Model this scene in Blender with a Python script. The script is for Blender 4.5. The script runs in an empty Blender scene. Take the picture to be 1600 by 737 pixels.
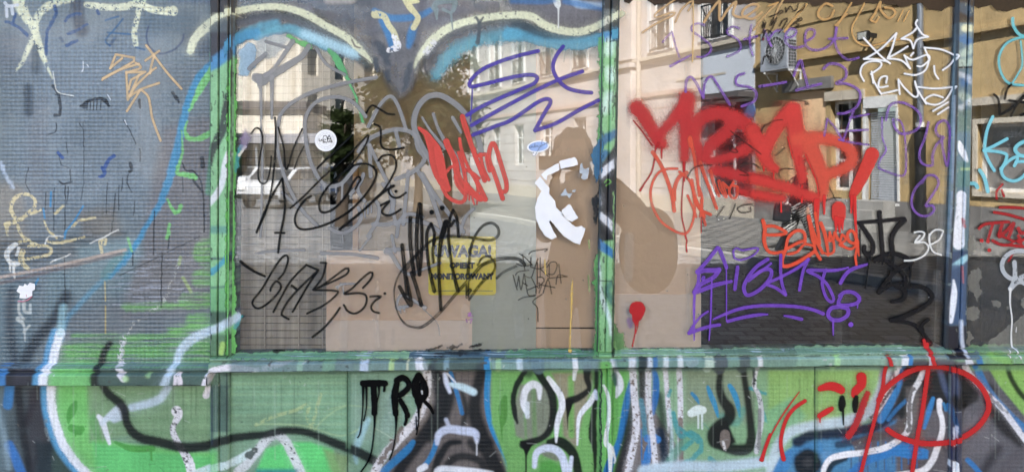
import bpy, bmesh, math, random
import numpy as np
from mathutils import Vector, Matrix, Quaternion

# ------------------------------------------------------------ camera, sky, sun, exposure
scene = bpy.context.scene
C = bpy.data.collections.new("shopfront_scene"); scene.collection.children.link(C)
SC = 600.0          # pixels of the photograph per metre on the glass
HOR = 255.0         # eye level in the photograph
CAMX, CAMD = 80.0 / SC, 1.95
def X(px): return (px - 800.0) / SC
def Zp(py): return 1.6 + (HOR - py) / SC
cam_data = bpy.data.cameras.new("camera"); cam = bpy.data.objects.new("camera", cam_data); C.objects.link(cam)
cam.location = (CAMX, -CAMD, 1.6); cam.rotation_euler = (math.radians(90), 0, 0)
cam_data.sensor_width = 36; cam_data.lens = 36 * CAMD * SC / 1600.0
cam_data.shift_x = -80 / 1600.0; cam_data.shift_y = -(368.5 - HOR) / 1600.0
cam_data.clip_start = 0.02; cam_data.clip_end = 600
scene.camera = cam
SUN_EL = math.radians(47); SUN_H = Vector((-0.10, 0.995, 0)).normalized()
SUN_DIR = (SUN_H * math.cos(SUN_EL) + Vector((0, 0, math.sin(SUN_EL)))).normalized()
world = bpy.data.worlds.new("World"); scene.world = world; world.use_nodes = True
wn = world.node_tree.nodes; wl = world.node_tree.links
bg = wn["Background"]; sky = wn.new("ShaderNodeTexSky"); sky.sky_type = 'NISHITA'; sky.sun_disc = False
sky.sun_elevation = SUN_EL; sky.sun_rotation = math.atan2(SUN_H.x, SUN_H.y); sky.dust_density = 1.2
wl.new(sky.outputs[0], bg.inputs[0]); bg.inputs[1].default_value = 0.062
sl = bpy.data.lights.new("sun", 'SUN'); sl.energy = 5.0; sl.angle = math.radians(0.5); sl.color = (1, 0.98, 0.95)
so = bpy.data.objects.new("sun", sl); C.objects.link(so); so.location = (0, 0, 20)
so.rotation_euler = (-SUN_DIR).to_track_quat('-Z', 'Y').to_euler()
scene.view_settings.view_transform = 'Standard'; scene.view_settings.look = 'None'
scene.view_settings.gamma = 1; scene.view_settings.use_curve_mapping = False
scene.view_settings.exposure = 3.42
scene.cycles.transparent_max_bounces = 48; scene.cycles.max_bounces = 10
scene.cycles.glossy_bounces = 4; scene.cycles.transmission_bounces = 4
scene.cycles.caustics_reflective = False; scene.cycles.use_denoising = True
rng = np.random.RandomState(7); random.seed(7)

# ------------------------------------------------------------ helpers
def lin(c):
    c = np.array(c[:3], dtype=np.float64) / 255.0
    return np.where(c <= 0.04045, c / 12.92, ((c + 0.055) / 1.055) ** 2.4)
def tag(o, label=None, cat=None, group=None, kind=None):
    if label: o["label"] = label
    if cat: o["category"] = cat
    if group: o["group"] = group
    if kind: o["kind"] = kind
    return o
def empty(name, loc=(0, 0, 0), rz=0.0, parent=None):
    o = bpy.data.objects.new(name, None); C.objects.link(o)
    o.location = loc; o.rotation_euler = (0, 0, rz); o.empty_display_size = 0.1; o.parent = parent
    return o
class MB:
    """collects boxes, prisms and tubes, then links them as one mesh object"""
    def __init__(s): s.bm = bmesh.new()
    def box(s, x0, x1, y0, y1, z0, z1):
        v = [s.bm.verts.new(p) for p in ((x0,y0,z0),(x1,y0,z0),(x1,y1,z0),(x0,y1,z0),(x0,y0,z1),(x1,y0,z1),(x1,y1,z1),(x0,y1,z1))]
        for f in ((3,2,1,0),(4,5,6,7),(0,1,5,4),(1,2,6,5),(2,3,7,6),(3,0,4,7)): s.bm.faces.new([v[i] for i in f])
        return s
    def prism(s, pts, y0, y1):
        """outline in x,z extruded along y"""
        a = [s.bm.verts.new((p[0], y0, p[1])) for p in pts]; b = [s.bm.verts.new((p[0], y1, p[1])) for p in pts]
        n = len(pts)
        s.bm.faces.new(a); s.bm.faces.new(b[::-1])
        for i in range(n): s.bm.faces.new([a[i], b[i], b[(i+1) % n], a[(i+1) % n]])
        return s
    def tube(s, pts, r, n=10, cap=True):
        pts = [Vector(p) for p in pts]; rings = []
        for i, p in enumerate(pts):
            d = (pts[min(i+1, len(pts)-1)] - pts[max(i-1, 0)]).normalized()
            up = Vector((0,0,1)) if abs(d.z) < 0.9 else Vector((1,0,0))
            a = d.cross(up).normalized(); b = d.cross(a)
            rr = r[i] if hasattr(r, '__len__') else r
            rings.append([s.bm.verts.new(p + a*math.cos(2*math.pi*k/n)*rr + b*math.sin(2*math.pi*k/n)*rr) for k in range(n)])
        for i in range(len(rings)-1):
            for k in range(n): s.bm.faces.new([rings[i][k], rings[i][(k+1)%n], rings[i+1][(k+1)%n], rings[i+1][k]])
        if cap: s.bm.faces.new(rings[0][::-1]); s.bm.faces.new(rings[-1])
        return s
    def disc(s, cx, cz, r, y0, y1, n=40, rx=None):
        return s.prism([(cx+(rx or r)*math.cos(2*math.pi*k/n), cz+r*math.sin(2*math.pi*k/n)) for k in range(n)], y0, y1)
    def build(s, name, mat, parent=None, bevel=0.0, smooth=False):
        bmesh.ops.recalc_face_normals(s.bm, faces=s.bm.faces)
        me = bpy.data.meshes.new(name); s.bm.to_mesh(me); s.bm.free()
        o = bpy.data.objects.new(name, me); C.objects.link(o); o.parent = parent
        if mat: me.materials.append(mat)
        if smooth:
            for p in me.polygons: p.use_smooth = True
        if bevel:
            m = o.modifiers.new("bevel", 'BEVEL'); m.width = bevel; m.segments = 2; m.limit_method = 'ANGLE'
        return o

# ------------------------------------------------------------ materials
def newmat(name):
    m = bpy.data.materials.new(name); m.use_nodes = True
    nt = m.node_tree; nt.nodes.clear()
    return m, nt, nt.nodes, nt.links
def mat(name, col, rough=0.7, noise=0.12, scale=8.0, bump=0.0, bscale=60.0, spec=0.4, metal=0.0, col2=None, stretch=(1,1,1)):
    """plain surface with cloudy variation towards col2 and a fine bump; col is a linear albedo"""
    m, nt, N, L = newmat(name)
    out = N.new("ShaderNodeOutputMaterial"); b = N.new("ShaderNodeBsdfPrincipled"); L.new(b.outputs[0], out.inputs[0])
    tc = N.new("ShaderNodeTexCoord"); mp = N.new("ShaderNodeMapping"); mp.inputs['Scale'].default_value = stretch
    L.new(tc.outputs['Object'], mp.inputs[0])
    n1 = N.new("ShaderNodeTexNoise"); n1.inputs['Scale'].default_value = scale; n1.inputs['Detail'].default_value = 6; n1.inputs['Roughness'].default_value = 0.65
    L.new(mp.outputs[0], n1.inputs['Vector'])
    r = N.new("ShaderNodeValToRGB"); r.color_ramp.elements[0].position = 0.32; r.color_ramp.elements[1].position = 0.7
    c2 = col2 or [max(0, c * (1 - noise * 2.2)) for c in col]
    r.color_ramp.elements[0].color = (*c2, 1); r.color_ramp.elements[1].color = (*[min(1, c * (1 + noise * 0.5)) for c in col], 1)
    L.new(n1.outputs['Fac'], r.inputs[0]); L.new(r.outputs[0], b.inputs['Base Color'])
    b.inputs['Roughness'].default_value = rough; b.inputs['Specular IOR Level'].default_value = spec; b.inputs['Metallic'].default_value = metal
    if bump:
        n2 = N.new("ShaderNodeTexNoise"); n2.inputs['Scale'].default_value = bscale; n2.inputs['Detail'].default_value = 4
        L.new(mp.outputs[0], n2.inputs['Vector'])
        bp = N.new("ShaderNodeBump"); bp.inputs['Strength'].default_value = bump; bp.inputs['Distance'].default_value = 0.02
        L.new(n2.outputs['Fac'], bp.inputs['Height']); L.new(bp.outputs[0], b.inputs['Normal'])
    return m
def math_node(N, L, op, a, b=None):
    n = N.new("ShaderNodeMath"); n.operation = op
    for i, v in enumerate((a, b)):
        if v is None: continue
        if isinstance(v, (int, float)): n.inputs[i].default_value = v
        else: L.new(v, n.inputs[i])
    return n.outputs[0]
def glass_mat(name, tint=(0.985, 0.99, 0.985), boost=1.32, rough=0.0, wob=0.02, grid=0.0):
    """window glass: mirror reflection by angle over see-through, with slightly wavy surface"""
    m, nt, N, L = newmat(name)
    out = N.new("ShaderNodeOutputMaterial"); mx = N.new("ShaderNodeMixShader")
    t = N.new("ShaderNodeBsdfTransparent"); t.inputs[0].default_value = (*tint, 1)
    g = N.new("ShaderNodeBsdfGlossy"); g.inputs['Roughness'].default_value = rough; g.inputs[0].default_value = (1, 1, 1, 1)
    fr = N.new("ShaderNodeFresnel"); fr.inputs[0].default_value = 1.52
    f = math_node(N, L, 'MULTIPLY', fr.outputs[0], boost); f = math_node(N, L, 'MINIMUM', f, 0.95)
    L.new(f, mx.inputs[0]); L.new(t.outputs[0], mx.inputs[1]); L.new(g.outputs[0], mx.inputs[2]); L.new(mx.outputs[0], out.inputs[0])
    tc = N.new("ShaderNodeTexCoord"); mp = N.new("ShaderNodeMapping"); mp.inputs['Scale'].default_value = (1.3, 1, 0.5)
    L.new(tc.outputs['Object'], mp.inputs[0])
    n = N.new("ShaderNodeTexNoise"); n.inputs['Scale'].default_value = 2.2; n.inputs['Detail'].default_value = 1
    L.new(mp.outputs[0], n.inputs['Vector'])
    bp = N.new("ShaderNodeBump"); bp.inputs['Strength'].default_value = 1.0; bp.inputs['Distance'].default_value = wob * 0.05
    L.new(n.outputs['Fac'], bp.inputs['Height'])
    if grid:
        h = grid_height(N, L, tc.outputs['Object'])
        b2 = N.new("ShaderNodeBump"); b2.inputs['Strength'].default_value = grid; b2.inputs['Distance'].default_value = 0.002
        L.new(h, b2.inputs['Height']); L.new(bp.outputs[0], b2.inputs['Normal']); L.new(b2.outputs[0], g.inputs['Normal'])
    else: L.new(bp.outputs[0], g.inputs['Normal'])
    return m
def grid_height(N, L, vec, px=7.2, pz=6.4, wx=1.0, wz=1.0):
    """small pressed squares of patterned glass"""
    sp = N.new("ShaderNodeSeparateXYZ"); L.new(vec, sp.inputs[0])
    wn_ = N.new('ShaderNodeTexNoise'); wn_.inputs['Scale'].default_value = 4; L.new(vec, wn_.inputs['Vector']); wob_ = math_node(N, L, 'MULTIPLY', wn_.outputs['Fac'], 5.0)
    hx = math_node(N, L, 'SINE', math_node(N, L, 'ADD', math_node(N, L, 'MULTIPLY', sp.outputs[0], 2*math.pi*SC/px), wob_))
    hz = math_node(N, L, 'SINE', math_node(N, L, 'MULTIPLY', sp.outputs[2], 2*math.pi*SC/pz))
    hx = math_node(N, L, 'MULTIPLY', hx, wx); hz = math_node(N, L, 'MULTIPLY', hz, wz)
    s_ = math_node(N, L, 'ADD', hx, hz)
    nz = N.new("ShaderNodeTexNoise"); nz.inputs['Scale'].default_value = 7; nz.inputs['Detail'].default_value = 3; L.new(vec, nz.inputs['Vector'])
    mr = N.new("ShaderNodeMapRange"); mr.inputs[1].default_value = .36; mr.inputs[2].default_value = .66; mr.inputs[3].default_value = .12; mr.inputs[4].default_value = 1.25
    L.new(nz.outputs['Fac'], mr.inputs[0])
    return math_node(N, L, 'MULTIPLY', s_, mr.outputs[0])
def paint_mat(name, rough=0.45, alpha=True, grid=0.0, wx=1.0, wz=1.0, fine=0.15, spec=0.16, grit=260.0, groove_shade=0.0):
    """spray or marker paint: colour and cover come from the painted layer stored on the mesh"""
    m, nt, N, L = newmat(name)
    out = N.new("ShaderNodeOutputMaterial"); b = N.new("ShaderNodeBsdfPrincipled")
    at = N.new("ShaderNodeAttribute"); at.attribute_name = "paint"
    tc = N.new("ShaderNodeTexCoord")
    ns = N.new("ShaderNodeTexNoise"); ns.inputs['Scale'].default_value = grit; ns.inputs['Detail'].default_value = 3
    L.new(tc.outputs['Object'], ns.inputs['Vector'])
    mr = N.new("ShaderNodeMapRange"); mr.inputs[3].default_value = 0.84; mr.inputs[4].default_value = 1.14
    L.new(ns.outputs['Fac'], mr.inputs[0])
    vm = N.new("ShaderNodeVectorMath"); vm.operation = 'SCALE'; L.new(at.outputs['Color'], vm.inputs[0]); L.new(mr.outputs[0], vm.inputs['Scale'])
    L.new(vm.outputs[0], b.inputs['Base Color'])
    b.inputs['Roughness'].default_value = rough; b.inputs['Specular IOR Level'].default_value = spec
    bp = N.new("ShaderNodeBump"); bp.inputs['Strength'].default_value = fine; bp.inputs['Distance'].default_value = 0.002
    L.new(ns.outputs['Fac'], bp.inputs['Height']); nrm = bp.outputs[0]
    if grid:
        b2 = N.new("ShaderNodeBump"); b2.inputs['Strength'].default_value = grid; b2.inputs['Distance'].default_value = 0.002
        gh = grid_height(N, L, tc.outputs['Object'], wx=wx, wz=wz); L.new(gh, b2.inputs['Height'])
        if groove_shade:      # light and shade of the pressed relief put into the colour
            L.new(math_node(N, L, 'MULTIPLY', mr.outputs[0], math_node(N, L, 'ADD', math_node(N, L, 'MULTIPLY', gh, groove_shade), 1.0)), vm.inputs['Scale'])
        L.new(nrm, b2.inputs['Normal']); nrm = b2.outputs[0]
    L.new(nrm, b.inputs['Normal'])
    if alpha:
        t = N.new("ShaderNodeBsdfTransparent"); mx = N.new("ShaderNodeMixShader")
        L.new(at.outputs['Alpha'], mx.inputs[0]); L.new(t.outputs[0], mx.inputs[1]); L.new(b.outputs[0], mx.inputs[2]); L.new(mx.outputs[0], out.inputs[0])
    else: L.new(b.outputs[0], out.inputs[0])
    return m

# ------------------------------------------------------------ paint layers (computed, no image files)
_T = rng.rand(256, 256).astype(np.float32)
def vnoise(x, y):
    xi = np.floor(x).astype(np.int64); yi = np.floor(y).astype(np.int64); fx = (x - xi).astype(np.float32); fy = (y - yi).astype(np.float32)
    fx = fx*fx*(3-2*fx); fy = fy*fy*(3-2*fy); x0 = xi & 255; x1 = (xi+1) & 255; y0 = yi & 255; y1 = (yi+1) & 255
    return (_T[y0,x0]*(1-fx)+_T[y0,x1]*fx)*(1-fy)+(_T[y1,x0]*(1-fx)+_T[y1,x1]*fx)*fy
def fbm(x, y, o=3):
    s = 0; a = 0.5; t = 0
    for i in range(o): s = s + a*vnoise(x+17.3*i, y+9.1*i); t += a; a *= 0.5; x = x*2.03; y = y*2.03
    return s / t
def spline(pts, smooth=True, step=2.0):
    """pts (x,y,w); a repeated point makes a sharp corner"""
    runs = [[pts[0]]]
    for p in pts[1:]:
        if abs(p[0]-runs[-1][-1][0]) + abs(p[1]-runs[-1][-1][1]) < 1e-6: runs.append([p])
        else: runs[-1].append(p)
    out = []
    for r in runs:
        if len(r) == 1 and len(runs) > 1: continue
        if len(r) < 3 or not smooth:
            o = [r[0]]
            for a, b in zip(r[:-1], r[1:]):
                o.append(b)
            out.append(np.array(o, dtype=np.float64)); continue
        P = np.array([r[0]] + list(r) + [r[-1]], dtype=np.float64); o = []
        for i in range(1, len(P)-2):
            n = max(2, int(np.hypot(*(P[i+1][:2]-P[i][:2]))/step))
            for k in range(n):
                t = k/n
                o.append(0.5*((2*P[i])+(-P[i-1]+P[i+1])*t+(2*P[i-1]-5*P[i]+4*P[i+1]-P[i+2])*t*t+(-P[i-1]+3*P[i]-3*P[i+1]+P[i+2])*t**3))
        o.append(P[-2]); out.append(np.array(o))
    return out
class Layer:
    def __init__(s, x0, y0, x1, y1, st=1.0):
        s.x0, s.y0, s.st = x0, y0, st
        s.nx = int((x1-x0)/st)+1; s.ny = int((y1-y0)/st)+1
        s.Y, s.X = np.mgrid[0:s.ny, 0:s.nx].astype(np.float32); s.X = s.X*st+x0; s.Y = s.Y*st+y0
        s.c = np.zeros((s.ny, s.nx, 3), np.float32); s.a = np.zeros((s.ny, s.nx), np.float32)
        s.wx = fbm(s.X/7, s.Y/7)-0.5; s.wy = fbm(s.X/7+50, s.Y/7+31)-0.5
        s.r = np.random.RandomState(3).rand(s.ny, s.nx).astype(np.float32)
    def sl(s, ax, ay, bx, by):
        i0 = max(0, int((ax-s.x0)/s.st)); i1 = min(s.nx, int((bx-s.x0)/s.st)+2); j0 = max(0, int((ay-s.y0)/s.st)); j1 = min(s.ny, int((by-s.y0)/s.st)+2)
        return None if i1 <= i0 or j1 <= j0 else (slice(j0, j1), slice(i0, i1))
    def blend(s, q, al, col):
        col = lin(col).astype(np.float32)*0.86; col = np.minimum(col**1.17*1.04, 0.99); col[1] = col[1]*(1.2 if col[2] > col[1]*1.3 else 1.0); col = col*0.9+0.1*float(col.dot([.25,.6,.15])); A = s.a[q]; Ao = al+A*(1-al)
        k = np.where(Ao > 1e-4, al/np.maximum(Ao, 1e-4), (A <= 1e-4)*1.0)[..., None]
        s.c[q] = s.c[q]*(1-k)+col*k; s.a[q] = Ao
    def finish(s, q, D, col, a, soft, grain, chip, chipcol, streak, clip, mod):
        al = np.clip(0.5-D/soft, 0, 1); al = al*al*(3-2*al)
        Xq, Yq = s.X[q], s.Y[q]
        if grain: al = np.clip(al+(s.r[q]-0.5)*grain*4*al*(1-al), 0, 1)
        if streak: al = al*np.clip(0.5+streak*(fbm(Xq/34, Yq/2.2)-0.42)*3, 0, 1)
        if mod: al = al*np.clip(1-mod+mod*2*fbm(Xq/12, Yq/12), 0, 1)
        if clip: al = al*((Xq >= clip[0])&(Xq <= clip[2])&(Yq >= clip[1])&(Yq <= clip[3]))
        if chip:
            n = fbm(Xq/4.5+3, Yq/4.5)*0.6+fbm(Xq/1.7, Yq/1.7+9)*0.4; cm = np.clip((n-(0.70-chip*0.42))*16, 0, 1)
            if chipcol is not None: s.blend(q, al*a, col); s.blend(q, al*cm, chipcol); return
            al = al*(1-cm)
        s.blend(q, al*a, col)
    def stroke(s, pts, w, col, a=1.0, soft=1.4, wob=0.0, grain=0.0, chip=0.0, chipcol=None, streak=0.0, clip=None, smooth=True, mod=0.0, core=0.0, halo=None):
        P = [(p[0], p[1], p[2] if len(p) > 2 else w) for p in pts]
        if len(P) == 1: P.append((P[0][0]+0.3, P[0][1], P[0][2]))
        W = max(p[2] for p in P)/2; xs = [p[0] for p in P]; ys = [p[1] for p in P]; m = W+soft*2+wob+(18 if grain >= .3 else 4)
        q = s.sl(min(xs)-m, min(ys)-m, max(xs)+m, max(ys)+m)
        if q is None: return
        j0, i0 = q[0].start, q[1].start
        D = np.full(s.a[q].shape, 1e3, np.float32)
        for run in spline(P, smooth):
            for A, B in zip(run[:-1], run[1:]):
                mm = max(A[2], B[2])/2+soft+wob+(14 if (grain >= .3 and halo != 0) else 1.5)
                t = s.sl(min(A[0],B[0])-mm, min(A[1],B[1])-mm, max(A[0],B[0])+mm, max(A[1],B[1])+mm)
                if t is None: continue
                x = s.X[t]; y = s.Y[t]
                if wob: x = x+s.wx[t]*wob*2; y = y+s.wy[t]*wob*2
                dx, dy = B[0]-A[0], B[1]-A[1]; l2 = dx*dx+dy*dy+1e-9
                u = np.clip(((x-A[0])*dx+(y-A[1])*dy)/l2, 0, 1)
                d = np.hypot(x-A[0]-u*dx, y-A[1]-u*dy)-(A[2]*(1-u)+B[2]*u)/2
                v = (slice(t[0].start-j0, t[0].stop-j0), slice(t[1].start-i0, t[1].stop-i0))
                if v[0].start < 0 or v[1].start < 0 or v[0].stop > D.shape[0] or v[1].stop > D.shape[1]:
                    c0, c1, c2, c3 = max(0, v[0].start), min(D.shape[0], v[0].stop), max(0, v[1].start), min(D.shape[1], v[1].stop)
                    if c1 <= c0 or c3 <= c2: continue
                    d = d[c0-v[0].start:c1-v[0].start, c2-v[1].start:c3-v[1].start]; v = (slice(c0, c1), slice(c2, c3))
                D[v] = np.minimum(D[v], d)
        if halo is None: halo = 0.20 if grain >= .3 else 0
        if halo: s.finish(q, D-2, col, a*halo, min(soft*4+5, 2*m), .9, 0, None, 0, clip, 0.3)
        if core:
            t = np.clip(-D/(W*.9), 0, 1); n = fbm(s.X[q]/9+40, s.Y[q]/9+7)
            a = a*(1-core*t*np.clip(n*1.7-.15, 0, 1))
        s.finish(q, D, col, a, soft, grain, chip, chipcol, streak, clip, mod)
    def poly(s, pts, col, a=1.0, soft=1.4, wob=0.0, grain=0.0, chip=0.0, chipcol=None, streak=0.0, clip=None, mod=0.0):
        xs = [p[0] for p in pts]; ys = [p[1] for p in pts]; m = soft+wob+3
        q = s.sl(min(xs)-m, min(ys)-m, max(xs)+m, max(ys)+m)
        if q is None: return
        x = s.X[q]; y = s.Y[q]
        if wob: x = x+s.wx[q]*wob*2; y = y+s.wy[q]*wob*2
        D = np.full(x.shape, 1e6, np.float32); ins = np.zeros(x.shape, bool)
        for A, B in zip(pts, list(pts[1:])+[pts[0]]):
            dx, dy = B[0]-A[0], B[1]-A[1]; l2 = dx*dx+dy*dy+1e-9
            u = np.clip(((x-A[0])*dx+(y-A[1])*dy)/l2, 0, 1); D = np.minimum(D, np.hypot(x-A[0]-u*dx, y-A[1]-u*dy))
            if A[1] != B[1]: ins ^= ((y < A[1]) != (y < B[1])) & (x < (B[0]-A[0])*(y-A[1])/(B[1]-A[1])+A[0])
        s.finish(q, np.where(ins, -D, D), col, a, soft, grain, chip, chipcol, streak, clip, mod)
    def rect(s, x0, y0, x1, y1, col, **k): s.poly([(x0,y0),(x1,y0),(x1,y1),(x0,y1)], col, **k)
    def sample(s, x, y):
        u = np.clip((x-s.x0)/s.st, 0, s.nx-1.001); v = np.clip((y-s.y0)/s.st, 0, s.ny-1.001)
        i = u.astype(int); j = v.astype(int); fu = (u-i)[..., None]; fv = (v-j)[..., None]
        A = np.dstack([s.c, s.a]) if not hasattr(s, '_A') else s._A
        s._A = A
        return (A[j,i]*(1-fu)+A[j,i+1]*fu)*(1-fv)+(A[j+1,i]*(1-fu)+A[j+1,i+1]*fu)*fv
def dense_mesh(name, co, quads, rgba, material, parent, smooth=True):
    me = bpy.data.meshes.new(name)
    me.vertices.add(len(co)); me.vertices.foreach_set("co", co.astype(np.float32).ravel())
    me.loops.add(quads.size); me.loops.foreach_set("vertex_index", quads.astype(np.int32).ravel())
    me.polygons.add(len(quads)); me.polygons.foreach_set("loop_start", np.arange(0, quads.size, 4, dtype=np.int32))
    me.polygons.foreach_set("loop_total", np.full(len(quads), 4, np.int32))
    me.update(calc_edges=True)
    at = me.color_attributes.new("paint", 'FLOAT_COLOR', 'POINT'); at.data.foreach_set("color", rgba.astype(np.float32).ravel())
    me.polygons.foreach_set("use_smooth", np.full(len(quads), smooth)); me.materials.append(material)
    me.validate()
    o = bpy.data.objects.new(name, me); C.objects.link(o); o.parent = parent
    return o

# ------------------------------------------------------------ relief of the shopfront: y of the front surface at a photo position
def rail_top(x): return np.where(x < 334, 567.0, 553.0-(x-368)*0.0098)
def rail_bot(x): return np.where(x < 334, 598.0, 577.5-(x-368)*0.0098)
def post_edges(y):
    v = np.clip(y, -80, 560)/545.0
    return [(331+0*v, 368-6*v), (941-9*v, 968-10*v), (1492-18*v, 1519-13*v)]
LOW = [(331, 360, 345), (937, 957, 948), (1482, 1501, 1491)]
SEAMS = (543, 1273)
def front(x, y):
    x = np.asarray(x, float); y = np.asarray(y, float); f = np.zeros(np.broadcast(x, y).shape)
    x, y = np.broadcast_arrays(x, y)
    for (a, b), g in zip(post_edges(y), (0.42, 0.5, 0.62)):
        m = (x >= a)&(x <= b)&(y < rail_top(x)+2); d = np.minimum(x-a, b-x)
        h = 0.016*np.clip(d/2.0, 0, 1)
        gx = a+(b-a)*g; h = h-0.010*np.exp(-((x-gx)/0.9)**2)
        if a.flat[0] < 400: h = h-0.008*np.exp(-((x-(a+(b-a)*0.84))/0.9)**2)
        f = np.where(m, -h, f)
    t, b = rail_top(x), rail_bot(x); m = (y >= t)&(y <= b)
    u = (y-t)/(b-t); h = 0.012+0.012*np.clip(u*6, 0, 1)+0.008*(u > 0.38); h = h-0.008*np.exp(-((u-0.36)/0.05)**2)
    h = h*np.clip((y-t)/1.5, 0, 1)*np.clip((b-y)/1.2, 0, 1)
    f = np.where(m, -h, f)
    m = y > b
    low = np.zeros(x.shape)
    low = low+0.010*np.exp(-((y-b-1.2)/1.3)**2)
    for s in SEAMS: low = low+0.004*np.exp(-((x-s)/1.0)**2)
    for a_, b_, g in LOW:
        mm = (x >= a_)&(x <= b_); low = np.where(mm, -0.010+0.008*np.exp(-((x-g)/0.9)**2)+0.010*np.exp(-((x-a_)/1.0)**2)+0.010*np.exp(-((x-b_)/1.0)**2), low)
    f = np.where(m, low, f)
    return f
def piece(name, x0, x1, y0, y1, layer, material, parent, st=1.25, edge=None, depth=0.03, smooth=True):
    """one part of the shopfront: dense front face following front(), thickness given by side faces.
    edge(y)->(left,right) lets a post lean"""
    ys = np.append(np.arange(y0, y1, st), y1); n = max(2, int(round((x1-x0)/st))+1); U = np.linspace(0, 1, n)
    PY, PU = np.meshgrid(ys, U, indexing='ij')
    if edge is None: PX = x0+(x1-x0)*PU; lo, hi = PX[:, :1], PX[:, -1:]
    else:
        a, b = edge(PY); PX = a+(b-a)*PU
    f = front(np.clip(PX, PX[:, :1]+1.3, PX[:, -1:]-1.3), PY)
    col = layer.sample(PX, PY); col[..., 3] = 1
    XX, ZZ = X(PX), Zp(PY); co = np.stack([XX, f, ZZ], -1)
    # wrap: one ring of vertices further back
    big = np.zeros((co.shape[0]+2, co.shape[1]+2, 3)); big[1:-1, 1:-1] = co
    big[0, 1:-1] = co[0]; big[-1, 1:-1] = co[-1]; big[1:-1, 0] = co[:, 0]; big[1:-1, -1] = co[:, -1]
    big[0, 0] = co[0, 0]; big[0, -1] = co[0, -1]; big[-1, 0] = co[-1, 0]; big[-1, -1] = co[-1, -1]
    big[0, :, 1] = depth; big[-1, :, 1] = depth; big[:, 0, 1] = depth; big[:, -1, 1] = depth
    bc = np.pad(col, ((1,1),(1,1),(0,0)), mode='edge')
    H, W = big.shape[:2]; idx = np.arange(H*W).reshape(H, W)
    q = np.stack([idx[:-1,:-1], idx[1:,:-1], idx[1:,1:], idx[:-1,1:]], -1).reshape(-1, 4)
    back = np.array([[idx[0,0], idx[0,-1], idx[-1,-1], idx[-1,0]]]); q = np.vstack([q, back])
    return dense_mesh(name, big.reshape(-1,3), q, bc.reshape(-1,4), material, parent, smooth)
_film_n = [0]
def film(name, layer, material, parent, off=None, label=None, thr=0.03, clip=None):
    """a coat of paint lying on the glass or metal, following its relief"""
    if off is None: _film_n[0] += 1; off = 0.0009+0.00009*_film_n[0]
    A = layer.a.copy()
    if clip is not None: A[~((layer.X >= clip[0])&(layer.X <= clip[2])&(layer.Y >= clip[1])&(layer.Y <= clip[3]))] = 0
    m = A > thr; cell = m[:-1,:-1]|m[1:,:-1]|m[1:,1:]|m[:-1,1:]
    jj, ii = np.nonzero(cell); idx = np.arange(layer.nx*layer.ny).reshape(layer.ny, layer.nx)
    q = np.stack([idx[jj,ii], idx[jj+1,ii], idx[jj+1,ii+1], idx[jj,ii+1]], -1)
    used, inv = np.unique(q.ravel(), return_inverse=True); q = inv.reshape(-1, 4)
    Xf, Yf = layer.X.ravel()[used], layer.Y.ravel()[used]
    co = np.stack([X(Xf), front(Xf, Yf)-off, Zp(Yf)], -1)
    rgba = np.concatenate([layer.c.reshape(-1,3)[used], A.ravel()[used][:, None]], 1)
    o = dense_mesh(name, co, q, rgba, material, parent)
    if label: o["label"] = label
    return o
def Q(c, r, txt, w=None, s=4.0):
    """points read from a 4x enlargement, tile column c and row r; '|' separates strokes, a trailing :n is the width"""
    return P(400*c, 184*r, s, txt)
def P(ox, oy, s, txt):
    out = []
    for part in txt.split('|'):
        st = []; wd = ()
        for tok in part.split():
            a = tok.split(':'); x, y = a[0].split(',')
            if len(a) > 1: wd = (float(a[1]),)
            st.append((ox+float(x)/s, oy+float(y)/s) + wd)
        out.append(st)
    return out
def tagfilm(name, label, parent, ops, material, st=1.0, thr=0.03):
    """ops: list of (list of strokes, width, colour, options)"""
    xs, ys = [], []
    for strokes, w, col, kw in ops:
        for s_ in strokes:
            for p in s_: xs.append(p[0]); ys.append(p[1])
    m = max(o[1] for o in ops)/2+6
    L = Layer(min(xs)-m, min(ys)-m, max(xs)+m, max(ys)+m, st)
    for strokes, w, col, kw in ops:
        for s_ in strokes: L.stroke(s_, w, col, **kw)
    return film(name, L, material, parent, label=label, thr=thr)
# ------------------------------------------------------------ the mural: MO on metal and lower panels, MG on the window glass
MO = Layer(-70, -90, 1670, 800, 1.0)
MG = Layer(-70, -90, 1670, 572, 1.0)
class Both:
    def __getattr__(s, n):
        def f(*a, **k): getattr(MO, n)(*a, **k); getattr(MG, n)(*a, **k)
        return f
BO = Both()
BLK, CREAM, WHT, BLU, GRN, SAGE, SLATE = (34,36,42), (226,228,196), (242,245,250), (62,146,200), (126,205,112), (138,172,144), (96,99,112)
def st(L, pts, w, col, **k):
    for s_ in pts: L.stroke(s_, w, col, **k)
ALL = (-70, -90, 1670, 800)
# base coats on metal
MO.rect(-80, -100, 1680, 820, SAGE)
MO.rect(-80, -100, 1680, 545, (92,96,108))
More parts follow.
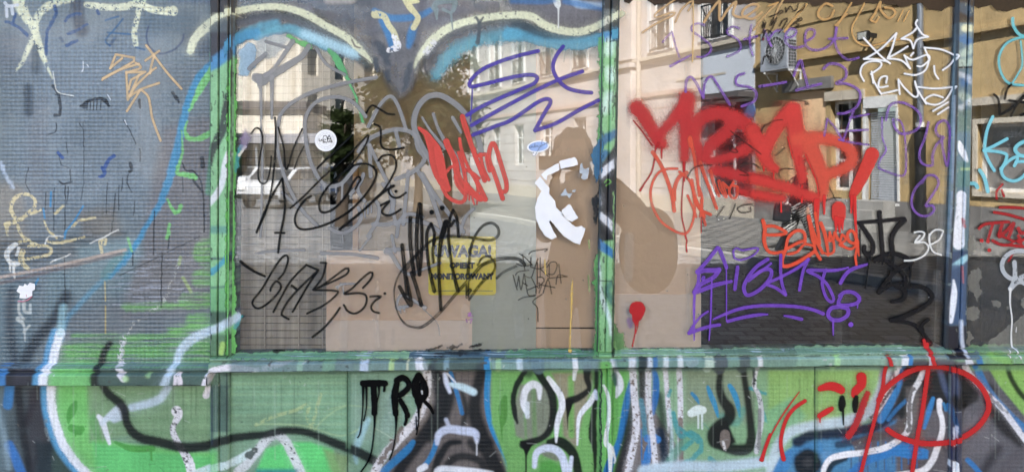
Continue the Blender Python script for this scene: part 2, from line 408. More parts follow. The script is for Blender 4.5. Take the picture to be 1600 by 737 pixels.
# left patterned pane: thin grey film all over
LP = (-70, -90, 333, 572)
MG.rect(-80, -95, 334, 580, (138,151,156), a=0.80, clip=LP)
g = dict(clip=LP)
MG.poly([(-70,40),(70,55),(50,110),(-70,100)], (110,113,122), a=.5, soft=30, **g)
MG.poly([(-70,100),(330,100),(330,130),(-70,135)], (116,122,130), a=.35, soft=20, streak=.5, **g)
MG.poly([(40,30),(250,40),(262,330),(20,340)], (140,154,164), a=.6, soft=70, mod=.3, **g)
MG.poly([(45,160),(75,150),(80,420),(40,420)], (126,124,126), a=.55, soft=24, streak=.3, **g)
MG.poly([(255,200),(335,180),(335,480),(190,500),(215,400)], (134,130,130), a=.75, soft=22, **g)
MG.poly([(-70,270),(35,290),(48,400),(-70,400)], (146,138,126), a=.6, soft=20, mod=.3, **g)
MG.poly([(-70,385),(60,372),(200,360),(196,386),(-70,432)], (62,70,84), a=.85, soft=6, streak=.2, **g)
MG.poly([(120,330),(180,320),(190,365),(130,370)], (128,118,104), a=.6, soft=18, mod=.5, **g)
MG.poly([(120,385),(220,370),(225,402),(130,440)], (134,150,168), a=.7, soft=16, **g)
MG.poly([(-70,430),(60,440),(50,570),(-70,570)], (104,120,140), a=.7, soft=26, **g)
MG.poly([(75,420),(215,410),(185,475),(70,500)], (124,136,152), a=.8, soft=20, mod=.3, **g)
MG.poly([(90,470),(330,440),(330,540),(90,560)], (116,122,128), a=.75, soft=16, streak=.3, **g)
for k in range(46):      # broken daylight on the pressed pattern, painted in as short pale strokes
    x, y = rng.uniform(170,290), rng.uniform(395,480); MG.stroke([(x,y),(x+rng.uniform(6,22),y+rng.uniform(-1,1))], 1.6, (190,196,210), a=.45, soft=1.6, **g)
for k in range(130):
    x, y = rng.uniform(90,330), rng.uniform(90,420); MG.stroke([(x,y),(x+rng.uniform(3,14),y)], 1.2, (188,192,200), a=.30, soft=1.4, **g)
# green lower right of the left pane
for (x0,x1,y,wd,a) in ((195,330,478,9,.7),(290,333,470,22,.8),(300,333,500,20,.85),(200,250,483,7,.6),(115,333,525,8,.6),(200,333,532,16,.75),(110,333,548,18,.85),(270,333,515,16,.8),(312,334,435,26,.75),(325,334,395,46,.7)):
    MG.stroke([(x0,y),(x1,y-2)], wd, (122,190,98), a=a, soft=8, streak=.75, wob=2, **g)
MG.poly([(96,535),(333,530),(333,575),(90,575)], (112,178,100), a=.8, soft=14, streak=.5, **g)
# dark smudges, left pane
st(MG, [[(18,455),(16,500),(22,560)]], 16, (48,54,74), a=.75, soft=16, **g)
st(MG, [[(104,462),(84,500),(58,530),(40,560)]], 18, (44,50,66), a=.85, soft=12, **g)
st(MG, [[(0,425),(30,440),(55,450)]], 10, (70,84,110), a=.4, soft=14, **g)
st(MG, [[(120,-20),(122,25),(128,48)]], 20, (70,68,88), a=.75, soft=10, **g)
st(MG, [[(44,138),(45,175)]], 14, (62,68,84), a=.75, soft=8, **g)
st(MG, [[(57,72),(56,108)]], 15, (72,78,92), a=.7, soft=10, **g)
st(MG, [[(290,38),(235,35)]], 34, (84,100,122), a=.5, soft=22, **g)
st(MG, [[(300,62),(318,75)]], 30, (78,82,102), a=.6, soft=18, **g)
st(MG, [[(270,-10),(330,-8)]], 26, (74,88,130), a=.5, soft=14, **g)
st(MG, [[(60,-14),(330,-14)]], 22, (92,104,130), a=.6, soft=12, **g)
# X and T in cream on the left pane
st(MG, P(0,0,4,"100,-40:18 130,40:18 165,110:14 210,170:13 235,250:11 270,350:9 300,430:4 330,490:2"), 12, CREAM, a=.9, soft=4, chip=.25, **g)
st(MG, P(0,0,4,"440,-10:13 370,10:12 300,40:12 245,90:11 225,150:11 215,220:10 180,300:8 140,390:6 100,440:3"), 12, CREAM, a=.85, soft=4, chip=.35, mod=.3, **g)
st(MG, P(0,0,4,"540,30:8 600,40:11 700,48:10 800,40:12 880,10:14 880,-30:14|880,30:12 950,60:11 1020,70:12 1080,70:16|870,60:9 850,150:8 840,210:9 850,280:8"), 11, CREAM, a=.88, soft=3, chip=.35, **g)
# cream outline arc and its continuation over post and centre pane
arcL = P(0,0,4,"1190,320:11 1220,240:13 1290,170:15 1370,110:13 1470,75:11 1600,50:10 1750,45:10 1900,85:11 2050,170:11 2160,230:11 2240,300:11 2320,385:6")
BO.poly([(368,-90),(1000,-90),(1000,30),(905,45),(860,30),(800,12),(745,16),(700,34),(672,62),(655,95),(640,140),(625,150),(600,110),(570,90),(540,50),(500,26),(440,10),(368,12)], (158,158,160), a=.56, soft=16, clip=(368,-90,941,572), mod=.45)
for k in range(34):
    x = rng.uniform(380,930); y = rng.uniform(-10,30+30*abs(math.sin((x-380)/90))); c = [(72,76,90),(150,152,166),(96,108,132),(128,124,128)][k%4]
    MG.stroke([(x,y),(x+rng.uniform(15,60),y+rng.uniform(-10,14))], rng.uniform(6,20), c, a=rng.uniform(.25,.5), soft=14, wob=4, mod=.4, clip=(366,-90,941,120))
MG.stroke([(372,36),(400,27),(440,24),(480,34),(520,54),(552,78),(574,104)], 12, (76,80,92), a=.7, soft=10)
MG.stroke([(668,84),(690,62),(715,48),(750,38),(800,33)], 10, (80,84,94), a=.65, soft=10)
MG.poly([(560,-20),(690,-20),(665,60),(650,120),(632,150),(612,130),(590,95)], (136,138,144), a=.34, soft=26, mod=.7)
MG.poly([(595,80),(640,60),(650,125),(618,160),(600,130)], (112,114,120), a=.25, soft=14, mod=.5)
MG.poly([(368,32),(440,22),(500,42),(548,72),(562,98),(520,80),(470,60),(420,48),(372,56)], (120,122,128), a=.72, mod=.2, soft=12, clip=(368,-90,941,572))
st(MG, P(400,0,4,"0,230:10 90,195:12 200,180:14 330,230:14 430,290:12"), 12, (116,176,206), a=.74, soft=8, wob=2, mod=.3)
st(MG, P(400,0,4,"300,210:13 400,250:15 500,290:16 620,335:16"), 13, (190,212,238), a=.85, soft=12, grain=.6)
st(MG, P(400,0,4,"-130,250:14 -60,200:12 20,170:12 130,140:10"), 12, (106,168,200), a=.72, soft=9, wob=2, mod=.3)
st(BO, arcL, 11, CREAM, a=.97, soft=3.4, grain=.9, chip=.12)
st(MG, P(400,0,4,"600,250:3 620,290:3 650,300:3|640,340:2 700,380:2 720,400:2"), 3, (120,112,110), a=.8)
BO.stroke([(336,101),(368,64),(400,52)], 15, (90,154,200), a=.95, soft=7, wob=2)
# green legs at the centre pane
st(MG, P(400,0,4,"200,225:5 260,260:6 330,290:10"), 6, (126,196,120), a=.9, soft=3, wob=2)
st(MG, P(400,0,4,"455,310:6 510,380:11 550,450:9 580,510:5 620,600:4 650,700:5 670,760:4"), 8, (112,190,128), a=.92, soft=3, wob=2)
MG.poly([(373,118),(374,78),(388,67),(399,72),(400,100),(388,118)], (172,186,216), a=.92, soft=5, wob=3)
MG.poly([(399,55),(440,50),(452,62),(430,90),(402,95)], (150,178,214), a=.35, soft=8, wob=2)
# right arc
st(MG, P(400,0,4,"1120,470:14 1180,380:22 1270,300:22 1400,240:22 1620,215:24"), 20, (118,174,202), a=.66, mod=.3, soft=12, wob=4, grain=.4)
st(MG, P(400,0,4,"1080,420:22 1130,300:24 1260,220:24 1400,180:20 1640,150:16"), 22, (116,116,122), a=.6, soft=16, mod=.3)
st(BO, P(800,0,4,"-20,215:20 80,225:18 200,245:22 330,262:24 450,262:22 570,235:18 680,210:16"), 20, (98,164,202), a=.85, soft=7, wob=2, grain=.3, mod=.15, clip=(-70,-90,967,800))
MG.poly([(800,-20),(941,-20),(941,34),(905,48),(870,44),(835,30),(800,16)], (128,126,130), a=.8, soft=8, mod=.2)
st(MG, P(800,0,4,"20,140:14 150,190:18 250,215:16 400,215:14 520,190:12"), 14, (74,84,100), a=.85, soft=10)
arcR = P(400,0,4,"990,420:3 1010,370:7 1060,300:11 1120,235:13 1230,165:12 1400,118:11 1600,95:11 1720,105:12 1800,155:12 1900,190:12 2020,200:12 2120,170:11 2260,100:10 2290,84:8")
st(BO, arcR, 11, CREAM, a=.97, soft=3.6, grain=.9, chip=.1)
st(MG, P(400,0,4,"1060,330:9 1110,270:10"), 9, (224,224,224), a=.8, soft=3, grain=.6, chip=.5)
# between the arcs
st(MG, P(400,0,4,"740,70:9 830,110:10 920,115:11 1020,100:11 1090,65:8"), 11, (84,134,190), a=.92, soft=6)
st(MG, P(400,0,4,"790,130:12 830,210:13 850,290:10|985,170:12 970,230:14 955,290:8"), 13, (78,134,192), a=.9, soft=6)
st(MG, P(400,0,4,"750,270:10 800,330:14 830,400:7|820,450:8 825,500:6|960,400:8 940,520:9 920,560:5|745,380:10 760,440:7"), 10, (84,88,106), a=.8, soft=6, wob=3)
st(MG, P(400,0,4,"1040,-10:11 1010,200:10 990,330:12 975,450:6|720,100:14 740,250:10"), 10, (92,92,102), a=.4, soft=12, wob=2, mod=.3)
st(MG, P(400,0,4,"745,90:13 800,105:10 830,160:9 862,205:9 880,270:10"), 9, (216,212,170), a=.97, soft=1.8, chip=.1)
st(MG, P(400,0,4,"865,230:9 885,292:11 830,315:8"), 9, (235,236,236), a=.97, soft=1.8, chip=.35)
st(MG, P(400,0,4,"930,-10:10 965,50:10 1000,90:8 1012,120:9 985,175:9|960,10:9 1010,10:6"), 9, (220,214,168), a=.97, soft=1.8)
st(MG, P(400,0,4,"1110,50:8 1130,20:9 1180,5:10 1240,10:9 1235,60:7 1220,90:4 1230,185:2|1125,60:8 1130,120:3|1170,60:5 1210,80:4|1130,-20:10 1250,-20:10"), 8, (142,158,158), a=.92, soft=1.5)
st(MG, P(400,0,4,"1375,110:4 1395,150:5 1390,240:6 1385,265:8|1420,110:3 1395,150:4"), 5, (96,104,110), a=.9, soft=1.8)
st(MG, P(800,0,4,"270,-20:12 285,30:10 290,60:3 290,175:2"), 8, (226,230,226), a=.95, soft=1.4)
st(MG, P(800,0,4,"380,-20:10 420,30:12 560,35:8"), 9, (180,205,226), a=.7, soft=6)
st(MG, P(800,0,4,"0,8:8 180,10:10 260,5:8|330,10:9 480,40:9 560,60:5"), 10, (60,120,184), a=.7, soft=6)
st(MG, P(400,0,4,"450,5:10 600,0:12"), 8, (214,206,196), a=.55, soft=8)
for k in range(26):      # spray mist below the right arc
    x = rng.uniform(690,938); y = 60+rng.uniform(0,26); MG.stroke([(x,y),(x-rng.uniform(-2,4),y+rng.uniform(6,26))], 1.5, (150,180,150), a=.25, soft=1.5)
MG.poly([(800,62),(941,66),(941,92),(880,88),(800,80)], (150,168,160), a=.28, soft=14)
# left edge of the centre pane: ragged green
MG.poly([(360,100),(369,92),(367,130),(370,170),(369,210),(367,230),(371,262),(367,300),(368,360),(365,420),(369,470),(368,552),(356,552)], (128,206,118), a=.97, soft=1.8, wob=4)
st(MG, [[(368,268),(372,240),(377,228)],[(367,512),(374,500),(378,495)]], 6, (80,170,170), a=.8, soft=3, wob=3)
st(MG, [[(373,242),(379,233),(383,228)]], 4, (226,224,206), a=.9, soft=2, wob=3)
MG.poly([(374,215),(384,200),(392,214),(386,230),(375,235)], (168,142,184), a=.6, soft=7, wob=3)
# ragged edges round the lower glass
for (x0,x1,c,h) in ((368,560,(122,168,132),7),(560,640,(150,190,150),5),(640,790,(92,118,130),4),(790,935,(104,150,118),7),(958,1100,(150,186,150),6),(1100,1240,(120,150,128),6),(1240,1480,(130,166,140),10),(1505,1670,(140,186,130),8)):
    y = float(rail_top((x0+x1)/2)); MG.poly([(x0,y-h*.2),((x0+x1)/2,y-h*.5),(x1,y-h*.25),(x1,y+6),(x0,y+6)], c, a=.92, soft=1.6, wob=4)
for a_, b_ in (((664,548),(690,541)),((700,544),(722,537)),((735,541),(752,538)),((680,552),(765,547)),((430,549),(445,547))):
    MG.stroke([a_, b_], 4, (40,40,42), a=.9, soft=1.2, wob=4, mod=.9)
MG.poly([(934,60),(943,55),(943,110),(938,205),(933,230),(937,140)], (130,196,120), a=.85, soft=3, wob=4)
MG.poly([(924,240),(941,205),(941,270),(930,285)], (70,124,168), a=.9, soft=3, wob=4)
MG.poly([(927,440),(930,400),(936,390),(936,552),(928,552),(931,480)], (118,186,110), a=.85, soft=2.5, wob=4)
MG.poly([(926,310),(935,300),(935,345),(930,352)], (46,50,62), a=.9, soft=3, wob=4)
st(MG, [[(920,375),(921,388)],[(919,430),(921,455)]], 1.6, (150,200,110), a=.7)
MG.poly([(958,500),(966,516),(975,525),(978,545),(958,545)], (110,168,104), a=.75, soft=3, wob=6)
st(MG, [[(962,548),(961,535)],[(958,300),(958,540)]], 3, (150,196,130), a=.6, soft=2, wob=2)
# flecks and smears on the glass
for k in range(70):
    x, y = rng.uniform(380,1590), rng.uniform(80,520); MG.stroke([(x,y),(x+rng.uniform(-3,3),y+rng.uniform(15,110))], rng.uniform(2,14), [(200,200,196),(120,116,110),(214,210,200)][k%3], a=rng.uniform(.04,.13), soft=8, mod=.4)
for k in range(60):
    x, y = rng.uniform(375,1590), rng.uniform(90,540); MG.stroke([(x,y)], rng.uniform(.8,1.8), [(240,236,205),(60,60,60),(230,230,230)][k%3], a=.8)
# torn dark film along the top of the right panes
xs = list(range(966, 1490, 9)); pts = [(966,-60)]+[(x, 6+7*vnoise(np.array([x/26.0]), np.array([3.2]))[0]+(5 if 1010 < x < 1060 else 0)+(5 if 1400 < x < 1500 else 0)) for x in xs]+[(1492,-60)]
MG.poly([(975,-60),(975,3),(983,6),(991,-2),(1000,-60)], (74,58,44), a=1, soft=1.2)
MG.poly([(1008,-60),(1012,2),(1022,8),(1032,7),(1060,4),(1090,7),(1120,5),(1160,7),(1190,3),(1225,5),(1262,4),(1268,10),(1290,8),(1300,3),(1322,4),(1330,10),(1352,6),(1370,5),(1400,9),(1415,12),(1425,6),(1440,5),(1452,16),(1470,18),(1480,12),(1492,10),(1492,-60)], (74,58,44), a=1, soft=1.2, wob=2)
MG.poly([(1517,-60),(1517,8),(1530,13),(1548,8),(1556,16),(1575,18),(1590,13),(1670,9),(1670,-60)], (70,56,42), a=1, soft=1.2, wob=2)
# rightmost pane: peeled film patches
for pt in ([(1512,430),(1530,416),(1536,430),(1530,440),(1534,462),(1528,470),(1522,455),(1512,450)],[(1508,484),(1522,476),(1533,484),(1530,500),(1518,503),(1510,498)],[(1549,470),(1558,468),(1564,472),(1562,482),(1552,480)],[(1510,518),(1518,520),(1522,530),(1514,540),(1508,536)],[(1545,530),(1570,515),(1600,488),(1640,480),(1640,545),(1540,545)],[(1570,476),(1576,478),(1572,484)],[(1508,372),(1520,366),(1527,385),(1516,400),(1508,398)],[(1594,467),(1610,460),(1610,480),(1598,480)],[(1536,352),(1548,346),(1544,362)]):
    MG.poly(pt, (172,170,158), a=.62, soft=1.6, wob=5, mod=.25, clip=(1507,-60,1670,572))
MG.poly([(1507,405),(1670,420),(1670,545),(1507,545)], (112,112,110), a=.42, soft=6, mod=.5, clip=(1507,-60,1670,572))

# blue band, green shapes and drips, left pane
st(MG, [[(345,88,8),(322,108,11),(303,135,11),(291,170,11),(282,210,12),(271,258,13),(258,298,12),(246,325,10),(228,355,8),(213,380,9),(196,405,9),(172,432,6)]], 11, (66,146,196), a=.9, soft=5, wob=2, **g)
st(MG, [[(172,430),(150,448),(120,480),(104,500),(96,530)]], 8, (96,156,196), a=.55, soft=7, **g)
st(MG, [[(196,392),(178,412),(165,430)]], 16, (84,150,150), a=.5, soft=8, **g)
st(MG, [[(336,104,12),(318,130,12),(306,152,6),(296,172,4)],[(292,190,3),(289,205,5),(296,217,7),(312,216,8),(334,205,10)],[(284,205,2),(285,235,3),(281,255,5),(277,270,6),(290,273,8),(304,277,10)],[(262,312,3),(270,328,6),(278,330,7),(283,322,6)],[(264,350,4),(263,366,6),(261,372,5)]], 6, (132,206,122), a=.95, soft=2.5, wob=2, **g)
st(MG, [[(331,60),(331,566)]], 5, (120,190,118), a=.5, soft=4, wob=2, mod=.5, **g)
st(MG, [[(333,232),(330,262),(326,300)]], 10, (96,170,130), a=.7, soft=6, **g)
for pts, w in (([(286,255),(290,265),(302,268),(312,278),(316,292),(318,312),(319,340),(319,362)],2.6),([(316,248),(317,260)],7),([(302,282),(308,290),(316,298)],4),([(285,276),(286,300)],1.4),([(130,191),(131,270),(129,300),(126,312)],1.4),([(124,192),(130,205),(130,228)],1.5),([(92,242),(95,256),(108,262)],1.2),([(102,290),(102,368)],2.2),([(107,292),(105,318)],1.6),([(93,283),(100,287),(112,284)],3),([(85,293),(84,360)],1.8),([(72,300),(70,328)],1.6),([(45,262),(40,284),(47,300)],1.5),([(200,272),(199,285),(206,300)],1.8),([(204,255),(206,266),(202,268)],5),([(180,302),(177,340),(174,362)],1.8),([(186,290),(185,328)],2),([(192,278),(190,298)],1.6),([(168,285),(166,333)],1.5),([(210,315),(209,336)],1.4),([(242,330),(241,352),(240,398)],2),([(265,368),(263,388)],2),([(253,395),(252,480)],2.1),([(208,392),(207,414)],2),([(110,265),(110,285)],1.4),([(104,222),(106,240)],1.2),([(88,192),(88,205),(76,210)],1.8),([(219,232),(219,252)],1.6),([(270,145),(276,155)],5),([(276,150),(280,160)],3.5),([(218,156),(219,168)],4),([(193,188),(204,205),(212,225)],1.5),([(83,134),(92,150),(94,178),(86,180)],5),([(86,148),(100,149),(114,151)],1.6),([(101,400),(102,495),(94,500)],1.8),([(312,370),(262,394)],1.4),([(258,397),(186,430)],1.4),([(104,478),(93,500)],3)):
    MG.stroke(pts, w, (40,42,54), a=.9, soft=1.3, wob=1.2, mod=.5, **g)
st(MG, [[(126,166,3),(135,160,4),(148,155,4),(158,154,5),(165,158,6),(170,166,4)]], 4, (30,33,42), a=.97, soft=1.3, wob=1.5, **g)
for x in (137,142,147,152,158): MG.stroke([(x,157),(x-1,172)], 1.5, (30,33,42), a=.95, soft=1, **g)
MG.poly([(125,168),(140,158),(136,170)], (36,40,50), a=.8, soft=3, wob=2, **g)
st(MG, [[(10,34),(28,42),(43,56)],[(24,22),(20,36)],[(86,10),(88,22),(80,38),(74,50),(72,72),(73,85)],[(126,22),(110,25),(102,34)],[(136,38),(120,48),(106,53)],[(120,64),(105,71)],[(152,17),(154,22)]], 5, (52,84,140), a=.9, soft=1.8, wob=1.5, mod=.3, **g)
st(MG, [[(192,30),(180,45),(170,56),(165,65),(172,72)],[(168,51),(204,54)],[(165,32),(185,26)],[(212,74),(226,78)]], 3, (62,102,150), a=.85, soft=1.6, mod=.3, **g)
st(MG, [[(232,42),(229,58),(234,74),(250,84),(272,78),(285,64),(287,54)]], 3, (60,72,112), a=.75, soft=1.8, **g)
st(MG, [[(180,60),(172,70)],[(95,60),(98,64)]], 5, (50,76,120), a=.6, soft=3, **g)
st(MG, [[(178,243),(170,250),(163,262)],[(160,262),(164,272),(157,276)],[(92,240),(98,246)]], 6, (52,86,158), a=.92, soft=1.5, wob=2, **g)
st(MG, [[(130,322),(116,345),(104,360),(101,366)],[(68,326),(70,340)],[(80,300),(79,322)],[(60,435),(52,450)],[(104,360),(101,372)]], 3, (64,140,196), a=.9, soft=1.5, **g)
st(MG, P(0,280,3.35,"35,235:8 90,215:6 160,170:6 185,120:5 160,85:5 110,80:6 70,110:6 60,160:6 90,215:6 130,195:5 210,160:5|90,225 110,285 150,320 205,350|35,235:8 40,290:3|100,330 150,320 170,335|120,380:8 110,425:8 150,470:5|125,420 200,405 260,395 265,360 215,345 150,350|230,215:3 250,260 300,310|250,325 330,330 440,300:3|290,180 330,140:4|380,250 420,215 500,200:3|525,320:6 535,380:5|530,315 555,315 550,340"), 4.5, (216,203,158), a=.92, soft=1.6, wob=1.5, chip=.3, **g)
st(MG, P(0,280,3.35,"85,340:7 45,370:8 38,410:7 60,440:8 90,440|100,360:5 90,395|50,440:4 55,480:3|72,440:5 75,515:3|235,340:2 260,300:2 330,300:2|265,435:2 370,390:2|470,335:2 620,265:2"), 5, (226,226,220), a=.92, soft=1.4, wob=1.5, **g)
st(MG, [[(-60,445),(0,433),(60,421),(120,408),(196,390)]], 5, (196,178,164), a=.85, soft=2.5, mod=.2, **g)
st(MG, [[(-60,454),(0,442),(100,418),(190,396)]], 5, (128,104,98), a=.6, soft=5, **g)
st(MG, P(0,368,4,"150,410:6 155,470:5 190,480:4|190,430:4 190,480|120,410:4 120,480 150,520|115,520:8 150,560:4 157,655:2.5|185,560 150,600"), 4, (206,212,208), a=.75, soft=3, **g)
st(MG, [[(164,440),(165,470)],[(165,478),(165,520)]], 2.2, (206,186,110), a=.7, soft=1.5, mod=.7, **g)
st(MG, [[(2,255),(8,272),(18,288),(21,293)]], 5, (196,210,226), a=.8, soft=5, wob=3, **g)
st(MG, [[(8,5),(14,10),(28,8)],[(10,12),(11,26)],[(18,10),(20,22)]], 5, (214,220,226), a=.85, soft=1.4, **g)
st(MG, [[(130,96),(130,108),(128,112)],[(136,101),(138,104)],[(195,188),(198,195)],[(168,148),(173,156)]], 1.4, (226,230,234), a=.9, soft=1, **g)
st(MG, [[(83,112),(85,125),(88,140),(95,146),(115,150)]], 1.6, (226,228,220), a=.85, soft=1, **g)
st(MG, [[(282,398),(276,420),(268,440),(258,466),(245,480),(222,494),(206,508),(198,525),(193,545),(192,560)]], 5, (206,206,198), a=.75, soft=2.5, chip=.75, mod=.5, **g)
st(MG, [[(282,402),(280,412)],[(286,434),(290,440),(298,455)]], 5, (176,200,116), a=.6, soft=3, mod=.4, **g)
st(MG, [[(200,372),(206,392)]], 4, (132,206,122), a=.7, soft=2, **g)

# ---------------- lower zone
MG.stroke([(336,-80),(336,80)], 5, (44,42,48), a=.8, soft=3, clip=(-70,-90,333,572))
D = MO
D.rect(-80, 560, 82, 820, (96,102,114), soft=10)
D.poly([(-80,600),(10,600),(14,820),(-80,820)], (112,122,138), a=.9, soft=14)
D.poly([(95,520),(150,540),(142,600),(146,680),(180,690),(300,705),(340,705),(340,820),(150,820),(110,720),(88,640)], (134,212,122), soft=10)
D.poly([(136,602),(331,602),(331,692),(200,680),(140,690)], (142,176,134), soft=10, a=.95)
for k in range(9): D.stroke([(200,606+k*10),(331,604+k*10)], 4, (128,166,122) if k % 2 else (156,188,146), a=.5, soft=5)
D.poly([(145,690),(240,705),(331,712),(331,820),(160,820)], (106,206,124), a=.8, soft=12)
D.rect(160, 566, 331, 598, (92,118,108), soft=5); D.poly([(90,566),(160,566),(160,600),(92,600)], (128,200,122), soft=8)
D.rect(-80, 566, 82, 599, (66,62,78), soft=8)
D.stroke([(-80,568),(331,569)], 2.4, (132,146,162), a=.8, soft=1.5, mod=.3)
for pts, w in (([(30,556),(28,600),(34,660),(48,740),(52,800)],16),([(66,580),(55,620),(40,660)],12),([(80,690),(66,730),(62,800)],12)): D.stroke(pts, w, (46,44,54), a=.9, soft=12, mod=.25)
D.poly([(40,605),(84,600),(80,690),(52,740),(44,680)], (72,68,74), a=.8, soft=14, mod=.4)
D.poly([(55,690),(95,690),(120,740),(60,790)], (52,62,74), a=.85, soft=12)
D.stroke([(18,540),(15,570),(15,600),(12,632)], 15, (66,130,196), a=.95, soft=5); D.stroke([(14,695),(24,715),(36,745),(60,800)], 15, (66,122,196), a=.95, soft=6)
D.stroke([(-4,640),(6,680),(14,730)], 9, (150,162,184), a=.7, soft=9)
bl = [(92,520),(82,552),(77,590),(77,625),(82,655),(94,690),(112,718),(138,745),(170,775)]
BO.stroke([(x-5,y) for x,y in bl], 15, (76,158,214), a=.95, soft=7); BO.stroke([(x+3,y-1) for x,y in bl], 13, WHT, a=.98, soft=4.5, grain=.9, wob=1)
MG.stroke([(99,480),(94,520)], 12, (176,206,230), a=.6, soft=8)
D.stroke([(72,655),(72,670),(76,686)], 5, (150,160,160), a=.6, soft=2, chip=.4)
D.poly([(182,637),(196,630),(192,655),(178,660),(164,652)], (214,228,240), a=.9, soft=6)
D.stroke([(154,650,7),(160,658,9),(166,676,8),(171,692,5)], 9, WHT, a=.97, soft=3); D.stroke([(160,660),(175,645),(188,634),(194,640)], 9, (220,232,242), a=.9, soft=5); D.stroke([(193,634),(197,655)], 4, (120,132,190), a=.7, soft=4)
D.stroke([(187,548),(190,562),(196,575),(204,586)], 10, (236,232,236), a=.96, soft=2.5, chip=.1); MG.stroke([(193,528),(188,548),(190,566)], 9, (222,220,226), a=.8, soft=4, chip=.45)
D.stroke([(207,586)], 9, (186,226,164), a=.9, soft=6); D.stroke([(241,581)], 8, (164,206,150), a=.9, soft=5)
D.stroke([(287,582,11),(288,592,14),(284,598,8)], 13, (234,226,230), a=.97, soft=1.5, chip=.12)
D.stroke([(322,617,11),(327,600,9),(331,588,9),(338,576,10),(350,571,10),(372,569,11),(405,574,11)], 10, (236,232,236), a=.98, soft=1.6, chip=.16)
D.stroke([(398,575),(430,568),(452,560),(480,548)], 9, (236,236,238), a=.95, soft=2, chip=.22, clip=(368,552,560,800))
D.stroke([(276,642,17),(279,648,13),(272,662,9),(270,672,9),(277,690,10),(285,703,12),(293,716,14),(298,730,15),(300,760,15)], 12, (240,238,240), a=1, soft=1.6, chip=.34, chipcol=(92,92,94), wob=1)
for pts, w in (([(118,628,6),(113,640,14),(108,652,8),(107,661,2)],10),([(112,668,12),(124,672,14),(128,668,8)],12),([(118,674),(118,680)],3),([(180,690,4),(205,700,10),(238,700,10)],9),([(236,702),(237,718)],3)): D.stroke(pts, w, (92,174,82), a=.95, soft=1.6)
D.poly([(138,655),(150,690),(160,690),(148,640)], (96,178,90), a=.5, soft=6)
# panel 2 and 3, sage with streaks
D.poly([(360,578),(545,578),(545,700),(360,690)], (142,182,150), soft=8)
for k in range(12): D.stroke([(362,584+k*8),(542,582+k*8)], 3.5, (126,168,124) if k % 2 else (162,196,150), a=.45, soft=5)
D.poly([(362,650),(470,640),(480,668),(420,680),(362,680)], (130,160,128), a=.6, soft=10)
D.poly([(396,745),(415,700),(450,690),(485,690),(520,702),(535,745),(535,800),(390,800)], (108,218,128), soft=7)
D.poly([(505,700),(545,712),(540,745),(520,745)], (150,176,120), a=.8, soft=10)
D.poly([(546,578),(650,578),(640,660),(600,710),(560,712),(546,700)], (142,176,152), soft=8)
D.poly([(556,620),(640,600),(620,690),(560,690)], (152,178,158), a=.7, soft=20)
D.stroke([(400,810),(372,745),(385,725),(405,700),(418,685),(433,679),(446,688),(455,705),(466,728),(480,760)], 14, (222,226,226), a=.96, soft=4, grain=.8, chip=.16, chipcol=(96,104,100))
D.stroke([(300,742),(330,730),(362,722),(392,706)], 12, (216,234,232), a=.95, soft=3.5, chip=.08); D.stroke([(388,712),(398,704)], 9, (80,90,84), a=.9, soft=1.5, wob=4)
D.rect(400, 732, 465, 800, (52,150,160), a=.8, soft=8)
D.stroke([(400,663),(428,650),(462,640),(483,630),(480,648),(486,668),(494,640),(501,616)], 5.5, (196,208,150), a=.55, soft=2, chip=.35)
D.stroke([(490,672),(505,655),(525,640),(545,632)], 3, (180,206,156), a=.5, soft=2); D.stroke([(400,662),(470,664),(530,680),(560,670)], 2.5, (186,208,158), a=.5, soft=2)
D.stroke([(512,640),(540,633),(580,636)], 2, (186,208,158), a=.4); D.stroke([(585,668),(600,676),(612,684)], 2, (200,216,190), a=.5)
D.stroke([(557,722,4),(556,704,9),(563,680,12),(575,655,8)], 10, (176,202,226), a=.75, soft=7)
D.stroke([(604,670),(612,640),(610,620)], 14, (170,200,190), a=.35, soft=12)
st(BO, [[(372,494,12),(350,508,13),(330,516,13),(308,525,14),(290,538,14),(280,552,12),(275,572,11),(268,592,11),(258,612,12),(247,624,13),(228,631,12),(205,636,11)]], 12, (204,222,234), a=.92, soft=6, grain=.5, clip=(-70,-90,376,800))
st(BO, [[(172,536,9),(162,552,11),(159,575,12),(160,598,12),(170,615,13),(186,628,14),(194,640,14),(198,658,13),(206,673,14),(222,684,15),(250,690,15),(285,698,16),(320,696,15),(350,686,14),(385,681,13),(415,678,12),(445,672,12),(480,675,12),(520,690,14),(560,706,15),(590,722,15)]], 12, (36,42,42), a=.96, soft=6, grain=.5)
# third panel: white line with black shadow, blue, grey tiles
D.poly([(668,578),(765,578),(765,640),(780,700),(810,800),(560,800),(590,737),(640,690),(668,640)], (128,120,116), soft=5)
for k in range(10): D.stroke([(672+k*10,578),(672+k*10,745)], 1.2, (92,90,92), a=.4, soft=1.5)
for k in range(18): D.stroke([(668,585+k*9),(790,584+k*9)], 1.2, (92,90,92), a=.35, soft=1.5)
D.poly([(655,648),(676,600),(676,660),(640,700),(600,745),(585,745)], (132,122,114), soft=5)
D.stroke([(676,570,16),(686,600,22),(690,630,22),(676,660,22),(655,690,20),(636,716,18),(618,745,18)], 20, (40,40,48), a=.96, soft=9)
D.stroke([(700,590,20),(702,625,16),(690,655,18),(672,680,20)], 20, (44,44,50), a=.95, soft=10)
D.stroke([(756,570,20),(745,610,18),(742,645,22),(757,690,24),(780,745,26),(800,800,26)], 22, (42,42,48), a=.96, soft=10)
D.stroke([(722,612,6),(728,640,8),(722,665,7)], 8, (44,46,52), a=.85, soft=7); D.stroke([(765,690),(745,700),(735,690)], 12, (42,42,50), a=.85, soft=9)
D.stroke([(718,690,8),(702,692,10),(692,704,12),(682,724,12),(678,750,12)], 10, (38,40,48), a=.95, soft=6)
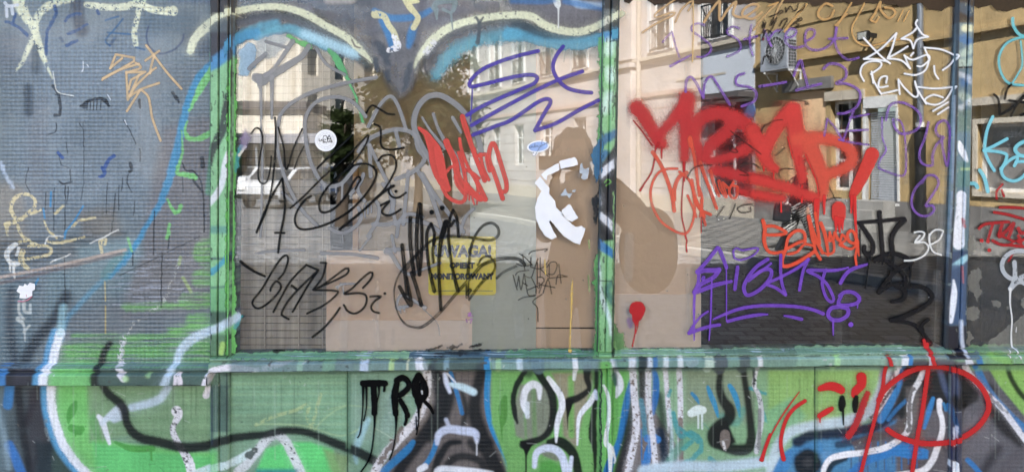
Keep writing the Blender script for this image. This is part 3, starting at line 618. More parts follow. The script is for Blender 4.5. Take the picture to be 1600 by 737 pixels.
D.stroke([(760,745),(750,720),(722,712),(702,722),(695,745)], 12, (46,46,52), a=.9, soft=7)
D.stroke([(645,690,8),(636,702,12),(612,724,12),(590,745,12)], 12, (44,132,196), a=.95, soft=3)
D.stroke([(655,545),(662,560),(667,582),(667,610),(660,636),(648,658),(632,676),(615,694),(598,714),(584,740)], 13, (232,230,232), a=.97, soft=2.5, grain=.9, chip=.22, chipcol=(134,120,110), wob=1)
D.stroke([(628,668),(618,684),(608,700),(592,722)], 7, (128,112,100), a=.85, soft=1.5, wob=5, mod=.6)
D.stroke([(762,545),(763,578),(761,610),(762,640),(769,668),(781,694),(792,715),(804,750)], 9, (40,142,206), a=.98, soft=2); D.stroke([(704,582),(710,600),(717,625),(722,645)], 6.5, (52,126,190), a=.95, soft=2); D.stroke([(682,688),(678,702),(670,718),(664,726)], 8, (52,136,200), a=.95, soft=2)
D.stroke([(695,584,6),(698,598,8),(703,612,5)], 7, (224,232,250), a=.95, soft=4); D.stroke([(704,600,6),(722,604,11),(740,612,11)], 10, (210,220,244), a=.93, soft=4.5); D.stroke([(699,583),(711,596)], 3, WHT, a=.8)
D.stroke([(683,692,6),(686,678,11),(700,670,12),(722,672,13),(742,676,12),(745,690,5)], 11, (216,224,244), a=.96, soft=4); D.stroke([(745,688),(745,710)], 1.8, WHT, a=.9); D.stroke([(697,655),(702,666)], 6, (216,224,244), a=.7, soft=4)
D.stroke([(656,733),(664,728)], 10, WHT, a=.95, soft=3); D.stroke([(682,740),(690,732),(735,735),(768,740)], 10, WHT, a=.9, soft=4)
for k in range(14): D.stroke([(rng.uniform(770,935),rng.uniform(590,735))], 1.3, (214,206,120), a=.7)
# green with rings
D.poly([(768,560),(957,560),(957,820),(806,820),(790,720),(768,660)], (132,190,112), soft=5)
D.poly([(812,600),(858,600),(866,640),(858,682),(830,692),(806,680),(801,640)], (150,158,138), soft=6); D.stroke([(833,600),(836,690)], 7, (112,170,88), a=.5, soft=5); D.stroke([(820,640),(822,690)], 4, (112,176,92), a=.5, soft=3)
D.poly([(862,582),(925,582),(925,600),(908,660),(900,700),(880,680),(876,620)], (162,158,132), soft=7); D.stroke([(892,590),(893,680)], 9, (124,190,96), a=.8, soft=6)
D.poly([(840,745),(845,720),(860,718),(880,730),(885,745)], (100,176,84), soft=6); D.poly([(836,700),(850,690),(888,715),(870,720),(850,712)], (140,150,128), soft=5)
D.stroke([(789,620,7),(786,636,14),(786,655,11),(784,668,4),(785,690,1.5)], 12, (96,160,74), a=.95, soft=1.6)
D.stroke([(820,580,8),(808,600,9),(802,620,8),(804,645,8),(808,660,4)], 9, (34,38,40), a=.97, soft=3, wob=1)
D.stroke([(838,574,14),(846,590,12),(858,606,13),(864,625,13),(864,650,12),(858,672,11),(846,684,10),(830,690,12),(818,694,14)], 12, (34,38,40), a=.97, soft=4)
D.poly([(812,688),(836,688),(826,705),(822,716),(819,705)], (26,30,30), soft=2); D.stroke([(822,700),(822,745)], 2.6, (26,30,30), a=1); D.stroke([(824,560),(826,582)], 16, (50,60,60), a=.7, soft=9)
D.stroke([(918,570,14),(917,590,10),(921,605,8),(915,613,9),(903,621,11),(889,626,13)], 10, (32,36,38), a=.97, soft=3.5); D.poly([(882,624),(898,622),(892,640),(888,652),(887,670),(885,645)], (28,32,32), soft=2)
D.stroke([(932,578,6),(931,610,7),(928,640,9),(926,680,13),(929,700,8),(930,745,3)], 8, (30,34,36), a=.97, soft=3, wob=1)
D.stroke([(858,690,10),(876,690,16),(893,704,15),(901,725,14),(906,760,14)], 14, (32,38,38), a=.97, soft=4)
D.poly([(900,560),(936,560),(936,595),(925,600),(918,585)], (40,58,56), a=.5, soft=8)
D.stroke([(824,648,5),(818,630,10),(821,610,11),(832,600,12),(842,605,10),(843,622,5)], 10, WHT, a=.97, soft=3); D.stroke([(824,630),(824,650)], 7, (226,234,238), a=.9, soft=3)
D.stroke([(857,590,7),(866,602,9),(876,618,10),(878,636,10),(873,652,9),(870,668,8),(869,690,3)], 9, (240,243,247), a=.98, soft=1.7)
D.stroke([(930,612,6),(922,628,9),(910,642,8),(904,656,6),(902,694,2.5)], 8, (236,240,245), a=.98, soft=1.6); D.stroke([(930,610),(932,622)], 5, (200,214,236), a=.9, soft=3)
D.stroke([(900,545,9),(899,570,8),(897,592,5)], 8, (232,238,240), a=.96, soft=1.6)
D.stroke([(835,728,7),(838,708,10),(850,700,11),(866,701,12),(878,712,12),(884,735,12),(888,760,12)], 12, (222,230,246), a=.98, soft=3); D.stroke([(893,714,6),(889,740,9)], 8, (222,230,246), a=.97, soft=2.5)
D.stroke([(776,560),(778,576)], 8, (190,226,150), a=.9, soft=5); D.stroke([(812,560),(814,574)], 9, (186,212,226), a=.7, soft=6)
# panel between second and third post
D.poly([(940,560),(1000,560),(985,640),(965,740),(965,820),(938,820)], (122,196,106), soft=5); D.stroke([(939,575),(938,745)], 3, (30,54,52), a=.95, soft=1.5, wob=2); D.stroke([(956,590),(956,690)], 1.6, (60,120,70), a=.8, soft=1)
D.poly([(1030,560),(1274,560),(1274,740),(1274,820),(1030,820)], (148,188,146), soft=6)
D.poly([(1070,575),(1180,575),(1180,660),(1070,660)], (152,164,140), a=.8, soft=18); D.poly([(1200,580),(1274,580),(1274,600),(1200,600)], (126,132,126), a=.5, soft=10)
D.poly([(995,640),(1012,600),(1022,640),(1060,700),(1060,745),(960,745),(970,710)], (130,122,118), soft=5)
D.stroke([(991,580,6),(981,620,11),(975,655,12),(967,690,10),(952,725,14),(948,745,16)], 12, (26,122,196), a=.97, soft=3)
D.stroke([(1004,560,12),(1004,590,13),(1003,618,11)], 12, (44,44,46), a=.95, soft=6); D.stroke([(990,612,6),(985,650,10),(978,690,14),(968,725,14),(966,745,14)], 12, (48,46,54), a=.93, soft=7)
D.stroke([(1030,618),(1035,650),(1038,690),(1044,740)], 14, (42,64,56), a=.85, soft=12); D.stroke([(1030,675),(1038,700),(1042,735)], 16, (34,50,76), a=.9, soft=7)
D.stroke([(1021,576,7),(1025,595,10),(1024,620,10),(1020,645,6)], 9, (40,120,200), a=.95, soft=3.5); D.stroke([(1002,625),(1006,650),(1008,680)], 8, (60,140,170), a=.8, soft=3, wob=2)
D.stroke([(1020,682),(1015,700),(1010,720),(1007,740)], 12, (40,128,206), a=.97, soft=1.8, wob=2); D.stroke([(1002,670),(1003,745)], 2, (40,120,190), a=.9); D.stroke([(1012,684),(1027,686)], 12, (40,128,206), a=.97, soft=2)
D.stroke([(953,545),(956,575),(958,590)], 5, (180,214,190), a=.5, soft=3); D.stroke([(957,556,8),(963,580,7),(968,592,10),(968,606,12),(963,620,3)], 10, (234,240,246), a=.97, soft=2); D.stroke([(960,585,9),(962,600,6)], 7, (60,90,110), a=.8, soft=4)
D.stroke([(943,600,4),(950,618,6),(951,650,6),(947,676,7),(947,690,8),(953,700,9),(953,745,3)], 6, (232,238,236), a=.98, soft=1.5); D.stroke([(955,698,7),(961,716),(960,722)], 3, (226,234,234), a=.95)
for pts, w, cp in (([(987,540),(989,580),(991,615),(994,650),(993,680),(986,712),(980,745)],11,.3),([(1012,540),(1013,580),(1013,625),(1017,660),(1021,690),(1025,745)],9,.3),([(1038,540),(1040,580),(1043,620),(1046,655),(1048,690),(1050,745)],7.5,.28),([(1059,540),(1061,575),(1063,620),(1063,665),(1063,745)],8.5,.26)):
    D.stroke(pts, w, (230,230,236), a=.98, soft=2, grain=.9, chip=cp, chipcol=(138,124,114))
D.stroke([(1063,655),(1065,745)], 7.5, (142,126,114), a=.95, soft=1.5, wob=1, mod=.2); D.stroke([(1046,670),(1048,705)], 6, (110,112,96), a=.9, soft=1.5, wob=3, mod=.8); D.stroke([(1047,640),(1050,672),(1048,725)], 6, (176,214,216), a=.5, soft=1.5)
D.stroke([(1070,545),(1075,563),(1083,560)], 11, (224,234,238), a=.96, soft=2); D.stroke([(1062,558),(1085,552)], 6, (214,228,228), a=.8, soft=3)
for pts, w in (([(1052,645),(1062,680),(1078,676),(1092,684),(1096,700),(1082,716),(1066,726)],8),([(1045,618),(1048,610)],6),([(1062,668),(1090,690)],6),([(1110,715),(1115,720),(1108,738)],8),([(1068,700),(1080,690)],7),([(1190,640),(1200,660),(1225,650)],5),([(1170,605),(1195,615)],5)):
    D.stroke(pts, w, (62,160,178), a=.8, soft=2.5, wob=2, mod=.25)
D.stroke([(1040,733),(1060,700),(1070,690)], 14, (92,176,150), a=.6, soft=8)
D.stroke([(1106,604,5),(1110,615,8),(1116,630,8),(1122,650,4)], 7, (52,152,206), a=.95, soft=1.6); D.stroke([(1140,602,7),(1146,612,9),(1152,628,8),(1156,650,3)], 7, (52,152,206), a=.95, soft=1.6); D.stroke([(1081,614,5),(1088,622,6),(1092,630,2)], 5, (46,140,196), a=.9); D.stroke([(1128,650),(1150,660),(1160,640)], 12, (96,176,160), a=.6, soft=7)
D.stroke([(1128,560,12),(1125,585,10),(1124,605,12),(1130,625,15),(1140,640,18),(1138,655,18),(1124,664,18),(1114,676,18),(1115,690,16),(1126,696,14),(1150,702,18),(1168,700,18),(1174,685,15),(1172,655,12),(1168,620,11),(1163,590,10),(1160,560,12)], 15, (36,42,42), a=.97, soft=6)
D.poly([(1112,668),(1135,655),(1150,690),(1130,702),(1112,695)], (38,44,44), soft=5); D.stroke([(1133,678,15),(1133,690,16),(1133,698,8)], 16, (140,130,122), a=1, soft=1.4); D.stroke([(1130,690),(1133,702)], 4, (236,236,236), a=.9, chip=.3)
D.stroke([(1080,645,12),(1090,640,15),(1098,640,12)], 14, (228,240,236), a=.98, soft=1.6); D.stroke([(1091,645),(1091,668)], 2.6, (228,240,236)); D.stroke([(1097,645),(1097,669)], 2.8, (228,240,236)); D.stroke([(1098,660),(1108,670)], 1.4, (96,156,150), a=.6)
D.stroke([(1183,540,8),(1183,570,7),(1178,600,6),(1186,618,7),(1190,650,8),(1186,680,8),(1182,705,8)], 8, (214,216,218), a=.97, soft=1.5, chip=.25, chipcol=(92,96,98)); D.stroke([(1187,640),(1186,700)], 6, (140,140,140), a=.85, soft=1.5, mod=.3); D.stroke([(1178,578),(1179,602)], 5, (46,52,54), a=.85, soft=2, mod=.4); D.stroke([(1182,575),(1180,607)], 3, WHT, a=.9, chip=.5)
D.stroke([(1005,735),(1060,728),(1130,728),(1200,720),(1290,712)], 17, (206,226,238), a=.92, soft=8, grain=.4); D.stroke([(1000,760),(1290,745)], 26, (196,214,220), a=.8, soft=10)
# right panels
D.poly([(1200,575),(1380,575),(1370,640),(1300,655),(1230,675),(1200,720)], (158,200,120), soft=8); D.poly([(1200,640),(1236,620),(1260,650),(1225,680),(1205,740),(1195,700)], (140,196,150), a=.8, soft=10)
D.poly([(1375,560),(1484,560),(1484,820),(1330,820),(1360,700),(1372,640)], (118,114,118), soft=6)
D.poly([(1500,560),(1670,560),(1670,820),(1484,820),(1484,560)], (118,118,124), soft=4)
D.stroke([(1390,556,12),(1382,590,14),(1372,620,16),(1352,645,18),(1320,658,18),(1280,664,18),(1240,672,16),(1218,692,16),(1208,715,16),(1204,745,16)], 17, (208,224,232), a=.9, soft=9, grain=.4)
D.stroke([(1276,700),(1235,712),(1215,745)], 22, (66,134,200), a=.95, soft=6); D.poly([(1240,685),(1400,655),(1400,740),(1230,740)], (82,140,196), a=.9, soft=8)
D.stroke([(1400,640),(1372,664),(1340,672),(1300,677),(1265,680),(1246,690)], 16, (40,48,74), a=.96, soft=8, wob=2); D.stroke([(1378,680),(1340,688),(1310,694)], 12, (36,44,70), a=.8, soft=6)
D.poly([(1330,690),(1400,660),(1420,650),(1412,680),(1380,700),(1340,712)], (116,104,100), a=.85, soft=5, mod=.3)
D.stroke([(1414,552,8),(1409,580,10),(1402,608,10),(1388,635,12),(1376,655,12)], 11, (62,136,204), a=.97, soft=3.5)
D.stroke([(1405,545,8),(1402,575,9),(1394,600,9),(1380,626,9),(1363,652,8)], 8.5, (242,240,244), a=.98, soft=1.6, chip=.1); D.stroke([(1397,580),(1396,602),(1385,618),(1374,634),(1362,652)], 6, (44,44,46), a=.85, soft=1.3, wob=6, mod=.95)
D.poly([(1412,560),(1484,560),(1484,640),(1430,640),(1408,655),(1396,640),(1410,600)], (52,52,60), soft=7); D.poly([(1415,605),(1440,600),(1450,660),(1445,700),(1415,690)], (116,112,110), a=.85, soft=8)
D.stroke([(1430,605),(1432,690)], 10, (130,124,120), a=.6, soft=8); D.stroke([(1416,625),(1400,640),(1388,655)], 6, (58,122,184), a=.9, soft=3)
for k in range(9): x = 1330+k*13; D.stroke([(x,700),(x,700+rng.uniform(20,50))], 2, (92,88,92), a=.7, mod=.3)
for k in range(7): x = 1360+k*12; D.stroke([(x,690),(x+rng.uniform(-1,1),690+rng.uniform(20,60))], 2.4, (60,128,196), a=.9)
D.stroke([(1418,690),(1400,704),(1370,714),(1345,725),(1325,742)], 11, (58,132,206), a=.96, soft=3, wob=2); D.poly([(1398,695),(1418,690),(1452,704),(1450,716),(1420,716),(1400,712)], (58,136,210), soft=3, wob=2)
D.stroke([(1262,722)], 44, (38,42,46), a=.97, soft=9, wob=2); D.stroke([(1262,722)], 15, (90,92,96), a=.6, soft=8); D.stroke([(1290,745),(1300,725),(1320,715)], 10, (38,42,50), a=.9, soft=5)
D.stroke([(1448,552,7),(1444,575,8),(1436,595,9),(1426,612,9),(1421,635,8),(1421,660,9),(1416,676,9),(1402,688,9),(1382,699,10),(1350,706,9),(1318,710,10),(1298,716,9),(1288,730,8),(1286,745,8)], 9, (242,242,245), a=1, soft=1.8, chip=.06)
D.stroke([(1428,604),(1422,620),(1421,660),(1420,672)], 7, (112,108,106), a=.9, soft=1.2, wob=4, mod=.85)
D.stroke([(1468,626,9),(1468,640,8),(1472,655,8),(1472,675,9),(1464,700,10),(1456,720,10),(1440,735,10),(1400,742,10)], 9, (244,243,246), a=.99, soft=2)
D.stroke([(1458,622,6),(1452,640,9),(1444,668,5)], 8, (58,138,208), a=.95, soft=2.5); D.stroke([(1482,632,7),(1488,650,8),(1496,674,5)], 8, (58,138,208), a=.95, soft=2.5); D.stroke([(1474,630),(1478,640)], 5, (70,140,200), a=.9, soft=2)
D.stroke([(1468,575,8),(1475,600,9),(1484,622,8)], 9, (108,116,160), a=.75, soft=7); D.stroke([(1490,580),(1492,622)], 9, (146,150,190), a=.7, soft=6)
D.rect(1482, 566, 1501, 760, (56,60,96), a=.75, soft=3, mod=.2); D.stroke([(1491,668),(1488,690)], 8, (220,224,240), a=.9, soft=4, wob=3); D.stroke([(1484,722,10),(1490,728,12),(1488,745,8)], 12, WHT, a=.95, soft=2, wob=3); D.stroke([(1484,575),(1484,745)], 3, (30,34,84), a=.9, soft=1.6)
D.stroke([(1500,585,14),(1512,605,22),(1500,630,18),(1490,622,14)], 18, (40,38,44), a=.93, soft=9); D.poly([(1500,570),(1535,590),(1528,625),(1512,635),(1498,636)], (46,44,50), a=.85, soft=8); D.stroke([(1508,632,6),(1504,645,3),(1502,658,2)], 4, (28,28,32), a=.95)
D.poly([(1505,640),(1550,650),(1560,700),(1500,720)], (130,128,134), a=.85, soft=14); D.stroke([(1545,610),(1565,660),(1600,690),(1650,740)], 22, (46,44,52), a=.9, soft=12); D.stroke([(1562,745),(1590,715),(1630,690)], 22, (112,110,116), a=.9, soft=12); D.stroke([(1530,745),(1560,700)], 14, (70,68,76), a=.8, soft=14)
D.poly([(1536,560),(1560,600),(1600,648),(1670,720),(1670,560)], (158,208,112), soft=5)
D.stroke([(1516,545,9),(1524,565,11),(1534,592,12),(1550,618,12),(1575,645,11),(1600,668,11),(1650,710,11)], 11, (64,132,200), a=.97, soft=3.5)
D.stroke([(1500,545,10),(1508,570,10),(1520,590,9),(1546,618,8),(1566,638,9),(1590,670,9),(1605,690,9),(1650,745,9)], 9, (238,238,244), a=.99, soft=2, grain=.5, chip=.08); D.stroke([(1546,618),(1572,644)], 6, (120,120,124), a=.7, soft=1.2, wob=4, mod=.9)
D.stroke([(1572,556,6),(1576,580,8),(1585,600,8),(1602,622,8),(1640,650,8)], 8, (40,62,42), a=.95, soft=5)
D.stroke([(1573,556),(1575,566)], 2, WHT, a=.9); D.stroke([(1584,552),(1588,564)], 2, WHT, a=.9); D.stroke([(1512,718),(1524,730),(1540,750)], 8, (58,132,206), a=.9, soft=3)
# rail
y0 = 545
for x0, x1, c in ((368,560,(126,150,154)),(560,672,(132,158,156)),(676,762,(80,88,100)),(768,935,(138,164,170)),(958,1100,(126,160,158)),(1100,1240,(128,160,150)),(1240,1400,(150,186,166)),(1418,1440,(90,88,96)),(1450,1482,(110,110,120)),(1516,1670,(140,186,140))):
    D.rect(x0, y0-2, x1, 578, c, a=.82, soft=8, mod=.15)
D.rect(366, 545, 935, 560, (104,126,140), a=.45, soft=5); D.rect(958, 543, 1482, 556, (176,206,196), a=.35, soft=4)
for x, c, w in ((475,(160,196,176),9),(520,(136,176,150),20),(575,(206,220,238),13),(617,(190,220,150),8),(641,(226,228,196),3),(700,(150,168,190),8),(780,(176,214,166),8),(812,(206,224,232),9),(987,(232,236,240),10),(1012,(226,232,240),9),(1039,(222,232,232),8),(1060,(226,234,234),8),(1105,(204,222,206),14),(1183,(232,236,236),7),(1302,(182,226,166),9),(1122,(96,104,112),20),(1160,(96,108,110),16),(840,(120,150,160),20),(1004,(50,54,66),14),(1022,(60,120,190),7)):
    D.stroke([(x,548),(x+rng.uniform(-2,2),574)], w, c, a=.85, soft=4)
D.stroke([(897,548),(900,576)], 8, (236,240,242), a=.95, soft=2); D.stroke([(655,548),(661,576)], 11, WHT, a=.9, soft=3, grain=.9); D.stroke([(762,548),(763,578)], 9, (40,142,206), a=.97, soft=2)
D.stroke([(1408,548),(1405,572)], 9, (232,238,242), a=.95, soft=2); D.stroke([(1416,546),(1413,572)], 6, (62,136,204), a=.9, soft=2.5); D.stroke([(1445,546),(1449,572)], 8, (240,240,244), a=.95, soft=2)
D.stroke([(1499,543),(1506,572)], 9, (232,234,240), a=.95, soft=2); D.stroke([(1516,545),(1524,572)], 9, (64,132,200), a=.95, soft=3); D.stroke([(1540,550),(1565,560)], 12, (150,206,112), a=.8, soft=6)
for k in range(40):
    x = rng.uniform(0,1600); y = float(rail_bot(x))-1.5; D.stroke([(x,y),(x+rng.uniform(8,40),y+rng.uniform(-.6,.6))], 2.2, (34,38,40), a=.7, soft=1.2, mod=.4)
for k in range(36):
    x = rng.uniform(0,1600); y = float(rail_top(x))+rng.uniform(7,12); D.stroke([(x,y),(x+rng.uniform(6,26),y+rng.uniform(-1,1))], 1.1, (58,70,74), a=.6, soft=1)
for k in range(30):
    x = rng.uniform(380,1600); y = float(rail_top(x))+1; D.stroke([(x,y),(x+rng.uniform(6,40),y)], 1.6, (206,224,230), a=.6, soft=1.2)
for s_ in (543,1273): D.stroke([(s_,574),(s_,745)], 2, (50,84,78), a=.7, soft=1.5, mod=.5); D.stroke([(s_+3,580),(s_+3,720)], 5, (70,110,92), a=.35, soft=3, mod=.5)
D.rect(331, 600, 360, 672, (70,98,96), a=.75, soft=5, mod=.2); D.stroke([(346,598),(346,690)], 2, (30,50,54), a=.8, soft=1.2); D.stroke([(334,604),(334,690)], 4, (46,58,86), a=.6, soft=3); D.stroke([(357,580),(357,690)], 2, (28,44,48), a=.8, soft=1.2); D.rect(332,575,362,604,(70,96,96),a=.5,soft=5)
D.stroke([(336,705),(337,760)], 14, (112,212,120), a=.5, soft=8)
D.rect(540, 578, 548, 700, (110,146,118), a=.6, soft=3)
D.stroke([(362,578),(362,584),(540,582)], 4, (60,84,78), a=.5, soft=4); D.stroke([(548,581),(660,579)], 5, (84,112,90), a=.5, soft=4); D.stroke([(960,578),(1480,571)], 5, (80,100,92), a=.5, soft=5); D.stroke([(1500,569),(1660,568)], 4, (60,70,60), a=.5, soft=4)

# ---------------- posts above the rail
g1 = dict(clip=(328,-90,370,556))
D.rect(331,-90,369,22,(46,40,50),soft=3,**g1)
D.rect(331,52,369,92,(64,60,76),soft=8,**g1)
D.poly([(328,112),(372,74),(372,560),(328,560)],(146,202,150),soft=5,**g1)
D.stroke([(328,106),(350,92),(372,68)],19,(72,142,200),a=.97,soft=6,wob=1,**g1)
D.stroke([(331,28),(345,20)],4,(40,36,44),a=.7,soft=3,**g1)
st(D, [[(358,150,6),(357,180,14),(352,202,14),(343,222,13),(336,238,10),(331,262,8),(328,290,6)]], 12, (46,54,62), a=.95, soft=4, grain=1.0, chip=.18, **g1)
st(D, [[(361,240,9),(356,258,10),(353,278,10),(347,296,10),(336,312,10),(330,318,10)]], 10, (232,236,238), a=.96, soft=3, **g1)
st(D, [[(331,402),(365,404)],[(331,448),(362,446)]], 4, (70,100,110), a=.8, soft=4, **g1)
D.rect(331,352,369,364,(84,150,150),a=.7,soft=6,**g1)
st(D, [[(366,396),(350,410),(334,424)]], 9, (58,156,196), a=.85, soft=4, wob=2, **g1)
D.rect(328,448,368,494,(112,178,122),a=.7,soft=14,**g1); D.rect(328,484,366,506,(60,78,84),a=.8,soft=8,**g1)
st(D, [[(372,494),(350,508),(330,516)]], 13, (206,224,236), a=.92, soft=6, **g1)
D.rect(328,520,368,556,(96,132,104),a=.8,soft=8,**g1); st(D, [[(352,535),(350,548)]], 8, (190,228,120), a=.9, soft=5, **g1)
for xx, w in ((332.5,3.2),(346.2,1.8),(361.5,3.6),(366,2)): D.stroke([(xx,-80),(xx-1.5,280),(xx-2,556)], w, (30,30,32), a=.82, soft=1.4, mod=.35, wob=1, **g1)
st(D, [[(364,60),(364,150)],[(363,300),(361,420)]], 4, (26,28,34), a=.85, soft=2, mod=.4, **g1)
g2 = dict(clip=(926,-90,970,556))
D.rect(926,-90,970,16,(40,42,48),soft=4,**g2)
D.rect(926,60,970,560,(144,198,140),soft=3,**g2)
st(D, [[(938,46),(970,36)]], 16, (44,54,62), a=.9, soft=6, **g2)
st(D, [[(936,62),(970,56)]], 14, (66,134,192), a=.95, soft=5, **g2)
st(D, arcR, 9, (212,214,196), a=.9, soft=4, grain=1, chip=.3, **g2)
st(D, [[(953,68),(951,82)],[(951,150),(944,172)],[(952,112),(954,124)]], 14, (214,238,224), a=.8, soft=12, **g2)
st(D, [[(938,225,10),(950,215,14),(968,205,10)],[(934,258),(945,240)]], 12, (44,104,160), a=.9, soft=6, wob=2, **g2)
D.poly([(932,268),(970,212),(970,372),(930,378)],(38,38,50),soft=5,**g2)
st(D, [[(934,276,12),(948,264,12),(966,250,11)],[(930,330,10),(945,342,11),(962,358,11)],[(931,300),(934,318)]], 11, (228,230,234), a=.96, soft=3, grain=.6, **g2)
st(D, [[(944,285),(949,280),(954,284),(946,290)]], 1.5, (130,206,84), a=.9, **g2)
st(D, [[(926,370,10),(938,382,14),(952,392,12),(962,400,10)]], 13, (34,122,190), a=.95, soft=5, **g2)
st(D, [[(932,396,5),(935,420,7),(937,450,7),(944,475,8),(952,498,6),(954,520,4)]], 7, (214,232,226), a=.9, soft=4, grain=.5, **g2)
st(D, [[(955,440),(948,452),(956,470)]], 10, (40,100,120), a=.7, soft=8, **g2)
for pts, w in (([(941.5,-80),(938.5,180),(935.5,350),(932.5,552)],4.6),([(966,-80),(962.5,200),(959.5,360),(957,552)],5),([(954.5,-80),(953,60),(951,180)],1.4),([(953,66),(967,66)],1.6),([(932,437),(958,437)],1.4),([(958,66),(960,30)],3)): D.stroke(pts, w, (22,26,30), a=.9, soft=1.4, mod=.3, wob=1.2, **g2)
st(D, [[(958,60),(951,48),(954,40)],[(960,150),(956,190)],[(957,160),(960,100)]], 2, (24,28,30), a=.7, wob=3, **g2)
g3 = dict(clip=(1470,-90,1521,556))
D.rect(1468,-90,1522,38,(62,52,50),soft=4,**g3)
D.rect(1468,38,1522,560,(112,140,150),soft=5,**g3)
st(D, [[(1499,14,16),(1512,20,16)]], 14, (74,96,124), a=.8, soft=6, **g3)
st(D, [[(1503,46,12),(1514,46,10)]], 12, (228,228,190), a=.95, soft=4, grain=.5, **g3)
st(D, [[(1498,62),(1515,70)],[(1500,130),(1510,125)]], 13, (72,120,176), a=.9, soft=8, wob=3, **g3)
st(D, [[(1500,85),(1514,78)],[(1500,150),(1512,160)],[(1496,100),(1515,96)]], 12, (196,214,196), a=.85, soft=8, wob=3, **g3)
D.stroke([(1494,107),(1520,106)], 3, (40,40,46), a=.95, soft=1.5, **g3)
st(D, [[(1498,118),(1514,128)],[(1496,170),(1508,160)]], 9, (224,230,236), a=.7, soft=6, wob=3, **g3)
D.rect(1492,172,1514,206,(118,146,128),a=.8,soft=8,mod=.5,**g3)
st(D, [[(1494,222,4),(1498,235,11),(1506,252,4)]], 8, (240,242,244), a=.97, soft=1.6, **g3)
D.rect(1490,252,1514,292,(104,148,140),a=.8,soft=8,mod=.6,**g3); D.rect(1496,262,1512,266,(190,212,150),a=.7,soft=4,**g3)
st(D, [[(1497,305,15),(1496,330,15),(1494,352,16),(1493,380,18)]], 15, (246,248,252), a=.99, soft=2.5, **g3); D.stroke([(1500,342),(1502,352)], 5, (200,60,60), a=.7, soft=3, wob=3, **g3)
D.rect(1478,390,1508,412,(60,80,124),a=.9,soft=6,**g3); st(D, [[(1484,416,9),(1496,408,10),(1506,400,8)]], 9, (176,208,232), a=.93, soft=4, **g3)
D.rect(1476,412,1506,506,(66,88,132),a=.9,soft=6,**g3); st(D, [[(1485,436,3),(1486,455,9),(1483,480,10),(1481,500,6)]], 8, (238,242,248), a=.97, soft=2, **g3); st(D, [[(1499,415),(1500,440)]], 2.4, (206,120,120), a=.8, mod=.5, **g3)
D.rect(1474,506,1506,556,(28,32,56),soft=5,**g3); st(D, [[(1497,500),(1498,530),(1503,552)]], 6, (214,222,236), a=.9, soft=3, **g3)
for pts, w in (([(1494,-80),(1490,150),(1484,330),(1477,480),(1475,552)],4.5),([(1517,-80),(1514,150),(1511,330),(1506,440),(1505,500)],2.4),([(1509,20),(1506,100)],1.8),([(1504,110),(1501,180)],1.5)): D.stroke(pts, w, (30,32,46), a=.9, soft=1.8, mod=.2, **g3)
for pts, w in (([(1488,150),(1484,290),(1479,400)],1.6),([(1516,90),(1512,330)],1.6)): D.stroke(pts, w, (196,206,216), a=.6, soft=1, **g3)
for k in range(70):      # peeled flecks
    x, y = rng.uniform(0,1600), rng.uniform(582,735); D.stroke([(x,y),(x+rng.uniform(-3,3),y+rng.uniform(-3,3))], rng.uniform(.8,2.2), [(46,50,50),(200,205,200),(120,112,104)][k%3], a=.6, soft=1, wob=1)

# wear all over: grime, rain streaks, scratches and chips in the paint itself
for k in range(260):
    a_, b_ = [(331,368),(938,966),(1480,1516)][k%3]; x = rng.choice([a_+rng.uniform(0,5), b_-rng.uniform(0,6), rng.uniform(a_,b_)]); y = rng.uniform(5,545)
    D.stroke([(x,y),(x+rng.uniform(-1,1),y+rng.uniform(1,9))], rng.uniform(.8,2.6), [(34,36,38),(40,60,50),(150,160,150)][k%3], a=.8, soft=1, wob=2)
for k in range(120):
    x = rng.uniform(0,1600); y = rng.uniform(580,600); D.stroke([(x,y),(x+rng.uniform(-1,1),y+rng.uniform(20,130))], rng.uniform(.8,2.2), [(60,80,70),(190,205,190),(46,50,52)][k%3], a=rng.uniform(.12,.35), soft=1.5, mod=.5)
for k in range(90):
    x, y = rng.uniform(0,1600), rng.uniform(580,737); a_ = rng.uniform(0,6.28); l_ = rng.uniform(4,22); D.stroke([(x,y),(x+l_*math.cos(a_),y+l_*math.sin(a_)*.5)], .9, [(220,224,220),(50,54,56)][k%2], a=.45, soft=.8)
for k in range(60):
    x = rng.uniform(0,1600); y = float(rail_top(x))+rng.uniform(2,24); D.stroke([(x,y),(x+rng.uniform(-4,4),y+rng.uniform(-1,1))], rng.uniform(1,3.2), [(70,76,74),(200,208,204),(96,88,80)][k%3], a=.8, soft=.9, wob=3)
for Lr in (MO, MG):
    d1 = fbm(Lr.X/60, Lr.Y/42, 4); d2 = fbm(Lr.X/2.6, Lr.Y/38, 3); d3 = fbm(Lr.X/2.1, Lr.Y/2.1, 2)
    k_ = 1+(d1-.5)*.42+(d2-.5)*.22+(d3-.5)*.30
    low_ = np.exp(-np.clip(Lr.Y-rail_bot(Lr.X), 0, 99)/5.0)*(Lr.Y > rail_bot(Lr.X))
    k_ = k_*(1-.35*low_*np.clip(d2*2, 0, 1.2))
    Lr.c *= k_[..., None].astype(np.float32)
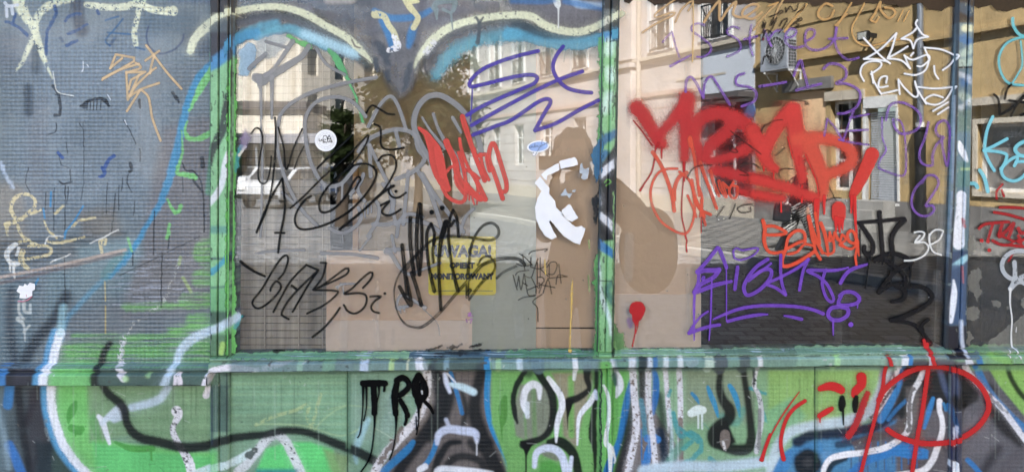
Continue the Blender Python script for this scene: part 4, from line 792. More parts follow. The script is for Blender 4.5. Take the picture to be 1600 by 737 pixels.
# ------------------------------------------------------------ materials of the shopfront
M = {}
M['metal_paint'] = paint_mat("painted_metal", 0.33, alpha=False, fine=0.4, spec=.38)
M['panel_paint'] = paint_mat("painted_pressed_panel", 0.40, alpha=False, spec=.22, grid=0.13, groove_shade=.03, wx=0.35, wz=1.0, fine=0.25)
M['film'] = paint_mat("spray_paint_coat", 0.42, fine=0.15)
M['film_grid'] = paint_mat("paint_on_pressed_glass", 0.26, grid=0.4, fine=0.12, spec=0.45, groove_shade=.06)
M['gloss'] = paint_mat("marker_paint", 0.45, fine=0.08, spec=0.07)
M['glass'] = glass_mat("window_glass", wob=0.02)
M['glass_grid'] = glass_mat("pressed_square_glass", rough=0.12, wob=0.02, grid=0.8)

shop = empty("graffiti_shopfront", (X(800), 0, 0))
tag(shop, "shopfront of glass panes and low panels covered in green, blue and black graffiti", "shopfront")
shop.location = (0, 0, 0)
def pane(x0, x1, y0, y1, mat_, label, leans=None):
    """6 mm sheet of glass as a thin box between its posts"""
    if leans is None: p = [(X(x0), Zp(y1)), (X(x1), Zp(y1)), (X(x1), Zp(y0)), (X(x0), Zp(y0))]
    else: p = leans
    o = MB().prism(p, 0.0, 0.006).build("glass_pane", mat_, shop); o["label"] = label
    return o
def lean(a, b, y0, y1):
    """corners of a pane between the right side of post a and the left side of post b"""
    e0, e1 = post_edges(np.array([float(y0)])), post_edges(np.array([float(y1)]))
    g = lambda v: float(np.atleast_1d(v)[0])
    l1 = g(e1[a][1])-3 if a is not None else None; l0 = g(e0[a][1])-3 if a is not None else None
    r1 = g(e1[b][0])+3; r0 = g(e0[b][0])+3
    return [(X(l1), Zp(y1)), (X(r1), Zp(y1)), (X(r0), Zp(y0)), (X(l0), Zp(y0))]
pane1 = pane(-68, 334, -70, 572, M['glass_grid'], "pressed-pattern glass pane under grey-blue paint and dark drips")
pane2 = pane(0, 0, 0, 0, M['glass'], "wide glass pane with a warning sign, round sticker and black marker loops", lean(0, 1, -70, 556))
pane3 = pane(0, 0, 0, 0, M['glass'], "glass pane with the big dripping red letters and purple writing", lean(1, 2, -70, 548))
pane4 = pane(1505, 1668, -70, 546, M['glass'], "narrow glass pane with light blue letters and peeling film")
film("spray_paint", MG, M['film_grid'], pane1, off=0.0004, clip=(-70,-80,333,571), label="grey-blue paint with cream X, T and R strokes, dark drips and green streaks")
film("spray_paint", MG, M['film'], pane2, off=0.0004, clip=(355,-80,943,571), label="cream outline arcs on grey and blue haze along the top of the pane")
film("spray_paint", MG, M['film'], pane3, off=0.0004, clip=(956,-80,1500,571), label="torn dark film along the top edge and green ragged bottom edge")
film("spray_paint", MG, M['film'], pane4, off=0.0004, clip=(1503,-80,1668,571), label="peeled pale patches of old film and green bottom edge")
# metal
pl = ["post between patterned pane and wide pane, bright green with a black and a white stroke", "post left of the red letters, green at top and black with white slashes below", "post painted blue, white and dark with a long white blot"]
for i in range(3):
    o = piece("post", [331,940,1487][i], [368,967,1518][i], -80, [566,552,544][i], MO, M['metal_paint'], shop, st=1.0, edge=(lambda i: lambda y: post_edges(y)[i])(i), depth=0.05)
    o["label"] = pl[i]
for i, (a, b, g_) in enumerate(LOW): piece("lower_post", a, b, [577,574,568][i], 790, MO, M['metal_paint'], shop, st=1.0, depth=0.05)
def railp(x0, x1, name):
    # follow the slight slope of the rail with a sheared strip
    ys = np.linspace(0, 1, 34); xs = np.arange(x0, x1+0.1, 1.25); PX, PU = np.meshgrid(xs, ys)
    t, b = rail_top(PX)-0.5, rail_bot(PX)+0.5; PY = t+(b-t)*PU
    f = front(PX, np.clip(PY, t+0.6, b-0.6)); col = MO.sample(PX, PY); col[..., 3] = 1
    co = np.stack([X(PX), f, Zp(PY)], -1); H, W = co.shape[:2]
    big = np.zeros((H+2, W+2, 3)); big[1:-1,1:-1] = co; big[0,1:-1] = co[0]; big[-1,1:-1] = co[-1]; big[:,0] = big[:,1]; big[:,-1] = big[:,-2]
    big[0,:,1] = 0.05; big[-1,:,1] = 0.05; big[:,0,1] = 0.05; big[:,-1,1] = 0.05
    bc = np.pad(col, ((1,1),(1,1),(0,0)), mode='edge'); idx = np.arange((H+2)*(W+2)).reshape(H+2, W+2)
    q = np.stack([idx[:-1,:-1], idx[1:,:-1], idx[1:,1:], idx[:-1,1:]], -1).reshape(-1, 4)
    return dense_mesh(name, big.reshape(-1,3), q, bc.reshape(-1,4), M['metal_paint'], shop)
railp(-68, 333.5, "rail")["label"] = "low rail under the patterned pane, plum, blue, white and green"
railp(334.5, 1668, "rail")["label"] = "long grey-green rail under the glass panes"
plab = ["panel with a white and blue arc round bright green", "sage green panel with a thick black wave", "wide panel with black letters TRQ, blue lines and white-topped rings", "panel with white vertical lines and a black hook shape", "panel with red strokes over green and blue", "panel with a white diagonal line between grey and bright green"]
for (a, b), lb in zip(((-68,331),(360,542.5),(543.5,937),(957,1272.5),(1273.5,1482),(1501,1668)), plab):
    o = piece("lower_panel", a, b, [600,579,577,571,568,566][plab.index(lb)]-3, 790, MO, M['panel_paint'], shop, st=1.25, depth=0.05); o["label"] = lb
# skirt of the shopfront below the picture, sill and head
M['skirt'] = mat("painted_skirt", (0.16,0.2,0.16), 0.6, bump=0.2)
MB().box(X(-68), X(1668), -0.012, 0.05, 0.12, Zp(791)).build("skirt_panel", M['skirt'], shop, bevel=0.003)
MB().box(X(-68), X(1668), -0.03, 0.05, Zp(-70)+0.002, Zp(-120)).build("head_rail", mat("dark_head_rail", (0.05,0.05,0.055), 0.5), shop, bevel=0.004)

# ------------------------------------------------------------ tags on the glass and panels
PUR, PUR2, PUR3, RED, ORG, SAL, TAN, INK, GRY, LBL = (96,74,176), (150,100,190), (138,84,200), (204,40,48), (232,88,62), (226,92,80), (232,204,160), (22,22,26), (158,158,158), (136,200,224)
F, G_ = M['film'], M['gloss']
def mk(a=.97, **k): d = dict(a=a, soft=1.3); d.update(k); return d
tagfilm("graffiti_tag", "thin tan angular letters with a crossed X on the patterned pane", pane1, [
 (Q(0,0,"690,430 690,430 725,342 725,342 840,362 840,362 838,385 838,385 645,495 645,495 640,500|645,490 745,440 870,400|690,428 740,385 765,365|790,450 790,450 800,625 800,625 850,540 930,460 975,425|790,455 910,450 910,450 820,500 820,500 805,560|850,395 880,425 790,455|915,285 965,350 1050,460 1135,555|995,320 960,345 910,380|965,350 945,420 940,460|820,600 880,560 995,520|795,695 880,560 880,560 925,600 940,660 955,745 1005,880|870,470 810,600"), 3.6, TAN, mk(.93, core=.4))], G_)
# grey outline letters on the wide pane
gs = [(P(560,100,2.56,"320,440:8 285,380 240,300:9 222,240 235,180 265,140 300,125 340,130 400,170 440,220 480,300 490,350|300,200:5 320,260 360,330:7 400,380 425,440|240,430:7 290,520 345,690|255,440:7 310,530 420,670|30,320:7 60,290 150,262 220,280 240,340 265,380 220,430 150,460|40,250:6 90,160 130,130 160,170 190,260|45,325:6 90,420 120,480|45,325 50,450|120,480:6 150,640|200,430:6 180,640|60,640:7 120,640 200,625 280,640 345,690|0,350:6 30,300|150,270 165,330|100,480:7 140,540 130,600|-30,520:6 10,470 20,440")),
      (P(360,60,2.455,"185,320:6 198,285 240,245 320,205 440,172 560,150|185,320:6 178,400 205,520 262,640 335,720|290,390:6 288,310 325,248 400,225 470,245 520,300|290,390 310,480 360,560 420,560 460,520 500,470|330,40:5 370,100 440,140|200,590:5 260,650|360,560:4 362,585|380,560:3 382,590|405,562:3 405,590|430,555:4 428,620")),
      (Q(1,0,"0,485:14 40,500:18 70,485:14 200,410:11 290,350:9 330,290:8|20,490:10 25,540:7 30,560:5 35,740:4|100,480:7 100,740:4|-40,430:7 -10,400 60,340|230,260:8 120,420:6 60,470:8|60,260:5 200,300")),
      (Q(1,1,"30,0:3 40,300:4 30,740:4|30,0 30,0|220,0:0 220,0:0|700,740:6 760,640:6 770,560 750,520|640,400:6 640,460 680,520|1040,0:4 1090,80 1180,190:6|1230,0:6 1280,90:5|640,560:6 660,620 620,680 540,720 460,690|880,740:6 900,640 960,600 1040,620|700,540:3 700,600|720,545:3 722,590|680,545:3 682,620|1270,736:5 1310,620 1360,570")),
      (Q(1,2,"0,110:4 120,95:5 300,90:5|410,110:6 600,115:5 760,140:6|650,90:4 720,0:4|815,100:8 850,120:7 900,200:6 960,240 1040,210:5 1150,170:5|820,90:8 900,85:6|870,100:5 850,0:5|890,460:5 880,430:5 920,370:5 1060,450:5|890,450:6 950,440:5|900,455:2.5 905,480:2|925,450:2.5 930,475:2|500,320:3 560,300|510,330:2.5 530,300|545,320:2.5 550,360:2.5|530,300:3 620,300|1040,450:1.5 1130,540:1 1150,620:1|540,0:2 545,50:2|280,740:0"))]
gops = []
for s_ in gs:
    s_ = [k for k in s_ if len(k) > 1 and not any(len(p) > 2 and p[2] == 0 for p in k)]
    gops.append((s_, 6.5, GRY, mk(.82, soft=1.6, mod=.12)))
tagfilm("graffiti_tag", "large translucent grey outline letters with loops and drips", pane2, gops, F)
tagfilm("graffiti_tag", "thick purple slanted strokes beside a crossed C shape", pane2, [
 ([[(841,80),(815,86),(785,95),(755,108),(737,124),(735,135),(755,132),(800,121),(828,117),(839,121),(835,130),(815,139),(780,154),(750,168),(730,180)],[(910,112),(880,122),(840,140),(800,161),(765,180),(737,196)],[(739,211),(775,197),(800,187),(840,160),(856,155),(860,161),(850,178),(836,204),(836,204),(870,192),(905,172),(935,157)],[(880,73),(869,88),(864,105),(870,122),(885,137),(905,143),(924,145)]], 6, PUR, mk(.97, core=.3)),
 ([[(738,137),(737,165),(735,190)]], 1.8, PUR, mk(1))], G_)
tagfilm("graffiti_tag", "salmon red jagged tag with a heavy wedge", pane2, [
 (P(640,180,4.606,"70,95:5 120,135:9 150,190:14 180,250:20 195,330:22 215,410:20 245,480:16 275,530:10|200,240:10 220,330:14 240,430:12|235,520:6 280,590 350,625 395,610 405,540 400,450 385,370 355,270|250,430:5 290,380 330,360|265,190:10 275,220 300,270 330,340 345,430 380,500 440,550 510,600|360,170:5 375,250 420,370 480,470:7 545,605:8|380,10:8 400,80:9 430,170:8 470,290:7 540,470:7|465,240:5 490,330 520,420|510,280:5 530,380 570,465|500,290:6 550,285 560,340 575,400|590,380:7 570,300 585,220 605,205 630,260 660,360 695,480 695,540 680,550|595,380:7 620,450 670,600:7|330,440:6 345,500 390,560|410,500:8 470,570 500,590|400,390:5 460,420 500,455|485,470:4 490,550 485,640:2|430,560:2.5 430,610|450,590:3 465,640"), 5.5, SAL, mk(.96, core=.25))], G_)
tagfilm("graffiti_tag", "black marker loops and arcs round the sticker, tall on the left", pane2, [
 (Q(1,1,"-30,100:2.5 0,65 30,80 42,140 25,250 15,340 20,390 42,412 70,395 90,320 97,240|120,0:3 125,120 115,300 95,460 60,590 5,715|5,715:3.6 55,590 110,470 165,380 165,380 175,460 182,540 175,620 152,736 140,840|120,718 178,718|290,70:2.6 240,180 190,322 175,190 140,60|240,320:2 265,250 300,180|385,315:3.4 450,250 600,110|215,565:2.8 300,490 420,370 540,265 640,170 700,110 690,160 640,240 560,330 450,430|450,430:3.4 400,510 400,575 430,592 490,565 560,490 610,400 640,368 655,385 640,410 622,445|560,330:3.4 620,295 690,288 740,315 752,360 720,430 650,520 560,600 440,665 330,695 270,690 245,650 255,590 300,520 345,488 330,500|525,695:4 600,635 680,570 790,470 862,425|765,268:3 790,238 840,232 872,260 875,310 850,370 800,450 730,520|740,40:3.2 775,60 782,110 780,160 800,193 850,200 925,188|845,425:3.2 830,460 850,492 890,498 938,468|780,548:3.2 835,520 800,560 788,590 810,608 850,605 905,572|690,-30:3.2 725,-75 780,-50 820,-25 865,-20"), 3.2, INK, mk(.95, mod=.06)),
 (Q(1,1,"875,460"), 4.5, INK, mk(1))], G_)
tagfilm("graffiti_tag", "black marker letters GABS above the bottom left of the wide pane", pane2, [
 (Q(1,2,"-95,160:4.5 -60,190 0,228:4 55,252|142,270:3.2 175,230 200,160 195,125 165,135 110,210 40,330 -20,410 0,450 40,445 100,400 150,340 155,305 125,285 95,325 92,342|110,475:3.2 150,400 220,280 315,182 315,182 390,215 390,215 320,320 230,475|225,312:4 252,332|390,215 270,330 200,410 162,480 170,500 205,520|405,168:3 440,170 440,170 415,260 360,335 360,335 470,290 560,245 580,215 560,205 470,270 400,320 360,338 480,342 512,358 430,430 320,485|670,325:3.2 715,275 730,240 715,228 660,270 600,330 555,362 640,358 685,370 692,410 670,455 620,485 575,470 550,432|525,450:3.4 490,500 430,570 355,632|715,380:3.2 780,378 740,410 720,445 735,472 770,482"), 3.3, INK, mk(.95, mod=.06)),
 (Q(1,2,"805,360"), 4, INK, mk(1))], G_)
tagfilm("graffiti_tag", "black scribble with wide loop over the yellow warning sign", pane2, [
 (P(600,320,3.685,"105,232:6 115,330:6 135,510:6|90,470:5.5 155,575:6 130,420:5.5|152,75:6 150,180 160,300 175,400|160,390:6 190,480 215,575:6|205,-5:6 192,100 188,250 205,400:6|212,0:5 218,150 215,300 205,400|270,110:5 248,160 248,250 262,370 290,495:6|272,108:4.5 290,160 285,230|398,30:4.5 378,90 372,200 392,350 425,490:6|398,30:4.5 420,80 430,180|360,95:7 330,200:7 318,300:5 318,420 328,600:5|355,100:8 340,160:9 330,180:7|385,120:4.5 405,90|295,200:4 280,260 285,330|430,480:3 430,500"), 5, INK, mk(.97, core=.3)),
 (P(600,320,3.685,"480,530:5.5 482,430 490,320:4 502,240 530,170 570,120 620,104 655,130 660,170 630,198 580,202 500,188 420,183 350,182 270,208 180,290:3 100,380:2.5 65,460 60,530:2 80,620:2 120,680:3 170,702 230,695:4.5 320,620:4.5 420,505:4.5 520,395:5 560,350 610,325 670,310 760,308 800,330 810,345|540,345:3 565,305 605,298 640,340 625,390 560,450:4 490,545:3|650,420:3.5 690,385 760,352|480,510:6 495,490:6|230,250:4 180,300 130,370"), 4, INK, mk(.92, core=.75)),
 (P(600,320,3.685,"275,42|335,17"), 7, INK, mk(1, wob=1))], G_)
tagfilm("graffiti_tag", "fine spidery black pen writing right of the warning sign", pane2, [
 (P(800,380,5.67,"65,92 115,125 175,185|95,100 115,240|40,180 100,200 180,190|168,125 165,210|30,280 60,250 150,238|230,135 200,220 170,300 120,290|225,170 225,350|170,210 240,225 290,200 325,150|250,125 250,300|250,225 320,290|310,210 340,170 385,165 400,200 370,270 320,270|330,190 330,310|415,185 435,350|390,360 410,280 490,295|320,310 400,300 490,292|10,280 45,410|60,290 45,380|60,290 80,410 105,270|100,350 140,375|110,270 130,400 150,460 210,455|170,300 210,380 212,440|140,410 190,390 240,370|220,360 245,350 240,395 220,380|230,300 270,300 285,330 250,370|270,350 240,440|275,440 320,320 350,445|270,370 380,390|55,500 110,475 200,465|265,450 185,515 225,570 230,690|150,95 180,70 315,50 290,70"), 1.3, (44,38,34), mk(.92, soft=1.1))], G_)
tagfilm("graffiti_tag", "small lilac scrawl under the warning sign", pane2, [(Q(1,2,"1325,485 1345,480 1325,500 1355,500|1315,520 1320,540|1330,525 1350,518 1340,545|1330,500 1345,490"), 1.4, (196,120,196), mk(.8))], G_)
tagfilm("graffiti_tag", "dripping line of yellow paint beside the second post", pane2, [(Q(2,2,"378,275:1 374,340:3 372,450:3|372,460:2 366,560:2 362,700:2|358,715:4 366,716:4|205,150:1.5 210,240:2"), 2.4, (232,198,104), mk(.95, chip=.15))], G_)
# red letters
rk = dict(a=.88, soft=11, grain=.35, halo=.3, mod=.08)
tagfilm("graffiti_tag", "big soft-edged red spray letters with long drips", pane3, [
 (P(980,130,3.073,"45,118:24 75,150:24 110,210:22 150,275:20|165,240:14 215,180:18 265,120:20|150,290:14 175,295:12|288,75:26 282,150:24 278,250:18 275,360:15|345,390:10 345,330:15 325,250:18 345,180:22 400,150:22 470,150:22 500,200:22 460,250:20 400,300:20 370,360:16|520,160:18 570,200:22 620,270:22 660,350:16|400,375:14 480,355:14 560,320:18 620,290:16|410,420:14 480,430:18 560,450:18 676,465:16|530,515:10 600,535:12 676,540:12"), 20, RED, rk)], F)
tagfilm("graffiti_tag", "orange-red spray letter P and exclamation mark with drips", pane3, [
 (P(1180,150,3.073,"-10,170:24 20,240:22 60,320:18 95,350:14|40,270:20 80,190:22 130,110:22 175,70:24|185,70:24 190,130:26 200,200:26 205,300:16 225,380:16 222,410:10|-10,400:16 60,415:16 150,440:18 230,470:18 300,490:14|-10,470:12 70,485:14 130,492:12"), 20, (220,60,52), rk),
 (P(1180,150,3.073,"200,210:18 280,200:20 380,215:18 450,255:18 465,305:18 430,345:18 350,375:16|265,250:26 300,330:24 325,410:18 325,480:12"), 20, (226,88,62), rk),
 (P(1180,150,3.073,"560,280:22 520,370:20 480,450:16 465,480:10|400,540:22 400,575:22"), 20, (222,62,50), dict(a=.95, soft=3, grain=.2))], F)
tagfilm("graffiti_tag", "thin red drips running down from the big red letters", pane3, [
 (P(980,130,3.073,"150,290:5 135,320:2.4 130,370 115,430 80,485 62,515:3.4|165,310:3 165,360:2|270,380:4 270,450:2 262,560:2 262,640 275,700:2 282,745:2.5|277,380 274,470|30,180:2 70,230 120,300|355,650:1.8 355,715:1.8"), 2, (186,34,42), mk(1)),
 (Q(2,2,"1080,0:2 1092,30 1088,60 1092,100:2.4"), 2.2, (200,44,44), mk(1)),
 (P(1180,150,3.073,"40,340:3 40,360:1.8|88,360:2.4 88,400:1.8|208,290 210,330:2|225,430:3 222,445:2|225,480:3 222,510:2.6|123,510 124,555:2.8|290,500:6 285,570:2.4|300,500:6 300,600:2.6|330,480:5 330,565:2.8|462,480:5 460,560:2.8|477,480:5 478,560 488,700:2.4 495,760:2.6|388,585:7 386,650:2.4|402,590:7 405,655:2.4|418,590:5 418,640:2.4|240,280:2 290,400 305,480|155,195:2 180,300"), 2.2, (224,52,48), mk(1))], G_)
tagfilm("graffiti_tag", "round red blot with two drips near the second post", pane3, [
 ([[(991,484,16),(995,480,20),(999,482,18),(996,492,16),(992,498,10)]], 18, (200,44,52), mk(1, wob=1)),
 ([[(992,500,7),(993,508,2.5),(992,520,2),(988,540,2.4)],[(996,500,5),(996,510,2),(993,520,2)]], 2, (196,44,50), mk(1)),
 ([[(983,500),(985,508)]], 8, (150,100,170), dict(a=.5, soft=7))], G_)
tagfilm("graffiti_tag", "orange drippy writing below the left end of the red letters", pane3, [
 (P(980,130,3.073,"122,332:6 160,390 190,460 215,540 225,612:6|225,560:6 228,500 250,450 285,430|240,410:4 190,412 150,430 120,480 112,540 125,600 160,660 220,705 275,722 305,690 322,620 320,550 300,470 250,425|302,260:6 320,350:5 335,450:5 345,540:4|300,270:8 305,300:7|310,465:5 320,520 345,600 400,630:5|290,540:4 320,610 330,640|355,560:4 360,620 375,680|350,380:6 370,440:5 400,520 428,600:5|345,500:4 360,560 350,640|400,420:5 415,480 440,540|440,470:5 450,510 475,545 455,480 480,500|500,490:4 530,500 520,550 495,540 490,510 510,475|330,560 370,640"), 5, (232,96,66), mk(.93, core=.45))], G_)
tagfilm("graffiti_tag", "orange writing over the walking pedestrian's reflection", pane3, [
 (P(1190,300,5.265,"10,235:6 25,300:6 20,400 50,480:5 110,500 190,485|20,285:5 100,280 200,330 140,350 20,350|355,405:5 350,340 310,315 260,330 215,380 195,470 165,560:6 175,605 240,600 340,550 430,490|200,470:5 290,420 350,400|215,510:4 290,490 350,430 420,440|385,200:6 410,290 450,400 500,500:5|440,170:5 465,340 475,420|485,255:6 520,350 545,500:4|385,210:5 420,400 430,410|560,330:4 555,400 590,380 600,330 620,390|545,510:4 590,490 590,410 560,340|600,330:4 640,400 660,350 690,390 640,430 680,450|765,340:5 735,315 705,345 715,400 760,420 780,390|765,340:5 785,450 770,530:4 780,610:4|640,400:4 680,450 740,465 800,410|790,400:3 800,520|430,410:5 440,480 480,550|520,500:3 545,520"), 4.6, (236,94,58), mk(.95, mod=.05))], G_)
tagfilm("graffiti_tag", "violet writing EIGHT with underline and an 8 at the bottom of the red-lettered pane", pane3, [
 (P(1060,370,4.607,"280,78:6 240,130 190,190 135,250:7|290,80:6 320,150 345,220:5.5|140,255:7 190,240 270,240:8 290,235|290,240:7 250,290 160,340 115,395:7|145,270 140,330 115,390|115,398:7 170,380 260,345 380,318:5|175,300:6 180,290|425,215:5.5 405,375:5.5|640,160:6 560,215 500,290 470,360 490,415 550,400 620,345 665,280 660,235 600,240 505,310|665,190:4 560,270|735,130:5 735,250 745,340 770,410:5|770,415:5 700,365 640,335 730,290 850,225 935,160|930,165:5 895,250 870,380:5|1220,220:3 1110,240:5 930,240:5 1000,280 1060,330 1100,400 1115,450 1095,465 1060,430 1035,350 1040,290 1060,235|1165,330:6 1200,270 1250,230 1360,195:4|400,140:3 395,100 420,80 460,95 570,80 540,130 450,165 400,150|1160,420:6 1200,395 1260,400 1300,440 1280,475 1210,490 1150,480 1170,420|1160,500:6.5 1100,510 1075,555 1100,590 1160,595 1215,560 1215,515 1160,500|250,590:3 330,555:5 440,515:5.5 570,495 700,492 850,500 960,520 1040,550:6|355,605:5.5 450,580 560,560 640,555:3|760,565:3 820,575:5 885,590:5.5|210,535:4 160,570 110,630 75,690:5|75,690:5.5 160,660 230,640 295,630:5"), 5, PUR3, mk(.97, core=.35)),
 (P(1060,370,4.607,"1238,628"), 8, PUR3, mk(1)),
 (P(1060,370,4.607,"115,410:4 112,500 112,740:2|240,290:3 235,450 232,560 220,740:2|343,220 345,400 345,600:1.8|1112,600:4 1112,705:2|1288,480 1286,510"), 2, PUR3, mk(.95))], G_)
tagfilm("graffiti_tag", "lilac marker numbers and word Street along the top of the red-lettered pane", pane3, [
 (Q(2,0,"940,265:2.5 970,230 1000,200 1000,200 1020,280 1045,360|990,415:4 1045,385 1120,345:3|1200,160:3 1160,148 1125,165 1125,195 1180,235 1235,280 1240,320 1200,355 1155,358|1420,180:3 1380,168 1345,190 1350,215 1405,245 1430,290 1410,325 1345,355|1495,160:3 1485,240 1490,300 1505,350|1450,248 1530,230|1575,190 1600,250 1620,290|1600,250 1640,200 1680,190|1710,240 1760,225 1775,195 1740,182 1710,220 1712,270 1760,300 1820,290|1835,260 1880,235 1890,195 1850,185 1830,230 1840,290 1890,315 1960,300 2010,250 2030,170|2025,170 2018,270 2045,335 2100,375 2165,362|1980,245 2095,240"), 3.6, PUR2, mk(.84, core=.6))], G_)
tagfilm("graffiti_tag", "lilac marker letters MS and number 13 in the middle row", pane3, [
 (Q(2,0,"1085,575 1088,510 1115,482 1150,520 1195,612|1195,612 1205,520 1245,480 1290,540 1360,655|1450,460 1405,480 1405,530 1480,545 1525,580 1510,635 1435,665|1545,542:4 1620,530 1710,515:4|1760,475 1800,380 1820,440 1845,535|1775,565:4 1850,545 1930,525|1945,432 1980,402 2040,405 2085,440 2080,490 2025,522 2090,525 2160,560 2175,610 2150,670 2090,705 2035,712"), 4, PUR2, mk(.92, core=.6)),
 (P(1180,150,3.073,"330,190 345,110 345,110 380,150 420,215 420,215 465,85 470,80|455,105 545,88|450,168 540,162|400,210 470,225 545,235"), 3.2, PUR2, mk(.82, core=.5))], G_)
tagfilm("graffiti_tag", "lilac marker loops in front of the reflected white shutter and drainpipe", pane3, [
 (Q(3,1,"710,0:3 712,120 735,200 700,260 690,310 740,335 820,362 855,345 860,240 850,100 830,30 800,10|735,15 760,-75 830,-95 910,-60 950,-10 940,60 890,92 830,100 790,60 780,10|1000,30 980,120 945,210 950,270 980,295 1025,295 1025,240 1050,170 1095,125 1065,115 1045,80 1060,35 1100,18 1130,60 1130,180 1118,300 1090,200 1085,120|960,405 985,365 1035,360 1062,395 1050,440 1000,520 985,550 1025,548 1035,575 1005,608 950,610 905,570 895,510 920,440 980,375"), 3.8, PUR2, mk(.92, core=.6))], G_)
tagfilm("graffiti_tag", "pale orange script along the top edge of the red-lettered pane", pane3, [
 (Q(2,0,"815,205:3 900,150 1010,95 1000,80 900,110 900,85 960,40 1030,-10|1020,140:3 1060,60 1120,10 1130,20 1100,70|1200,140:4 1250,60 1295,10 1295,60 1300,130 1350,60 1400,15 1380,90 1440,110 1500,80 1540,40 1500,30 1450,60 1440,100 1500,120 1560,80|1510,190:3 1560,120 1650,30|1700,-10:3 1660,60 1640,130"), 4.2, (214,178,128), mk(.85, mod=.1)),
 (Q(2,0,"1132,20:2 1132,200 1127,388:2.2"), 2.2, (222,188,128), mk(.9)),
 (Q(3,0,"0,40:3 60,20|110,190 180,100 240,30|100,200 160,120|400,40:4 360,25 320,60 312,100 345,125 390,110 410,70|430,165:3 470,100 520,20|420,160 490,90|560,100:3 600,25 560,100 525,170 530,230 570,275 640,288 740,265 840,245|640,125:4 670,80 700,15 700,60 750,115 790,90 780,60 730,50|640,130 670,140 690,110|810,135:2.5 840,70|845,135:2.5 880,70"), 3.4, (214,172,110), mk(.8, mod=.1))], G_)
tagfilm("graffiti_tag", "small black scrawl on the wall reflection beside the air conditioner", pane3, [
 (P(1190,0,5.67,"70,150 130,130 170,95 185,110 160,125|210,70 215,110 250,60 280,100 310,85 320,40|380,40 370,80 320,110|20,180 5,250 35,200 10,290|100,165 80,230 130,160 95,250 60,300|150,300 200,230 225,170 190,180 160,230|250,240 300,200 355,180 340,160 300,210 330,220 310,240|0,360 40,270 90,300|5,570 30,500 90,520 75,560"), 2.0, (58,50,48), mk(.85))], G_)
tagfilm("graffiti_tag", "crisp white lettering with a four-pointed star in the upper right", pane3, [
 (Q(3,0,"595,240 700,350 760,398|595,370 660,372 740,385|600,372 700,310 800,210 800,210 770,310 745,365 745,365 810,330 870,292|745,368 830,380 885,430 885,430|850,348 870,400 885,430|905,332 890,350|850,350 900,375 990,345 1005,375 960,415 930,415|1005,375 980,440 920,470 850,462|975,300 1005,375|975,300 1080,312 1165,350 1165,365 1130,410 1088,440|1035,415 1040,460 1062,495|830,245 830,245 900,205 930,172 930,172 960,215 998,232 998,232 930,250 905,305 905,305 885,255 830,245|930,172 920,150 930,128|597,508 575,460 590,410 640,385 700,390 700,420 640,465|645,450 655,500 700,580 715,585 805,565|650,470 655,520|745,540 690,545 700,490 740,480 735,520|820,590 812,498 812,498 850,550 910,605 935,590 915,510 915,510 930,560 985,650|935,545 1040,555 1155,545 1155,545 1110,620 1050,655 990,645 980,620 1030,595 1090,610|1028,695 1122,640|1058,715 1124,672"), 2.9, (244,244,242), mk(.98))], G_)
tagfilm("graffiti_tag", "charcoal letters DT and a long black squiggle at the right of the red-lettered pane", pane3, [
 (Q(3,1,"565,655:6 700,645 850,630:6|695,590:7 700,660 715,850:7|580,670:7 630,740 655,790 650,840 625,858 600,835 600,805:7|850,640:8 800,690 770,760 780,850:8|570,700:3 575,870:2"), 7, (48,47,50), mk(.95)),
 (Q(3,2,"665,152:7 720,122 790,112 850,130 890,165|665,155:7 720,150 770,180 820,215 855,260 860,310|895,170:7 830,195 790,225 740,280 690,350:6 700,345 760,310 850,295|800,315:7 845,335 855,370 830,400 770,412:5|860,320:7 930,315 985,330 1020,370 1000,420 930,465 840,505 765,525:6|765,528:6 850,538 920,560 960,600 1012,672:7|1000,522:5 960,555 965,590"), 7, (44,44,47), mk(.95, mod=.04)),
 (Q(3,2,"628,110:5 625,180:2.4 605,325:2|712,110:4 712,180:2|780,120:4 782,170:2|768,220:4 765,300:2|890,180:3 882,300:2"), 2.2, (44,44,47), mk(1))], G_)
tagfilm("graffiti_tag", "small white 3e in thin paint left of the third post", pane3, [
 (Q(3,1,"912,715 950,710 975,722 955,760 915,778|1010,800 1005,740 1040,700 1090,705 1080,735|"[:-1]), 2.6, (238,238,232), mk(.97)),
 (Q(3,2,"945,0 918,40 975,42 1000,75 975,120 915,150 850,155|1085,-5 1060,30 1000,60|1005,-10 1008,50 1030,100 1080,120"), 2.6, (238,238,232), mk(.97))], G_)
tagfilm("graffiti_tag", "thin dark marker squiggles beside the red letters", pane3, [
 (P(980,130,3.073,"285,460 310,415 350,395 405,393|495,230 560,280 640,340|500,300 530,330 500,330 490,310|540,440 580,440 540,410 545,390 600,385 640,410|600,580 560,585 530,600 545,620 590,615 590,595|430,640 465,590|490,650 520,580|640,230 660,200"), 1.8, (70,56,54), mk(.8)),
 (P(1180,150,3.073,"30,175 40,150 90,120 130,115|100,285 140,250|120,390 110,370 130,350 180,350|170,20 230,25 255,40 235,40|340,500 380,490 410,490|355,440 385,500"), 1.6, (70,56,54), mk(.75))], G_)
tagfilm("graffiti_tag", "light blue marker letters on the narrow right pane", pane4, [
 (Q(3,0,"1525,118:5 1530,165 1570,220 1640,235|1640,235:4 1560,240 1480,280 1440,360 1450,450 1500,520 1600,535|1575,260:3 1585,400 1560,460 1520,525"), 4.5, (120,202,206), mk(.93)),
 (Q(3,1,"1400,-5:5 1365,80 1350,190 1370,260 1410,330|1345,205:5 1410,175 1490,132|1345,205 1430,212 1485,230 1480,270 1455,330 1475,375 1530,395 1580,375 1620,330|1620,140:6 1565,165 1540,200 1570,235 1620,240|1450,320:5 1500,270 1545,245 1555,260 1535,300|1545,275 1620,272|1262,410:6 1290,412 1305,435:6|1320,328:6 1350,380 1370,460:6"), 5, LBL, mk(.95, mod=.04))], G_)
